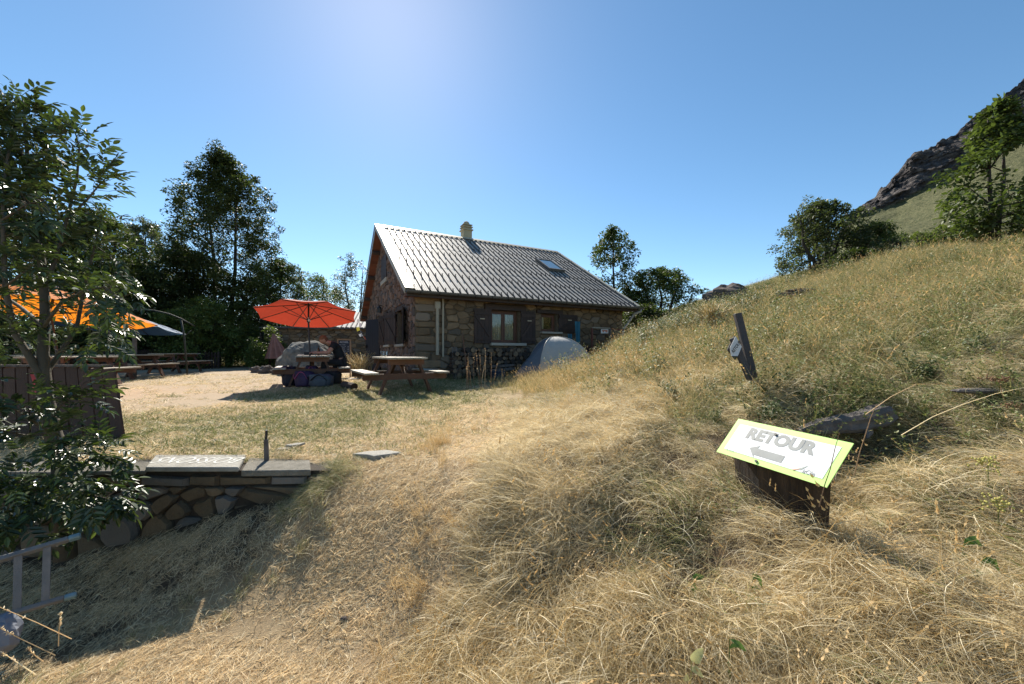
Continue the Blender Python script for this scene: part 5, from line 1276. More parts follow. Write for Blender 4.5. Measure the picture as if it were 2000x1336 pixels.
# ------------------------------------------------------------------ ladder
def ladder():
    a1, a0 = P(158, 1046, 2.15), P(-190, 1150, 1.75); b1, b0 = P(150, 1161, 2.10), P(-190, 1262, 1.72)
    t = thing('ladder', 'pale wooden ladder with blue painted tips lying in the shade', 'ladder', b1)
    M_l = mk('pale_ladder_wood', (.24,.23,.22), (.16,.155,.15), 14, .75, .5, 60, rv=.1); M_tip = mk('blue_tip_paint', (.22,.34,.38), None, 5, .6, rv=.05)
    for p1, p0 in ((a1, a0), (b1, b0)):
        d = (p0-p1).normalized(); MB().new().beam(p1+d*.045, p0, .024, .040, up=(0,-1,.6)).build('rail', M_l, t, bevel=.004); MB().beam(p1, p1+d*.047, .026, .041, up=(0,-1,.6)).build('painted_tip', M_tip, t, bevel=.006)
    for k, (u, px) in enumerate(((.222,0), (.40,0), (.66,0), (.9,0))):
        MB().new().beam(a1.lerp(a0, u), b1.lerp(b0, u-.01), .028, .022).build('rung', M_l, t)
ladder()
q = P(2, 1240, 1.75); rock('pale_lump', 'bluish pale stone at the foot of the ladder in the lower left corner', q, (.07,.06,.09), 8, mk('bluish_stone', (.20,.215,.25), (.14,.15,.18), 6, .8, rv=.03), nz=.2)
# ------------------------------------------------------------------ RETOUR sign on stump
def ray(px, py): return Vector(((px-1000)/750, 1, (690-py)/750))
def frame4(TL, TR, BR, BL, width):
    r1, r2, r3, r4 = ray(*TL), ray(*TR), ray(*BR), ray(*BL)
    M3 = Matrix((( r2.x, -r3.x, r4.x), (r2.y, -r3.y, r4.y), (r2.z, -r3.z, r4.z)))
    s = M3.inverted() @ r1      # r1 + k3 r3 = k2 r2 + k4 r4
    k2, k3, k4 = s
    p = [r1, r2*k2, r3*k3, r4*k4]; f = width/(p[1]-p[0]).length
    o = Vector((0,0,EYE)); return [o+q*f for q in p]
c4 = frame4((1442.4,817.7), (1667.5,865.9), (1614.7,952.4), (1399.3,882.0), .66)
SGN = [c.copy() for c in c4]; print('sign', [tuple(round(v,2) for v in c) for c in c4], (c4[1]-c4[0]).length, (c4[3]-c4[0]).length)
def sign_plate(name, label, c4, parent_loc, texts, arrow, M_face, M_edge, M_ink, thick=.004, border=.055, asp=None, group=None, scale_h=None):
    TL, TR, BR, BL = c4; t = thing(name, label, 'sign', parent_loc, group=group)
    def uv(u, v, off=0.):
        return (TL*(1-u)*(1-v)+TR*u*(1-v)+BR*u*v+BL*(1-u)*v) + nn*off
    nn = (BL-TL).cross(TR-TL).normalized()
    if nn.dot(Vector((0,0,EYE))-TL) < 0: nn = -nn
    w_ = (TR-TL).length; h_ = (BL-TL).length; bu = border; bv = border*w_/h_
    MB().poly([TL, TR, BR, BL], thick, -nn).build('panel', M_edge, t)
    MB().poly([uv(bu, bv, .0012), uv(1-bu, bv, .0012), uv(1-bu, 1-bv, .0012), uv(bu, 1-bv, .0012)]).build('face_print', M_face, t)
    for txt, u0, u1, v0, v1, ink, bold in texts:
        vs, fs, bb = textmesh(txt, 1, bold)
        m = MB(); m.add([uv(u0+(u1-u0)*(v[0]-bb[0])/(bb[1]-bb[0]), v1+(v0-v1)*(v[1]-bb[2])/(bb[3]-bb[2]), .0022) for v in vs], fs); m.build('lettering', ink, t)
    for ar, ink in arrow: 
        m = MB(); m.poly([uv(a, b, .0022) for a, b in ar]); m.build('printed_arrow' if len(ar) > 4 else 'printed_stroke', ink, t)
    return t, uv, nn
M_face = mk('white_sign_face', (.78,.80,.80), (.60,.61,.59), 90, .45, rv=.02); M_lime = mk('lime_sign_border', (.50,.82,.20), (.47,.78,.18), 200, .45, rv=.02)
M_ink = mk('grey_sign_ink', (.30,.32,.31), None, 5, .5, rv=.02); M_inkl = mk('pale_sign_ink', (.50,.56,.50), None, 5, .5, rv=.02); M_or = mk('orange_sign_ink', (.72,.40,.22), None, 5, .5, rv=.02)
bs = gp(1530, 1010, 2.0)
sg, suv, snn = sign_plate('retour_sign', 'lime bordered white RETOUR sign with a left arrow lying on the stump', c4, tuple(c4[3]),
    [('RETOUR', .185, .80, .155, .46, M_ink, .055), ('Vtt. Renard', .075, .165, .835, .885, M_inkl, 0), ('izCôn', .795, .885, .775, .865, M_ink, .01)],
    [([(.285,.665),(.37,.545),(.358,.63),(.61,.63),(.61,.80),(.358,.80),(.37,.87)], M_ink), ([(.715,.865),(.76,.80),(.775,.80),(.73,.875)], M_or), ([(.76,.80),(.80,.70),(.808,.70),(.775,.83)], M_inkl)], M_face, M_lime, M_ink)
for u, v in ((.435, .20), (.415, .93)):
    p = suv(u, v, .004); MB().tube([p-snn*.02, p+snn*.004], .008, 8).build('screw', M_iron, sg)
# stump: leaning squat trunk under the sign
sc_ = (c4[0]-Vector((0,0,EYE))).y
d_s = SGN[3].y
def stump():
    top = P(1530, 915, d_s+.14); 
    t = thing('tree_stump', 'dark split stump leaning under the lime bordered sign', 'stump', (top.x, top.y, h1(top.x, top.y)))
    up = snn.copy(); 
    side = (SGN[1]-SGN[0]).normalized(); dn = (SGN[3]-SGN[0]).normalized()
    c = (SGN[0]+SGN[1]+SGN[2]+SGN[3])/4 - up*.012 + dn*.03
    n = 64; m = MB().new(); vs = []
    R1 = .225; axis = Vector((.05, .04, -1)).normalized()
    for j in range(7):
        u = j/6
        for k in range(n):
            a = 2*math.pi*k/n; rr = 1-.10*max(0, math.sin(a*3+1))**8-.08*max(0, math.sin(a*7))**6+.09*mnoise.noise(Vector((math.cos(a)*2, math.sin(a)*2, u*.8)))+.06*mnoise.noise(Vector((math.cos(a)*9, math.sin(a)*9, u*.5)))
            off = side*math.cos(a)*R1*rr*1.05 + Vector((0,1,0))*math.sin(a)*R1*rr*.85
            if j == 0:
                q = c+off; q = q - up*((q-c).dot(up)+.004)
            else:
                q0 = c+off; q0 = q0 - up*((q0-c).dot(up)+.004); q = q0+axis*(u*.62)-off*.08*u
            vs.append(q)
    fs = [(j*n+k, j*n+(k+1)%n, (j+1)*n+(k+1)%n, (j+1)*n+k) for j in range(6) for k in range(n)]+[tuple(range(n-1,-1,-1))]
    m.add(vs, fs); m.build('trunk_section', M_stump, t)
    # second split block to the right
    p = P(1700, 905, d_s+.30); b2 = MB().new(); b2.beam(p+Vector((0,0,.03)), p+Vector((.05,.02,-.6)), .17, .12, up=(0,1,0)); b2.build('split_block', M_stump, t, bevel=.012)
    b3 = MB().new(); b3.tube([P(1650,935,d_s+.28), P(1655,1130,d_s+.28)], [.12,.15], 9); b3.build('split_block', M_stump, t)
stump()
def log_on():
    a = P(1560, 846, d_s+.22); b = P(1735, 808, d_s+.24); t = thing('grey_log', 'weathered grey log with a snapped knot lying behind the lime bordered sign', 'log', a)
    m = MB().new(); n = 14; pl = []; 
    for k in range(9): pl.append(a.lerp(b, k/8)+Vector((0,0,.012*math.sin(k*.9))))
    m.tube(pl, [.035,.046,.056,.064,.070,.078,.084,.088,.074], n, flat=.8)
    rng = random.Random(3)
    vv = []
    for i, v in enumerate(m.v):
        v = Vector(v); k = i//n; kk = i % n; c = pl[min(k, 8)]; g = 1-(.22 if kk in (2, 5, 9, 12) else 0)+rng.uniform(-.08,.08); vv.append(tuple(c+(v-c)*g))
    m.v = vv; m.build('log_body', M_grey, t)
    MB().tube([P(1690,838,d_s+.22), P(1697,845,d_s+.17), P(1693,856,d_s+.14)], [.036,.026,.006], 7).build('knot_stub', M_grey, t)
log_on()
# ------------------------------------------------------------------ leaning posts with the second sign
def posts():
    d = 3.5; t = thing('leaning_post', 'taller dark square post leaning left in the grass', 'post', P(1472, 735, d), group='leaning posts in the grass')
    a = P(1474, 748, d); b = P(1440, 612, d+.05); MB().beam(a, b, .062, .045, up=(0,1,0)).build('shaft', M_post, t, bevel=.004)
    t2 = thing('leaning_post', 'shorter post leaning behind the small RETOUR sign', 'post', P(1462, 738, d-.07), group='leaning posts in the grass')
    a = P(1466, 742, d-.07); b = P(1431, 660, d-.03); MB().beam(a, b, .05, .045, up=(0,1,0)).build('shaft', M_post, t2, bevel=.004)
    tl, tr, br, bl = (1437,657), (1448.5,677), (1441,695.5), (1428.5,695)
    # kite-like plate: quadrilateral seen nearly edge on
    k = [P(1437,657,d-.10), P(1448.8,677,d-.16), P(1441.5,695.5,d-.14), P(1425.8,679,d-.05)]
    k = [P(1437,657,d-.11), P(1448.8,677,d-.15), P(1441,695.5,d-.15), P(1428.5,695.3,d-.11), P(1425.8,679,d-.09)]
    s = thing('retour_sign', 'small white RETOUR sign turned on its corner on the leaning posts', 'sign', tuple(k[0]), group=None)
    Mg = mk('grey_white_plate', (.62,.63,.62), (.54,.55,.54), 30, .5, rv=.02)
    MB().poly(k, .004, (0,1,0)).build('panel', Mg, s)
    vs, fs, bb = textmesh('RETOUR', 1, .03); u = (P(1445.5,668,d-.16)-P(1430.5,690,d-.16)); v_ = (P(1441,666,d-.16)-P(1446.5,673,d-.16))
    o = P(1432.5,690.5,d-.165); m = MB(); m.add([o+u*.98*(q[0]-bb[0])/(bb[1]-bb[0])+v_*.78*(q[1]-bb[2])/(bb[3]-bb[2])-Vector((0,.004,0)) for q in vs], fs)
    m.build('lettering', M_iron, s)
    # dark backing board behind
    kk = [P(1434,656,d-.02), P(1449,684,d-.02), P(1436,703,d-.02), P(1421,683,d-.02)]
    MB().poly(kk, .012, (0,1,0)).build('backing_board', M_post, s)
posts()
# ------------------------------------------------------------------ dome tent
def tent():
    c = P(1082, 690, 10.85); c = Vector((c.x, c.y, .80)); Ht = 1.26
    t = thing('dome_tent', 'grey blue dome tent pitched before the cottage, half hidden by grass', 'tent', c)
    M_a = mk('grey_flysheet', (.46,.45,.42), (.40,.39,.37), 9, .5, .15, 25, rv=.03, trans=.18); M_b = mk('slate_blue_flysheet', (.13,.15,.175), (.11,.125,.15), 9, .5, .15, 25, rv=.03, trans=.12)
    ax = Vector((.97,-.10,0)).normalized(); ay = Vector((-ax.y, ax.x, 0))
    feet = [ax*1.0+ay*-.62, ax*.92+ay*.72, ax*-.75+ay*.78, ax*-.36+ay*-.70]
    def arch(p, v):  # from the foot p to the apex, v 0..1
        a = v*math.pi/2; q = p*math.cos(a)**.85*(1+.10*math.sin(2*a)); return c+q+ZV*Ht*math.sin(a)**1.0
    rnd = random.Random(2)
    for i in range(4):
        p, q = feet[i], feet[(i+1) % 4]
        def f(u, v):
            vv = v*.999; A = arch(p, vv); B = arch(q, vv); m = A.lerp(B, u); inn = math.sin(math.pi*u)*(1-v)
            ctr = c+ZV*(m.z-c.z); out = (m-ctr)
            wr = .018*mnoise.noise(Vector((u*14, v*3+i*5, 0)))*math.sin(math.pi*u)**.5 + .012*math.sin(u*40+v*9)*math.exp(-((u-.5)/.5)**2*3)*(1-v)
            m = ctr+out*(1-.06*math.sin(math.pi*u)*math.sin(math.pi*v)) + out.normalized()*wr if out.length > .01 else m
            return m
        m = MB().new(); m.grid(f, 22, 16); m.build('flysheet_panel', M_a if i in (0, 3, 1) else M_b, t, smooth=True)
    for p in feet: MB().tube([arch(p, k/14) + (arch(p, k/14)-c).normalized()*.006 for k in range(15)], .009, 6).build('pole_sleeve', M_a, t, smooth=True)
    # vestibule stretched to the left
    tip = c + ax*-1.22 + ay*-.25; tip.z = .83
    for s_, (e, fz) in enumerate(((feet[3], 3), (feet[2], 2))):
        def g(u, v):
            A = arch(e, min(.98, .0+.95*v)); B = tip.lerp(arch(e, .93), v**.9)+ZV*.10*math.sin(math.pi*v)
            m = A.lerp(B, u); return m + ZV*.0 - (ay if s_ == 0 else -ay)*.05*math.sin(math.pi*u)*(1-v) + Vector((0,0,.012*math.sin(u*9+v*5)))
        m = MB().new(); m.grid(g, 12, 14); m.build('vestibule_panel', M_b, t, smooth=True)
    def g2(u, v):
        A = tip.lerp(arch(feet[3], .93), v); B = tip.lerp(arch(feet[2], .93), v); return A.lerp(B, u)+ZV*.10*math.sin(math.pi*v)
    m = MB(); m.grid(g2, 4, 10); m.build('vestibule_panel', M_b, t, smooth=True)
    for e in (tip+Vector((-.25,-.1,-.02)), c+feet[3]+Vector((-.1,-.5,0))): MB().tube([e, e.lerp(c+ZV*.5, .22)], .004, 4).build('guy_line', M_white, t)
tent()
# ------------------------------------------------------------------ firewood stack
def firewood():
    t0_, t1_ = .85, 4.75; zf = .80
    c = HB+HU*t0_+NF*.3; st = thing('firewood_stack', 'dark stack of split firewood along the cottage wall below the window', 'firewood', (c.x, c.y, zf))
    rng = random.Random(8); r = random.Random(8); n = 0; rows = []
    z_ = zf+.06; row = 0
    while z_ < zf+.95:
        t_ = t0_ + rng.uniform(0, .08) + (.3 if row > 6 else 0) + row*.02
        tmax = t1_-row*.05 if row < 6 else (t1_-.3-row*.12 if row < 8 else 3.2)
        while t_ < tmax:
            rad = rng.uniform(.045, .085); cc = HB+HU*(t_+rad)+ZV*(z_+rng.uniform(-.015,.015)); ln = rng.uniform(.36,.46)
            f0 = cc+NF*(ln+.12+rng.uniform(-.03,.03)); b0 = cc+NF*.1; k = rng.choice((5, 6, 8)) if rng.random() < .6 else 9
            m = MB().new(); m.tube([b0, f0-NF*.004], [rad, rad*rng.uniform(.9,1.05)], k, cap=False)
            lg = m.build('log', M_log, st)
            e = MB().new(); nn = len(m.v); ring = [Vector(v) for v in m.v[nn//2:]]; e.poly(ring); e.build('cut_end', M_logend, lg)
            t_ += rad*2.05; n += 1
        z_ += .118; row += 1
    for px, py, rd in ((945,684.5,.052),(956.5,684.5,.062),(966,688,.055),(994,690,.03),(1003,690,.03)):
        t_, _ = twall(px, py); d_ = 11+HU.y*t_-.45; f0 = P(px, py, d_); m = MB().new(); m.tube([f0-NF*.35, f0], rd, 11, cap=False); lg = m.build('log', M_log, st, label='round log with a fresh yellow cut end')
        MB().new().poly([Vector(v) for v in m.v[11:]]).build('cut_end', M_logfresh, lg)
    print('logs', n)
    for k, (px0, px1) in enumerate(((884, 887), (888, 891), (891, 896))):
        a = P(px1, 742, 11.0); b = P(px0, 678, 11.25); tag(MB().new().beam(a, b, .045, .02, up=NF).build('leaning_board', M_grey, bevel=.003), ['leftmost of the three grey boards leaning against the firewood', 'middle one of the three grey boards leaning against the firewood', 'rightmost of the three grey boards leaning against the firewood'][k], 'board', 'boards leaning on the firewood')
    a = P(914, 742, 10.6); b = P(903, 650, 10.9); tag(MB().tube([a, b], [.022,.012], 6).build('thin_stake', M_table), 'thin brown stake standing before the firewood, left of the dry stalks', 'stake')
    a = P(962, 735, 11.0); bm2 = MB(); bm2.beam(P(960, 716, 11.2), P(1004, 713, 11.6), .07, .07); tag(bm2.build('timber_beam', M_grey, bevel=.005), 'upper grey timber beam lying at the foot of the firewood', 'beam', 'beams by the firewood')
    bm2 = MB(); bm2.beam(P(958, 724, 11.1), P(1006, 720, 11.5), .08, .07); tag(bm2.build('timber_beam', M_grey, bevel=.005), 'lower grey timber beam lying at the foot of the firewood', 'beam', 'beams by the firewood')
    p = P(972, 724, 11.0); p.z = .82; bx = MB(); bx.box(p+ZV*.14, (.34,.26,.26), rot=Matrix.Rotation(.4,3,'Z'), taper=1.08); tag(bx.build('plastic_crate', mk('dark_blue_plastic', (.03,.045,.085), None, 5, .4, rv=.1), bevel=.01), 'dark blue plastic tub in the shade beside the timber beams', 'tub')
firewood()
# ------------------------------------------------------------------ things on the right of the front wall
def rack():
    T0, T1, T2 = 5.975, 6.78, 7.63; off = .55; zt = EYE+(690-642)/750*13.6
    def w(t, z, o=off): return HB+HU*t+NF*o+ZV*z
    r = thing('wooden_rack', 'rusty brown frame rack against the right end of the front wall', 'rack', w(T0, .9))
    Mr = mk('rusty_brown_paint', (.17,.06,.045), (.10,.04,.03), 8, .8, .3, rv=.2)
    for t_ in (T0, T1, T2): MB().new().beam(w(t_, .8), w(t_, zt), .05, .05, up=NF).build('post', Mr if t_ != T1 else M_grey, r)
    MB().beam(w(T0, zt+.02), w(T1, zt+.02), .05, .04).build('rail', M_plank, r); MB().beam(w(T1, zt-.0), w(T2, zt-.03), .04, .04).build('rail', Mr, r)
    bk_ = MB(); bk_.box(w((T0+T2)/2, 1.3, .12), (T2-T0, .02, 1.05), axes=(HU, NF, ZV)); bk_.build('back_panel', mk('dark_rust_panel', (.07,.032,.026), (.045,.024,.02), 6, .85, rv=.1), r)
    for k, (a, b_, h) in enumerate(((.12, .30, .80), (.40, .66, .62), (.86, 1.12, .82), (1.2, 1.45, .62))):
        m = MB().new(); m.box(w(T0+(a+b_)/2, .8+h/2, .33), (b_-a, .22, h), axes=(HU, NF, ZV)); m.build('stored_board', [M_grey, Mr, M_grey, M_table][k], r, bevel=.01)
    # small sign
    a = P(1174, 643, 13.5); b = P(1188, 643, 13.65); s = thing('notice_plate', 'small white notice with orange print on the rack', 'sign', a)
    Uv = (b-a); Uv.z = 0; hgt = ZV*.145; nrm = Vector((Uv.y, -Uv.x, 0)).normalized()
    MB().poly([a-hgt, b-hgt, b, a], .008, -nrm).build('panel', M_face, s)
    m = MB()
    for (u0, u1, v0, v1) in ((.12,.9,.15,.38),(.2,.42,.45,.72),(.58,.9,.45,.72)):
        m.poly([a+Uv*u0-hgt*v1+nrm*.003, a+Uv*u1-hgt*v1+nrm*.003, a+Uv*u1-hgt*v0+nrm*.003, a+Uv*u0-hgt*v0+nrm*.003])
    m.build('orange_print', mk('orange_red_print', (.62,.16,.08), None, 5, .6, rv=.02), s)
rack()
def towel(px, py0, py1, w_, label, d):
    a = P(px, py0, d); m = MB().new(); hh = (py1-py0)/750*d
    m.grid(lambda u, v: a+HU*(u-.5)*w_*(1-.25*v)+NF*(.04*math.sin(u*11+v*2)+.02)-ZV*hh*v, 16, 8)
    tag(m.build('towel', mk('teal_towel', (.03,.14,.20), (.025,.10,.15), 6, .9, .3, rv=.1), smooth=True), label, 'towel', 'towels by the shutter')
towel(1128, 628, 690, .26, 'teal towel hanging from the right edge of the small shutter', 13.0); towel(1113, 652, 680, .22, 'teal cloth hanging below the small shutter', 13.05)
# ------------------------------------------------------------------ boulder, rubble, bunting, lavender by the annex
rock('boulder', 'big rounded grey boulder behind the seated man', G(592, 14.2)+Vector((0,.3,.35)), (1.02,.8,.88), 5, M_rock, nz=.16, nu=36, nv=24)
for i, (px, d, r, l) in enumerate(((520, 14.5, .30, 'leftmost dark rock in the row left of the boulder'), (543, 14.0, .24, 'dark rock touching the left side of the boulder'), (500, 15.0, .22, 'small dark rock under the trees at the left end of the rock row'))):
    rock('shaded_rock', l, G(px, d)+Vector((0,0,.08)), (r, r*.8, r*.7), 20+i, M_rockd, 'rocks beside the boulder', nz=.4)
def folded_cloth():
    t = thing('hanging_cloth', 'pinkish cloth gathered in folds on the annex wall left of the boulder', 'cloth', P(540, 690, 17.6)); m = MB()
    a = P(532, 652, 17.8); m.grid(lambda u, v: a+Vector(((u-.2)*1.1*v+.1*u, .10*math.sin(u*22)*v-.2*v, -1.15*v)), 30, 6)
    m.build('folds', mk('faded_pink_cloth', (.28,.15,.13), (.18,.10,.09), 6, .9, rv=.05), t, smooth=True)
folded_cloth()
def bunting():
    pts = [(703,622),(702,630),(701.5,638),(703,645),(706,651),(709,656),(712,662)]; d = 15.9
    t = thing('prayer_flags', 'short string of small coloured flags hanging beside the open door', 'bunting', P(703, 622, d))
    MB().tube([P(x_, y_, d) for x_, y_ in pts], .004, 4).build('string', M_white, t)
    cols = [(.6,.58,.6), (.5,.45,.5), (.7,.62,.1), (.05,.06,.1), (.65,.66,.7), (.6,.12,.08)]
    for k in range(6):
        a, b = P(*pts[k], d), P(*pts[k+1], d); dn = Vector((.10*(1 if k % 2 else -1), -.05, -.05)); m = MB().new(); m.poly([a, b, b+dn, a+dn]); m.build('flag', mk('flag_cloth_%s' % 'abcdef'[k], cols[k], None, 5, .8, rv=.05, trans=.3), t)
bunting()
def lavender(px, d, n, h, label, seed, spread=.75, mat=None, cat='plant', name='lavender_bush'):
    b = G(px, d); rng = random.Random(seed); t = thing(name, label, cat, b); m = MB(); lf = MB(); R_ = []
    for k in range(n):
        a = rng.uniform(0, 6.28); L_ = h*rng.uniform(.6, 1.1); sp = rng.uniform(.1, spread); o = Vector((rng.gauss(0,.12), rng.gauss(0,.12), 0))*h
        p1 = b+o+Vector((math.cos(a)*sp*L_*.4, math.sin(a)*sp*L_*.4, L_*.6)); p2 = b+o+Vector((math.cos(a)*sp*L_, math.sin(a)*sp*L_, L_*(1-.25*sp)))
        m.new().tube([b+o, p1, p2], [.006,.005,.003], 4, cap=False)
        for q in range(6):
            u = rng.uniform(.1, 1.); c_ = (b+o).lerp(p1, u*2) if u < .5 else p1.lerp(p2, u*2-1); dv = Vector((rng.uniform(-1,1), rng.uniform(-1,1), rng.uniform(-.2,1))).normalized()*.045; s_ = dv.cross(ZV)*.3; lf.new().poly([c_, c_+dv*.5+s_, c_+dv, c_+dv*.5-s_])
    m.build('stems', G_drape, t); lf.build('leaves', mat or mk('lavender_leaves', (.17,.18,.12), (.23,.21,.15), 5, .8, rv=.2, trans=.2), t)
lavender(706, 11.9, 150, .85, 'dry grey lavender bush between the chalkboard and the near table', 3)
lavender(1392, 8.9, 260, .72, 'rounded clump of green and tan grass below the boulder on the hillside', 4, .8, G_mead, 'plant', 'grass_clump')
# rocks on the hillside
rock('hillside_boulder', 'dark boulder on the skyline of the hillside', G(1422, 15.5)+Vector((.1,.2,.30)), (.95,.7,.55), 11, M_rockd, nz=.4, nu=26, nv=16)
rock('hillside_boulder', 'small dark rock at the right foot of the skyline boulder', G(1448, 15.0)+Vector((0,0,.12)), (.42,.35,.25), 12, M_rockd, nz=.4, nu=16, nv=10)
c_ = P(1562, 577, 9.5); rock('flat_rock', 'flat layered dark rock in the grass below the large shrub', c_, (.47,.3,.11), 13, M_rockd, nz=.35, nu=22, nv=12)
rock('flat_rock', 'thin upper ledge resting on the flat layered rock', c_+Vector((.06,-.02,.11)), (.40,.24,.05), 14, M_rockd, nz=.3, nu=18, nv=8)
q = gp(1915, 792, 3.0); rock('weathered_plank', 'pale grey weathered wood half buried in the grass at the right', q+Vector((0,0,.10)), (.20,.05,.02), 15, M_grey, nz=.15)
q = gp(672, 1212, 2.2); rock('pebble', 'small dark pebble lying on the dry path', q+Vector((0,0,.012)), (.020,.011,.009), 16, M_rockd)
q = gp(662, 1095, 2.4)
# ------------------------------------------------------------------ chalkboard
def chalkboard():
    d = 12.6; a = P(659, 663, d); b = P(685, 663, d+.15); z0_ = h1(a.x, a.y); t = thing('chalkboard', 'wooden A frame chalkboard menu beside the annex wall', 'menu board', (a.x, a.y, z0_))
    Mw = mk('pine_frame', (.30,.19,.11), (.22,.14,.08), 5, .6, rv=.1); Uv = b-a; Uv.z = 0; W_ = Uv.length; U = Uv.normalized(); N_ = Vector((U.y, -U.x, 0)); top = a.z; lean = N_*.20
    def q(u, h, off=0.): return Vector((a.x, a.y, top)) + U*u*W_ - ZV*h + lean*(h/(top-z0_)) + N_*off
    Hh = top-z0_
    for u in (.03, .97): MB().beam(q(u, 0), q(u, Hh), .04, .03, up=N_).build('leg', Mw, t)
    for u in (.03, .97): MB().beam(q(u, 0)-N_*.02, q(u, Hh)-N_*.45-lean+U*.05, .035, .03, up=N_).build('leg', Mw, t)
    MB().beam(q(-.01, 0), q(1.01, 0), .05, .04).build('top_rail', Mw, t); MB().beam(q(.03, .67), q(.97, .67), .035, .04).build('lower_rail', Mw, t)
    bd = MB().poly([q(.07, .65, .006), q(.93, .65, .006), q(.93, .03, .006), q(.07, .03, .006)], .01, -N_).build('slate', mk('slate_board', (.018,.020,.034), None, 5, .5, rv=.05), t)
    Mc = mk('chalk', (.42,.42,.45), None, 5, .9, rv=.2)
    vs, fs, bb = textmesh('ACCUEIL', 1, .02); m = MB(); m.add([q(.17+.66*(v[0]-bb[0])/(bb[1]-bb[0]), .115-.065*(v[1]-bb[2])/(bb[3]-bb[2]), .009) for v in vs], fs); m.build('chalk_heading', Mc, bd)
    rng = random.Random(6); m = MB()
    for row in range(9):
        h = .17+row*.052; u = .12
        for k in range(rng.randint(5, 9)):
            w_ = rng.uniform(.025, .07); 
            if rng.random() < .75 and u+w_ < .68: m.poly([q(u, h+.010, .009), q(u+w_, h+.012, .009), q(u+w_, h+.002, .009), q(u, h-.002+rng.uniform(-.006,.004), .009)])
            u += w_+.018
        if rng.random() < .8: m.poly([q(.77, h+.012, .009), q(.86, h+.012, .009), q(.86, h, .009), q(.77, h, .009)])
    m.build('chalk_lines', Mc, bd)
chalkboard()
# plate on the ground, dark log
q = gp(692, 741, 8.5); m = MB(); m.tube([q+ZV*.02, q+ZV*.035], [.09, .13], 18); tag(m.build('white_plate', M_white), 'white dish lying on the turf beside the near picnic table', 'dish')
a = G(672, 8.9, .07); b = G(692, 8.6, .07); tag(MB().new().tube([a, b], .09, 10).build('dark_log', M_log), 'short dark log on the turf by the left bench of the near table', 'log')
# paper and cloth on the red parasol table
zt = h1(TB.x, TB.y)+.756
for (px, d, w_, l, nm, lab, M__) in ((592, 10.7, .26, .30, 'paper_map', 'white paper lying on the table under the red parasol', M_white), (603, 10.0, .22, .12, 'camera_case', 'dark case on the table in front of the man', M_iron)):
    c = Vector((X(px, d), d, zt+(.012 if nm == 'paper_map' else .045))); m = MB(); m.box(c, (w_, l, .012 if nm == 'paper_map' else .08), rot=Matrix.Rotation(.5,3,'Z')); tag(m.build(nm, M__, bevel=.004), lab, 'paper' if nm == 'paper_map' else 'case')
c = Vector((X(622, 10.25), 10.25, zt)); tag(MB().tube([c, c+ZV*.16, c+ZV*.19, c+ZV*.24], [.035,.035,.014,.014], 10).build('bottle', mk('brown_bottle', (.05,.025,.012), None, 5, .15, rv=.05)), 'dark bottle on the table below the man face', 'bottle')
# ------------------------------------------------------------------ backpacks
def backpack(label, c, L_, W_, H_, rz, mat, trim, seed, tall=False):
    t = thing('backpack', label, 'backpack', tuple(c), rz, 'backpacks in front of the parasol table')
    rng = random.Random(seed)
    def sup(cx, cy, cz, a, b, h, e=.55, nu=18, nv=12, nz=.05, sd=seed):
        m = MB().new(); m.ball((cx, cy, cz), (1,1,1), nu, nv, 0); vs = []
        for v in m.v:
            d = Vector(v)-Vector((cx,cy,cz)); s = [math.copysign(abs(q)**e, q) for q in d]; k = 1+nz*mnoise.noise(Vector(v)*9+Vector((sd,0,0)))+.04*mnoise.noise(Vector(v)*22)
            vs.append((cx+s[0]*a*k, cy+s[1]*b*k, cz+s[2]*h*k))
        m.v = vs; return m
    sup(0, 0, H_/2, L_/2, W_/2, H_/2, nz=.16).build('body', mat, t, local=True, smooth=True)
    sup(L_*.05, -W_*.42, H_*.42, L_*.3, W_*.16, H_*.30, nz=.1).build('front_pocket', mat, t, local=True, smooth=True)
    sup(-L_*.30, 0, H_*.86, L_*.22, W_*.4, H_*.16, nz=.1).build('lid', mat, t, local=True, smooth=True)
    for s in (-1, 1):
        pts = [(-L_*.35+L_*.7*k/8, s*W_*.25-W_*.30, H_*(.55+.42*math.sin(math.pi*(k/8)))) for k in range(9)]
        MB().new().tube(pts, .016, 6, flat=.4).build('strap', trim, t, local=True, smooth=True)
    MB().tube([(-L_*.46, -W_*.3, H_*.5), (-L_*.55, -W_*.32, H_*.75), (-L_*.40, -W_*.28, H_*.95)], .012, 6).build('haul_loop', trim, t, local=True)
M_nav = mk('navy_pack_fabric', (.018,.022,.045), (.012,.015,.03), 9, .7, .4, 60, rv=.1); M_pur = mk('violet_pack_fabric', (.045,.022,.075), (.03,.017,.05), 9, .7, .4, 60, rv=.1)
M_gb = mk('grey_blue_pack_fabric', (.075,.09,.11), (.05,.06,.075), 9, .7, .4, 60, rv=.1); M_blk = mk('black_fabric', (.012,.012,.013), (.009,.009,.01), 9, .8, .4, 60, rv=.1)
M_pink = mk('pink_trim', (.30,.06,.16), None, 5, .6, rv=.05)
for lab, px, d, L_, W_, H_, rz, m1_, m2_, sd_ in (('navy backpack at the left end, leaning by the bench', 566, 9.45, .34, .26, .50, .35, M_nav, M_blk, 1), ('violet backpack with pink piping, second from the left', 596, 9.25, .44, .28, .40, -.1, M_pur, M_pink, 2), ('grey blue backpack at the front right of the pile', 628, 9.2, .52, .30, .31, .08, M_gb, M_blk, 3), ('upright dark violet backpack behind the violet one', 610, 9.6, .28, .24, .50, .2, M_pur, M_pink, 4), ('black backpack at the right end behind the grey blue one', 650, 9.6, .42, .30, .36, -.4, M_blk, M_blk, 5)):
    backpack(lab, G(px, d), L_, W_, H_, rz, m1_, m2_, sd_)
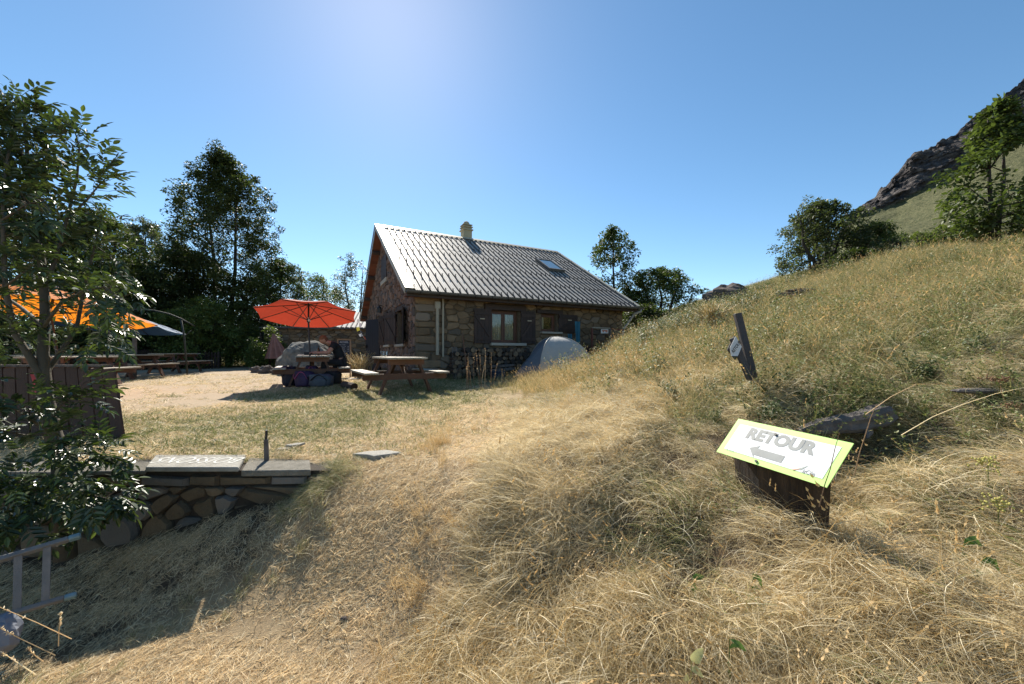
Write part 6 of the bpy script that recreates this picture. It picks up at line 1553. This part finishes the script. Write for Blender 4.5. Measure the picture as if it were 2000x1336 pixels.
# ------------------------------------------------------------------ the seated man
def skin(name, pts, edges, rad, root, mat, parent, M, sub=2, mirror=False):
    me = bpy.data.meshes.new(name); me.from_pydata([M @ Vector(p) for p in pts], edges, []); o = bpy.data.objects.new(name, me); COL.objects.link(o)
    sm = o.modifiers.new('skin', 'SKIN'); 
    for i, r in enumerate(rad):
        sv = me.skin_vertices[0].data[i]; sv.radius = (r if hasattr(r, '__len__') else (r, r)); sv.use_root = (i == root)
    s2 = o.modifiers.new('sub', 'SUBSURF'); s2.levels = sub; s2.render_levels = sub
    bpy.context.view_layer.update(); dg = bpy.context.evaluated_depsgraph_get(); m2 = bpy.data.meshes.new_from_object(o.evaluated_get(dg))
    bpy.data.objects.remove(o); m2.transform(wm(parent).inverted()); m2.materials.clear(); m2.materials.append(mat)
    a = m2.attributes.new('rnd', 'FLOAT', 'POINT'); a.data.foreach_set('value', [.5]*len(m2.vertices))
    m2.shade_smooth(); o = bpy.data.objects.new(name, m2); COL.objects.link(o); o.parent = parent; WM[o.name] = wm(parent).copy(); return o
def person():
    M_skin = mk('skin', (.42,.22,.15), (.36,.18,.12), 9, .55, rv=.03); M_tee = mk('black_tee_fabric', (.012,.013,.016), (.009,.01,.012), 9, .85, .3, 40, rv=.05); M_sh = mk('dark_trousers', (.02,.02,.022), None, 6, .9, rv=.05)
    M_hair = mk('short_ginger_hair', (.20,.085,.04), (.14,.06,.03), 30, .8, .8, 150, rv=.05)
    wv = axr; rgt = Vector((wv.y, -wv.x, 0)); base = TB + rgt*.66 + wv*-.28; base.z = h1(base.x, base.y)
    f = -rgt; ang_ = math.atan2(f.y, f.x); M = Matrix.Translation(base) @ Matrix.Rotation(ang_, 4, 'Z')
    t = thing('person', 'seated man in a black T-shirt bent forward over the table under the red parasol', 'person', base)
    P_ = [(0,0,.56),(.02,0,.72),(.08,0,.88),(.17,0,1.0),(.25,0,1.05),(.32,0,1.075),    # 0 pelvis..5 neck
          (.18,.19,1.0),(.30,.25,.80),(.54,.14,.80),(.62,.10,.80),(.68,.08,.795),       # left arm 6..10
          (.18,-.19,1.0),(.30,-.25,.80),(.54,-.12,.80),(.62,-.07,.80),(.68,-.04,.795),  # right arm 11..15
          (.02,.10,.54),(.42,.13,.56),(.40,.13,.12),(.40,.13,.06),(.56,.14,.04),        # left leg 16..20
          (.02,-.10,.54),(.42,-.13,.56),(.36,-.13,.12),(.36,-.13,.06),(.52,-.14,.04)]   # right leg 21..25
    E_ = [(0,1),(1,2),(2,3),(3,4),(4,5),(3,6),(6,7),(7,8),(8,9),(9,10),(3,11),(11,12),(12,13),(13,14),(14,15),(0,16),(16,17),(17,18),(18,19),(19,20),(0,21),(21,22),(22,23),(23,24),(24,25)]
    R_ = [(.15,.13),(.15,.12),(.16,.12),(.15,.11),.075,.058, .068,.048,.034,.038,.028, .068,.048,.034,.038,.028, .09,.065,.045,.045,.035,.09,.065,.045,.045,.035]
    skin('body', P_, E_, R_, 0, M_skin, t, M)
    # five fingers on each hand, gently curled on the table
    for s, (hx, hy) in ((1, (.66, .085)), (-1, (.66, -.055))):
        for k in range(4):
            y_ = hy+(k-1.5)*.021; L_ = (.062,.074,.070,.055)[k]
            m = MB(); m.tube([M @ Vector((hx+.01, y_, .80)), M @ Vector((hx+.01+L_*.5, y_, .806)), M @ Vector((hx+.01+L_*.85, y_, .795)), M @ Vector((hx+.01+L_, y_, .782))], [.0095,.009,.008,.006], 7); m.build('finger', M_skin, t, smooth=True)
        m = MB(); m.tube([M @ Vector((hx-.03, hy-s*.03, .80)), M @ Vector((hx-.0, hy-s*.055, .795)), M @ Vector((hx+.03, hy-s*.06, .788))], [.011,.010,.008], 7); m.build('thumb', M_skin, t, smooth=True)
    # T-shirt
    TP = [(0,0,.60),(.02,0,.72),(.08,0,.88),(.17,0,1.0),(.235,0,1.045),(.18,.19,1.0),(.25,.235,.88),(.18,-.19,1.0),(.25,-.235,.88)]
    skin('t_shirt', TP, [(0,1),(1,2),(2,3),(3,4),(3,5),(5,6),(3,7),(7,8)], [(.175,.145),(.18,.14),(.185,.145),(.175,.135),(.10,.09),.09,.075,.09,.075], 0, M_tee, t, M)
    skin('trousers', [(0,0,.56),(.02,.10,.55),(.42,.13,.565),(.40,.13,.22),(.02,-.10,.55),(.42,-.13,.565),(.36,-.13,.22)], [(0,1),(1,2),(2,3),(0,4),(4,5),(5,6)], [(.165,.14),.105,.08,.065,.105,.08,.065], 0, M_sh, t, M)
    # head: shaped ellipsoid, face down and forward
    hc = Vector((.405, 0, 1.135)); tilt = Matrix.Rotation(math.radians(42), 4, 'Y'); HM = M @ Matrix.Translation(hc) @ tilt
    m = MB(); m.ball((0,0,0), (1,1,1), 28, 20); vs = []
    for v in m.v:
        x_, y_, z_ = v; w_ = 1-.22*max(0, -z_)**1.5 ; rx = .095*(1-.10*max(0, -z_)); X_ = x_*rx*w_; Y_ = y_*.077*w_; Z_ = z_*.118
        if x_ > 0: X_ += .020*math.exp(-((y_/.22)**2))*math.exp(-(((z_+.18)/.22)**2)) + .008*math.exp(-((y_/.5)**2))*math.exp(-(((z_+.85)/.2)**2)) + .006*math.exp(-(((z_-.28)/.12)**2)) - .008*(math.exp(-(((y_-.38)/.18)**2))+math.exp(-(((y_+.38)/.18)**2)))*math.exp(-(((z_-.08)/.12)**2))
        vs.append(tuple(HM @ Vector((X_, Y_, Z_))))
    m.v = vs; hd = m.build('head', M_skin, t, smooth=True)
    for s in (-1, 1):
        e = MB(); e.ball((0,0,0), (.010,.013,.010), 8, 6); e.v = [tuple(HM @ (Vector(v)+Vector((.080, s*.031, .010)))) for v in e.v]; e.build('eye', M_iron, hd, smooth=True)
        e = MB(); e.ball((0,0,0), (.016,.010,.030), 10, 8); e.v = [tuple(HM @ (Vector(v)+Vector((-.004, s*.078, -.010)))) for v in e.v]; e.build('ear', M_skin, hd, smooth=True)
    e = MB(); e.box((0,0,0), (.006,.046,.008)); e.v = [tuple(HM @ (Vector(v)+Vector((.086, 0, -.062)))) for v in e.v]; e.build('mouth', mk('lips', (.26,.09,.08), None, 5, .6, rv=.02), hd)
    h_ = MB(); h_.ball((0,0,0), (1,1,1), 28, 20); vs = []
    for v in h_.v:
        x_, y_, z_ = v; lim = .12+ .42*max(0, x_); k = 1.04 if z_ > lim-.35*(x_ < 0) else .93; vs.append(tuple(HM @ Vector((x_*.097*k-.004, y_*.079*k, z_*.12*k+.002))))
    h_.v = vs; h_.build('hair', M_hair, hd, smooth=True)
    nk = MB(); nk.tube([M @ Vector((.24,0,1.02)), M @ Vector((.33,0,1.08)), M @ Vector((.39,0,1.115))], [.06,.056,.052], 12); nk.build('neck', M_skin, t, smooth=True)
    for s in (-1, 1):
        sh = MB(); sh.ball((.48 if s > 0 else .44, s*.135, .045), (.13,.05,.045), 12, 8); sh.v = [tuple(M @ Vector((v[0], v[1], max(v[2], .0)))) for v in sh.v]; sh.build('shoe', M_blk, t, smooth=True)
person()
# ------------------------------------------------------------------ dry weed stalks before the firewood
def stalks(px, d, n, h, label, seed, name='dry_weed'):
    b = G(px, d); rng = random.Random(seed); t = thing(name, label, 'plant', b, group='dead weeds before the cottage'); m = MB(); s = MB()
    for k in range(n):
        o = Vector((rng.gauss(0,.07), rng.gauss(0,.07), 0)); L_ = h*rng.uniform(.6, 1.05); dx = Vector((rng.gauss(-.02,.12), rng.gauss(0,.12), 1)).normalized(); p = [b+o, b+o+dx*L_*.5+Vector((rng.gauss(0,.015),0,0)), b+o+dx*L_]
        m.new().tube(p, [.0065,.005,.0025], 5, cap=False)
        for q in range(26):
            u = rng.uniform(.45, 1.0); c_ = p[1].lerp(p[2], (u-.5)*2) if u > .5 else p[0].lerp(p[1], u*2); dv = (dx*.6+Vector((rng.uniform(-1,1), rng.uniform(-1,1), rng.uniform(-.3,.8)))*.6)*.03; s_ = dv.cross(Vector((rng.random(), rng.random(), 1)))*.35; s.new().poly([c_, c_+dv*.5+s_, c_+dv, c_+dv*.5-s_])
    m.build('stalks', G_head, t); s.build('seed_scales', G_head, t)
stalks(918, 8.5, 5, .84, 'left clump of tall dead weed stalks before the firewood', 1); stalks(948, 8.6, 6, .90, 'right clump of tall dead weed stalks before the firewood', 2); stalks(983, 9.2, 4, .5, 'short sparse dead stalks near the tent', 3)
# ------------------------------------------------------------------ near sapling
def sapling():
    base = P(128, 960, 2.62); base.z = h1(base.x, base.y) if base.y < 2.9 else .3; base = Vector((X(128, 2.62), 2.62, .25))
    t = thing('sapling', 'young leafy tree with compound leaves close at the left edge', 'tree', base)
    D = 2.62; def_ = lambda px, py, dd=0.: P(px, py, D+dd)
    tr = [base-ZV*.05, def_(120,905), def_(103,845), def_(92,790), def_(85,735), def_(84,690), def_(88,620,.05), def_(86,560,.05), def_(78,480,.1), def_(66,400,.1), def_(55,320,.1), def_(48,245,.1), def_(44,190,.1)]
    rad = [.058,.050,.044,.040,.036,.030,.026,.023,.020,.016,.012,.008,.004]
    m = MB(); m.tube(tr, rad, 9); tk = m.build('trunk', mk('smooth_green_bark', (.125,.105,.075), (.08,.068,.05), 7, .8, .5, 60, rv=.05), t, smooth=True)
    br = []
    def branch(pts, r0, r1=.003):
        P3 = [def_(*q) for q in pts]; n = len(P3); br.append((P3, r0, r1))
    branch([(92,760),(60,700,-.05),(28,650,-.1),(10,560,-.15),(5,430,-.15),(12,330,-.1),(20,260,-.05)], .024)
    branch([(85,735),(110,700,.1),(150,640,.15),(165,560,.2),(185,480,.2),(200,420,.25)], .018)
    branch([(84,640),(120,590,-.1),(160,570,-.15),(205,560,-.2),(240,590,-.2)], .012)
    branch([(86,560),(112,500,.05),(130,430,.1),(150,350,.1),(155,290,.1),(148,262,.1)], .014)
    branch([(140,420,.1),(170,390,.1),(195,360,.1),(210,345,.1)], .008)
    branch([(78,480),(40,430,.15),(0,380,.2),(-60,330,.25)], .014); branch([(66,400),(85,350,.1),(92,290,.12),(88,235,.15)], .010)
    branch([(55,320),(25,270,.0),(8,220,.0),(8,185,.0)], .008); branch([(88,640),(40,600,.2),(-20,560,.3),(-90,520,.3)], .016)
    branch([(98,830),(115,795,-.2),(135,778,-.25),(150,772,-.25)], .010); branch([(103,845),(60,820,-.25),(20,790,-.35),(-40,760,-.4)], .012)
    branch([(103,845),(50,850,-.1),(0,840,-.2)], .008); branch([(120,905),(160,885,-.15),(190,890,-.2),(205,885,-.2)], .010)
    branch([(124,940),(160,960,-.2),(185,970,-.25),(205,975,-.25)], .009); branch([(124,940),(60,960,-.2),(20,990,-.25),(-30,1000,-.3)], .010)
    branch([(150,640,.15),(190,640,.1),(215,650,.1),(235,668,.1)], .008); branch([(185,480,.2),(215,500,.2),(235,540,.2)], .006)
    branch([(10,560,-.15),(50,530,-.25),(80,520,-.3)], .008); branch([(5,430,-.15),(50,400,-.25),(90,390,-.3)], .008)
    branch([(120,905),(110,870,-.3),(150,850,-.35)], .008); branch([(165,560,.2),(200,600,.25),(215,640,.3)], .006)
    lb = MB()
    for P3, r0, r1 in br: lb.new().tube(P3, [r0+(r1-r0)*k/(len(P3)-1) for k in range(len(P3))], 6, cap=False)
    lb.build('branches', MATS['smooth_green_bark'], t, smooth=True)
    # compound leaf meshes: seven toothless folded leaflets on a rachis, local +X outward
    metas = []
    for k in range(6):
        rg_ = random.Random(60+k); m = MB(); n0 = 0; bend = rg_.uniform(.1, .5); L_ = rg_.uniform(.11, .16)
        def ax(u): return Vector((L_*u, 0, -bend*L_*u*u))
        m.tube([ax(q/4) for q in range(5)], [.0016,.0015,.0013,.001,.0006], 3, cap=False); m.r = [.2]*len(m.v)
        for q in range(7):
            if q == 6: b_, dr = ax(1), Vector((1, 0, -.6))
            else:
                u = .35+.22*(q//2); s = 1 if q % 2 else -1; b_ = ax(u); dr = Vector((.55, s*.85, -.30+rg_.uniform(-.25,.2)))
            dr.normalize(); ll = rg_.uniform(.052,.075)*(1 if q else .9); wd = ll*.19; sd_ = dr.cross(ZV).normalized(); up = sd_.cross(dr); fold = .5; curl = rg_.uniform(-.1,.45)
            vs = []; prof = ((0,0),(.18,.72),(.45,1.),(.75,.62),(1.,0))
            for (u, w_) in prof: 
                c_ = b_+dr*ll*u - up*(-1)*0 - ZV*curl*ll*u*u*.6; vs += [c_+sd_*wd*w_+up*wd*w_*fold, c_, c_-sd_*wd*w_+up*wd*w_*fold]
            m.rnd = rg_.random(); m.add(vs, [f_ for i_ in range(4) for f_ in ((i_*3, i_*3+1, i_*3+4, i_*3+3), (i_*3+1, i_*3+2, i_*3+5, i_*3+4))])
        metas.append(m)
    lmes = [m.mesh('leaf', L_near) for m in metas]
    rng = random.Random(77); spots = []
    for P3, r0, r1 in br+[(tr[6:], .02, .003)]:
        ln = sum((b-a).length for a, b in zip(P3, P3[1:]))
        n = int(ln/.021) if P3 is not tr else 60
        for k in range(n):
            u = rng.uniform(.12, 1.0)**.8*(len(P3)-1); i = min(int(u), len(P3)-2); p = P3[i].lerp(P3[i+1], u-i); tg = (P3[i+1]-P3[i]).normalized()
            # side twig
            tw = Vector((rng.gauss(0,1), rng.gauss(0,1), rng.gauss(.1,.8))); tw = (tw-tg*tw.dot(tg)).normalized()*rng.uniform(.0,.10)+tg*rng.uniform(0,.05)
            spots.append((p+tw, (tw.normalized()*.8+tg*.7+Vector((0,-.15,-.15))).normalized(), p))
    # bushy masses along the base and the left edge
    for (cx, cy, dd, r_, n) in ((0,450,.0,.30,95),(35,510,.1,.18,40),(95,440,.15,.15,30),(5,350,-.05,.20,50),(22,255,.0,.13,26),(60,300,.1,.14,26),(55,400,.1,.16,34),(130,400,.15,.12,18),(160,520,.2,.12,16),(180,600,-.1,.10,14),(-30,640,.1,.2,30),(180,665,-.1,.08,12),(20,900,-.3,.18,36),(10,990,-.35,.22,70),(60,930,-.1,.20,44),(110,1000,-.15,.14,34),(195,890,-.25,.09,14),(175,960,-.3,.11,22),(-20,760,-.3,.18,26),(205,975,-.25,.08,12),(100,930,.1,.12,8),(150,930,.0,.12,12)):
        c_ = def_(cx, cy, dd)
        for k in range(n):
            o = Vector((rng.gauss(0,1), rng.gauss(0,1), rng.gauss(0,.9))); o = o.normalized()*r_*rng.random()**.5*1.15; spots.append((c_+o, (o.normalized()+Vector((0,-.2,-.2))).normalized(), None))
    rng.shuffle(spots); print('sapling leaves', len(spots))
    def lm(p, d):
        z_ = Vector((rng.gauss(0,.35), rng.gauss(0,.35), 1)); y_ = z_.cross(d).normalized(); z_ = d.cross(y_); s = rng.uniform(.62, 1.12)
        return Matrix.Translation(p) @ Matrix((( d.x, y_.x, z_.x, 0), (d.y, y_.y, z_.y, 0), (d.z, y_.z, z_.z, 0), (0,0,0,1))) @ Matrix.Scale(s, 4)
    near = sorted(range(len(spots)), key=lambda i: spots[i][0].y)[:295]; ns = set(near); Wi = wm(t).inverted(); rest = MB()
    tw = MB()
    for i, (p, d, o) in enumerate(spots):
        M_ = lm(p, d); k = rng.randrange(6)
        if o is not None: tw.tube([o, p], [.0025,.0012], 3, cap=False)
        if i in ns:
            ob = bpy.data.objects.new('leaf', lmes[k]); COL.objects.link(ob); ob.parent = t; ob.matrix_local = Wi @ M_
        else:
            mm = metas[k]; rest.rnd = 0; n0 = len(rest.v); rest.v += [tuple(M_ @ Vector(v)) for v in mm.v]; rest.f += [tuple(x_+n0 for x_ in q) for q in mm.f]; jr = rng.random(); rest.r += [(r_+jr) % 1 for r_ in mm.r]
    rest.build('foliage', L_near, t, kind='stuff'); tw.build('twigs', MATS['smooth_green_bark'], t, kind='stuff')
sapling()
# ------------------------------------------------------------------ single long straws and leaves near the camera
def straw_stalk(pts, label, head=True, i=0, r=.0016):
    t = thing('seeding_straw', label, 'grass stalk', pts[0], group='seeding straws at the lower left'); MB().tube(pts, [r, r*.8, r*.5][:len(pts)] if len(pts) == 3 else r, 5).build('stem', G_straw, t)
    if head:
        m = MB(); rng = random.Random(i); a, b = Vector(pts[-2]), Vector(pts[-1]); dx = (b-a).normalized()
        for q in range(34):
            c_ = a.lerp(b, rng.uniform(.25, 1.02)); dv = (dx+Vector((rng.gauss(0,.5), rng.gauss(0,.5), rng.gauss(0,.5)))).normalized()*.011; s_ = dv.cross(Vector((0,.6,1))).normalized()*.0022; m.new().poly([c_, c_+dv*.5+s_, c_+dv, c_+dv*.5-s_])
        m.build('seed_head', G_straw, t)
straw_stalk([P(140,1248,1.5), P(70,1215,1.45), P(-10,1182,1.4)], 'long seeding straw crossing the lower left corner, uppermost', True, 1)
straw_stalk([P(108,1280,1.4), P(45,1250,1.36), P(-10,1222,1.3)], 'long seeding straw crossing the lower left corner, second from top', True, 2)
straw_stalk([P(70,1318,1.3), P(40,1298,1.3), P(5,1275,1.3)], 'short seeding straw lowest in the left corner', True, 3)
straw_stalk([P(114,1262,1.45), P(115,1235,1.45), P(118,1198,1.45)], 'upright seeding straw crossing the long ones in the left corner', True, 4)
straw_stalk([P(85,1292,1.35), P(72,1283,1.34), P(55,1268,1.33)], 'small seeding straw beside the bluish pale stone', True, 5)
def broadleaf(px, py, d, L_, W_, rot, label, mat, i):
    c = P(px, py, d); m = MB().new(); dr = Vector((math.cos(rot), -.3, math.sin(rot))).normalized(); sd_ = dr.cross(Vector((0,-.8,.6))).normalized(); up = sd_.cross(dr)
    prof = ((0,0),(.15,.6),(.4,1),(.7,.8),(.9,.35),(1,0)); vs = []
    for u, w_ in prof: q = c+dr*L_*u+up*.012*math.sin(u*5); vs += [q+sd_*W_*w_+up*W_*w_*.35, q, q-sd_*W_*w_+up*W_*w_*.35]
    m.add(vs, [f_ for k in range(5) for f_ in ((k*3, k*3+1, k*3+4, k*3+3), (k*3+1, k*3+2, k*3+5, k*3+4))]); t = thing('broad_leaved_weed', label, 'weed', (c.x, c.y, h1(c.x, c.y)), group='broad leaved weeds in the near grass'); m.build('leaf', mat, t, smooth=True)
    g0 = Vector((c.x, c.y+.02, h1(c.x, c.y)+.01)); MB().tube([g0, g0.lerp(c, .6)+Vector((.004,0,.01)), c], [.0022,.0018,.0014], 5).build('stem', mat, t)
    rng = random.Random(i+50)
    for q in range(2):
        m = MB().new(); c2 = g0.lerp(c, .45+.3*q); a_ = rot+rng.choice((-1, 1))*rng.uniform(.7, 1.6); dr = Vector((math.cos(a_), -.35, math.sin(a_)*.7)).normalized(); sd_ = dr.cross(Vector((0,-.8,.6))).normalized(); vs = []; k_ = rng.uniform(.5, .75)
        for u, w_ in prof: p_ = c2+dr*L_*k_*u+Vector((0,0,.01*math.sin(u*4))); vs += [p_+sd_*W_*k_*w_, p_, p_-sd_*W_*k_*w_]
        m.add(vs, [f_ for k in range(5) for f_ in ((k*3, k*3+1, k*3+4, k*3+3), (k*3+1, k*3+2, k*3+5, k*3+4))]); m.build('leaf', mat, t, smooth=True)
Mg_ = mk('fresh_broad_leaf', (.08,.17,.03), (.12,.2,.05), 20, .45, .3, 80, rv=.05, trans=.35); My_ = mk('yellowing_leaf', (.55,.55,.24), (.45,.42,.2), 30, .5, .3, 90, rv=.05, trans=.35)
def gd_(px, py): q = gp(px, py, 1.7); return q.y-.10
for i, (px, py, L_, W_, rot, lab, mt) in enumerate(((1350,1290,.065,.018,1.0,'yellowing leaf with fine veins caught in the matted grass',My_),(1352,1128,.055,.014,.3,'dark green glossy leaf left of the folded green leaves',Mg_),(1470,1120,.07,.012,-.9,'narrow green leaf left standing in the grass below the stump',Mg_),(1425,1248,.07,.010,-.5,'narrow green leaf near the bottom between dry clumps',Mg_),(1885,1052,.07,.020,-.3,'broad green leaf at the right edge above the others',Mg_),(1920,1092,.075,.020,-.6,'broad green leaf at the right edge, lower of two',Mg_),(1480,990,.03,.008,-.4,'small green leaf beside the left foot of the stump',Mg_))):
    broadleaf(px, py, max(.9, gd_(px, py)-.05), L_, W_, rot, lab, mt, i)
for i, (p0, p1, p2, l) in enumerate((((1690,810,2.2),(1790,750,2.3),(1885,757,2.35),'arching dry stalk right of the grey log, left of two'),((1760,850,2.2),(1880,790,2.3),(2010,755,2.4),'long arching dry stalk reaching the right edge'),((1600,990,1.72),(1622,915,1.75),(1640,845,1.78),'thin red brown stalk standing before the lime bordered sign'),((1668,930,1.8),(1690,850,1.8),(1712,790,1.8),'thin stalk rising before the grey log'))):
    t = thing('dry_stalk', l, 'grass stalk', P(*p0), group='dry stalks on the right'); pts = [P(*p0), P(*p0).lerp(P(*p1), .5)+ZV*.015, P(*p1), P(*p1).lerp(P(*p2), .5)+ZV*.012, P(*p2)]; MB().tube(pts, [.0022,.002,.0018,.0015,.001], 5).build('stem', G_straw if i < 2 else G_head, t)
def yarrow(px, py, d, lab):
    c = P(px, py, d); b = c+Vector((.05, 0, -.28)); t = thing('dried_flower', lab, 'dry flower', b, group='dried flower heads'); MB().tube([b, b.lerp(c, .5)+Vector((.01,0,0)), c], [.003,.0025,.002], 5).build('stem', G_head, t); m = MB(); rng = random.Random(int(px))
    for k in range(60): q = c+Vector((rng.gauss(0,.035), rng.gauss(0,.025), rng.gauss(.008,.008))); m.new().ball(q, .006, 5, 4)
    m.build('flower_head', mk('rusty_seed_umbel', (.24,.135,.07), (.17,.095,.05), 9, .9, rv=.3), t)
yarrow(1951, 742, 2.5, 'rusty dried umbel flower at the right edge'); yarrow(1980, 795, 2.4, 'lower rusty dried umbel flower by the weathered wood')
for px, py, d, lab in ((1930,905,2.0,'pale yellow flower cluster at the right edge, upper'), (1950,985,1.8,'pale yellow flower cluster at the right edge, lower')):
    c = P(px, py, d); m = MB(); rng = random.Random(px)
    t = thing('yellow_flower', lab, 'flower', c-ZV*.2, group='pale yellow flowers'); MB().tube([c-ZV*.22, c], .0025, 5).build('stem', G_mead, t)
    for k in range(50): q = c+Vector((rng.gauss(0,.03), rng.gauss(0,.02), rng.gauss(0,.02))); m.new().ball(q, .006, 5, 4)
    m.build('flower_head', mk('pale_yellow_umbel', (.48,.42,.12), (.36,.33,.1), 9, .9, rv=.2), t)
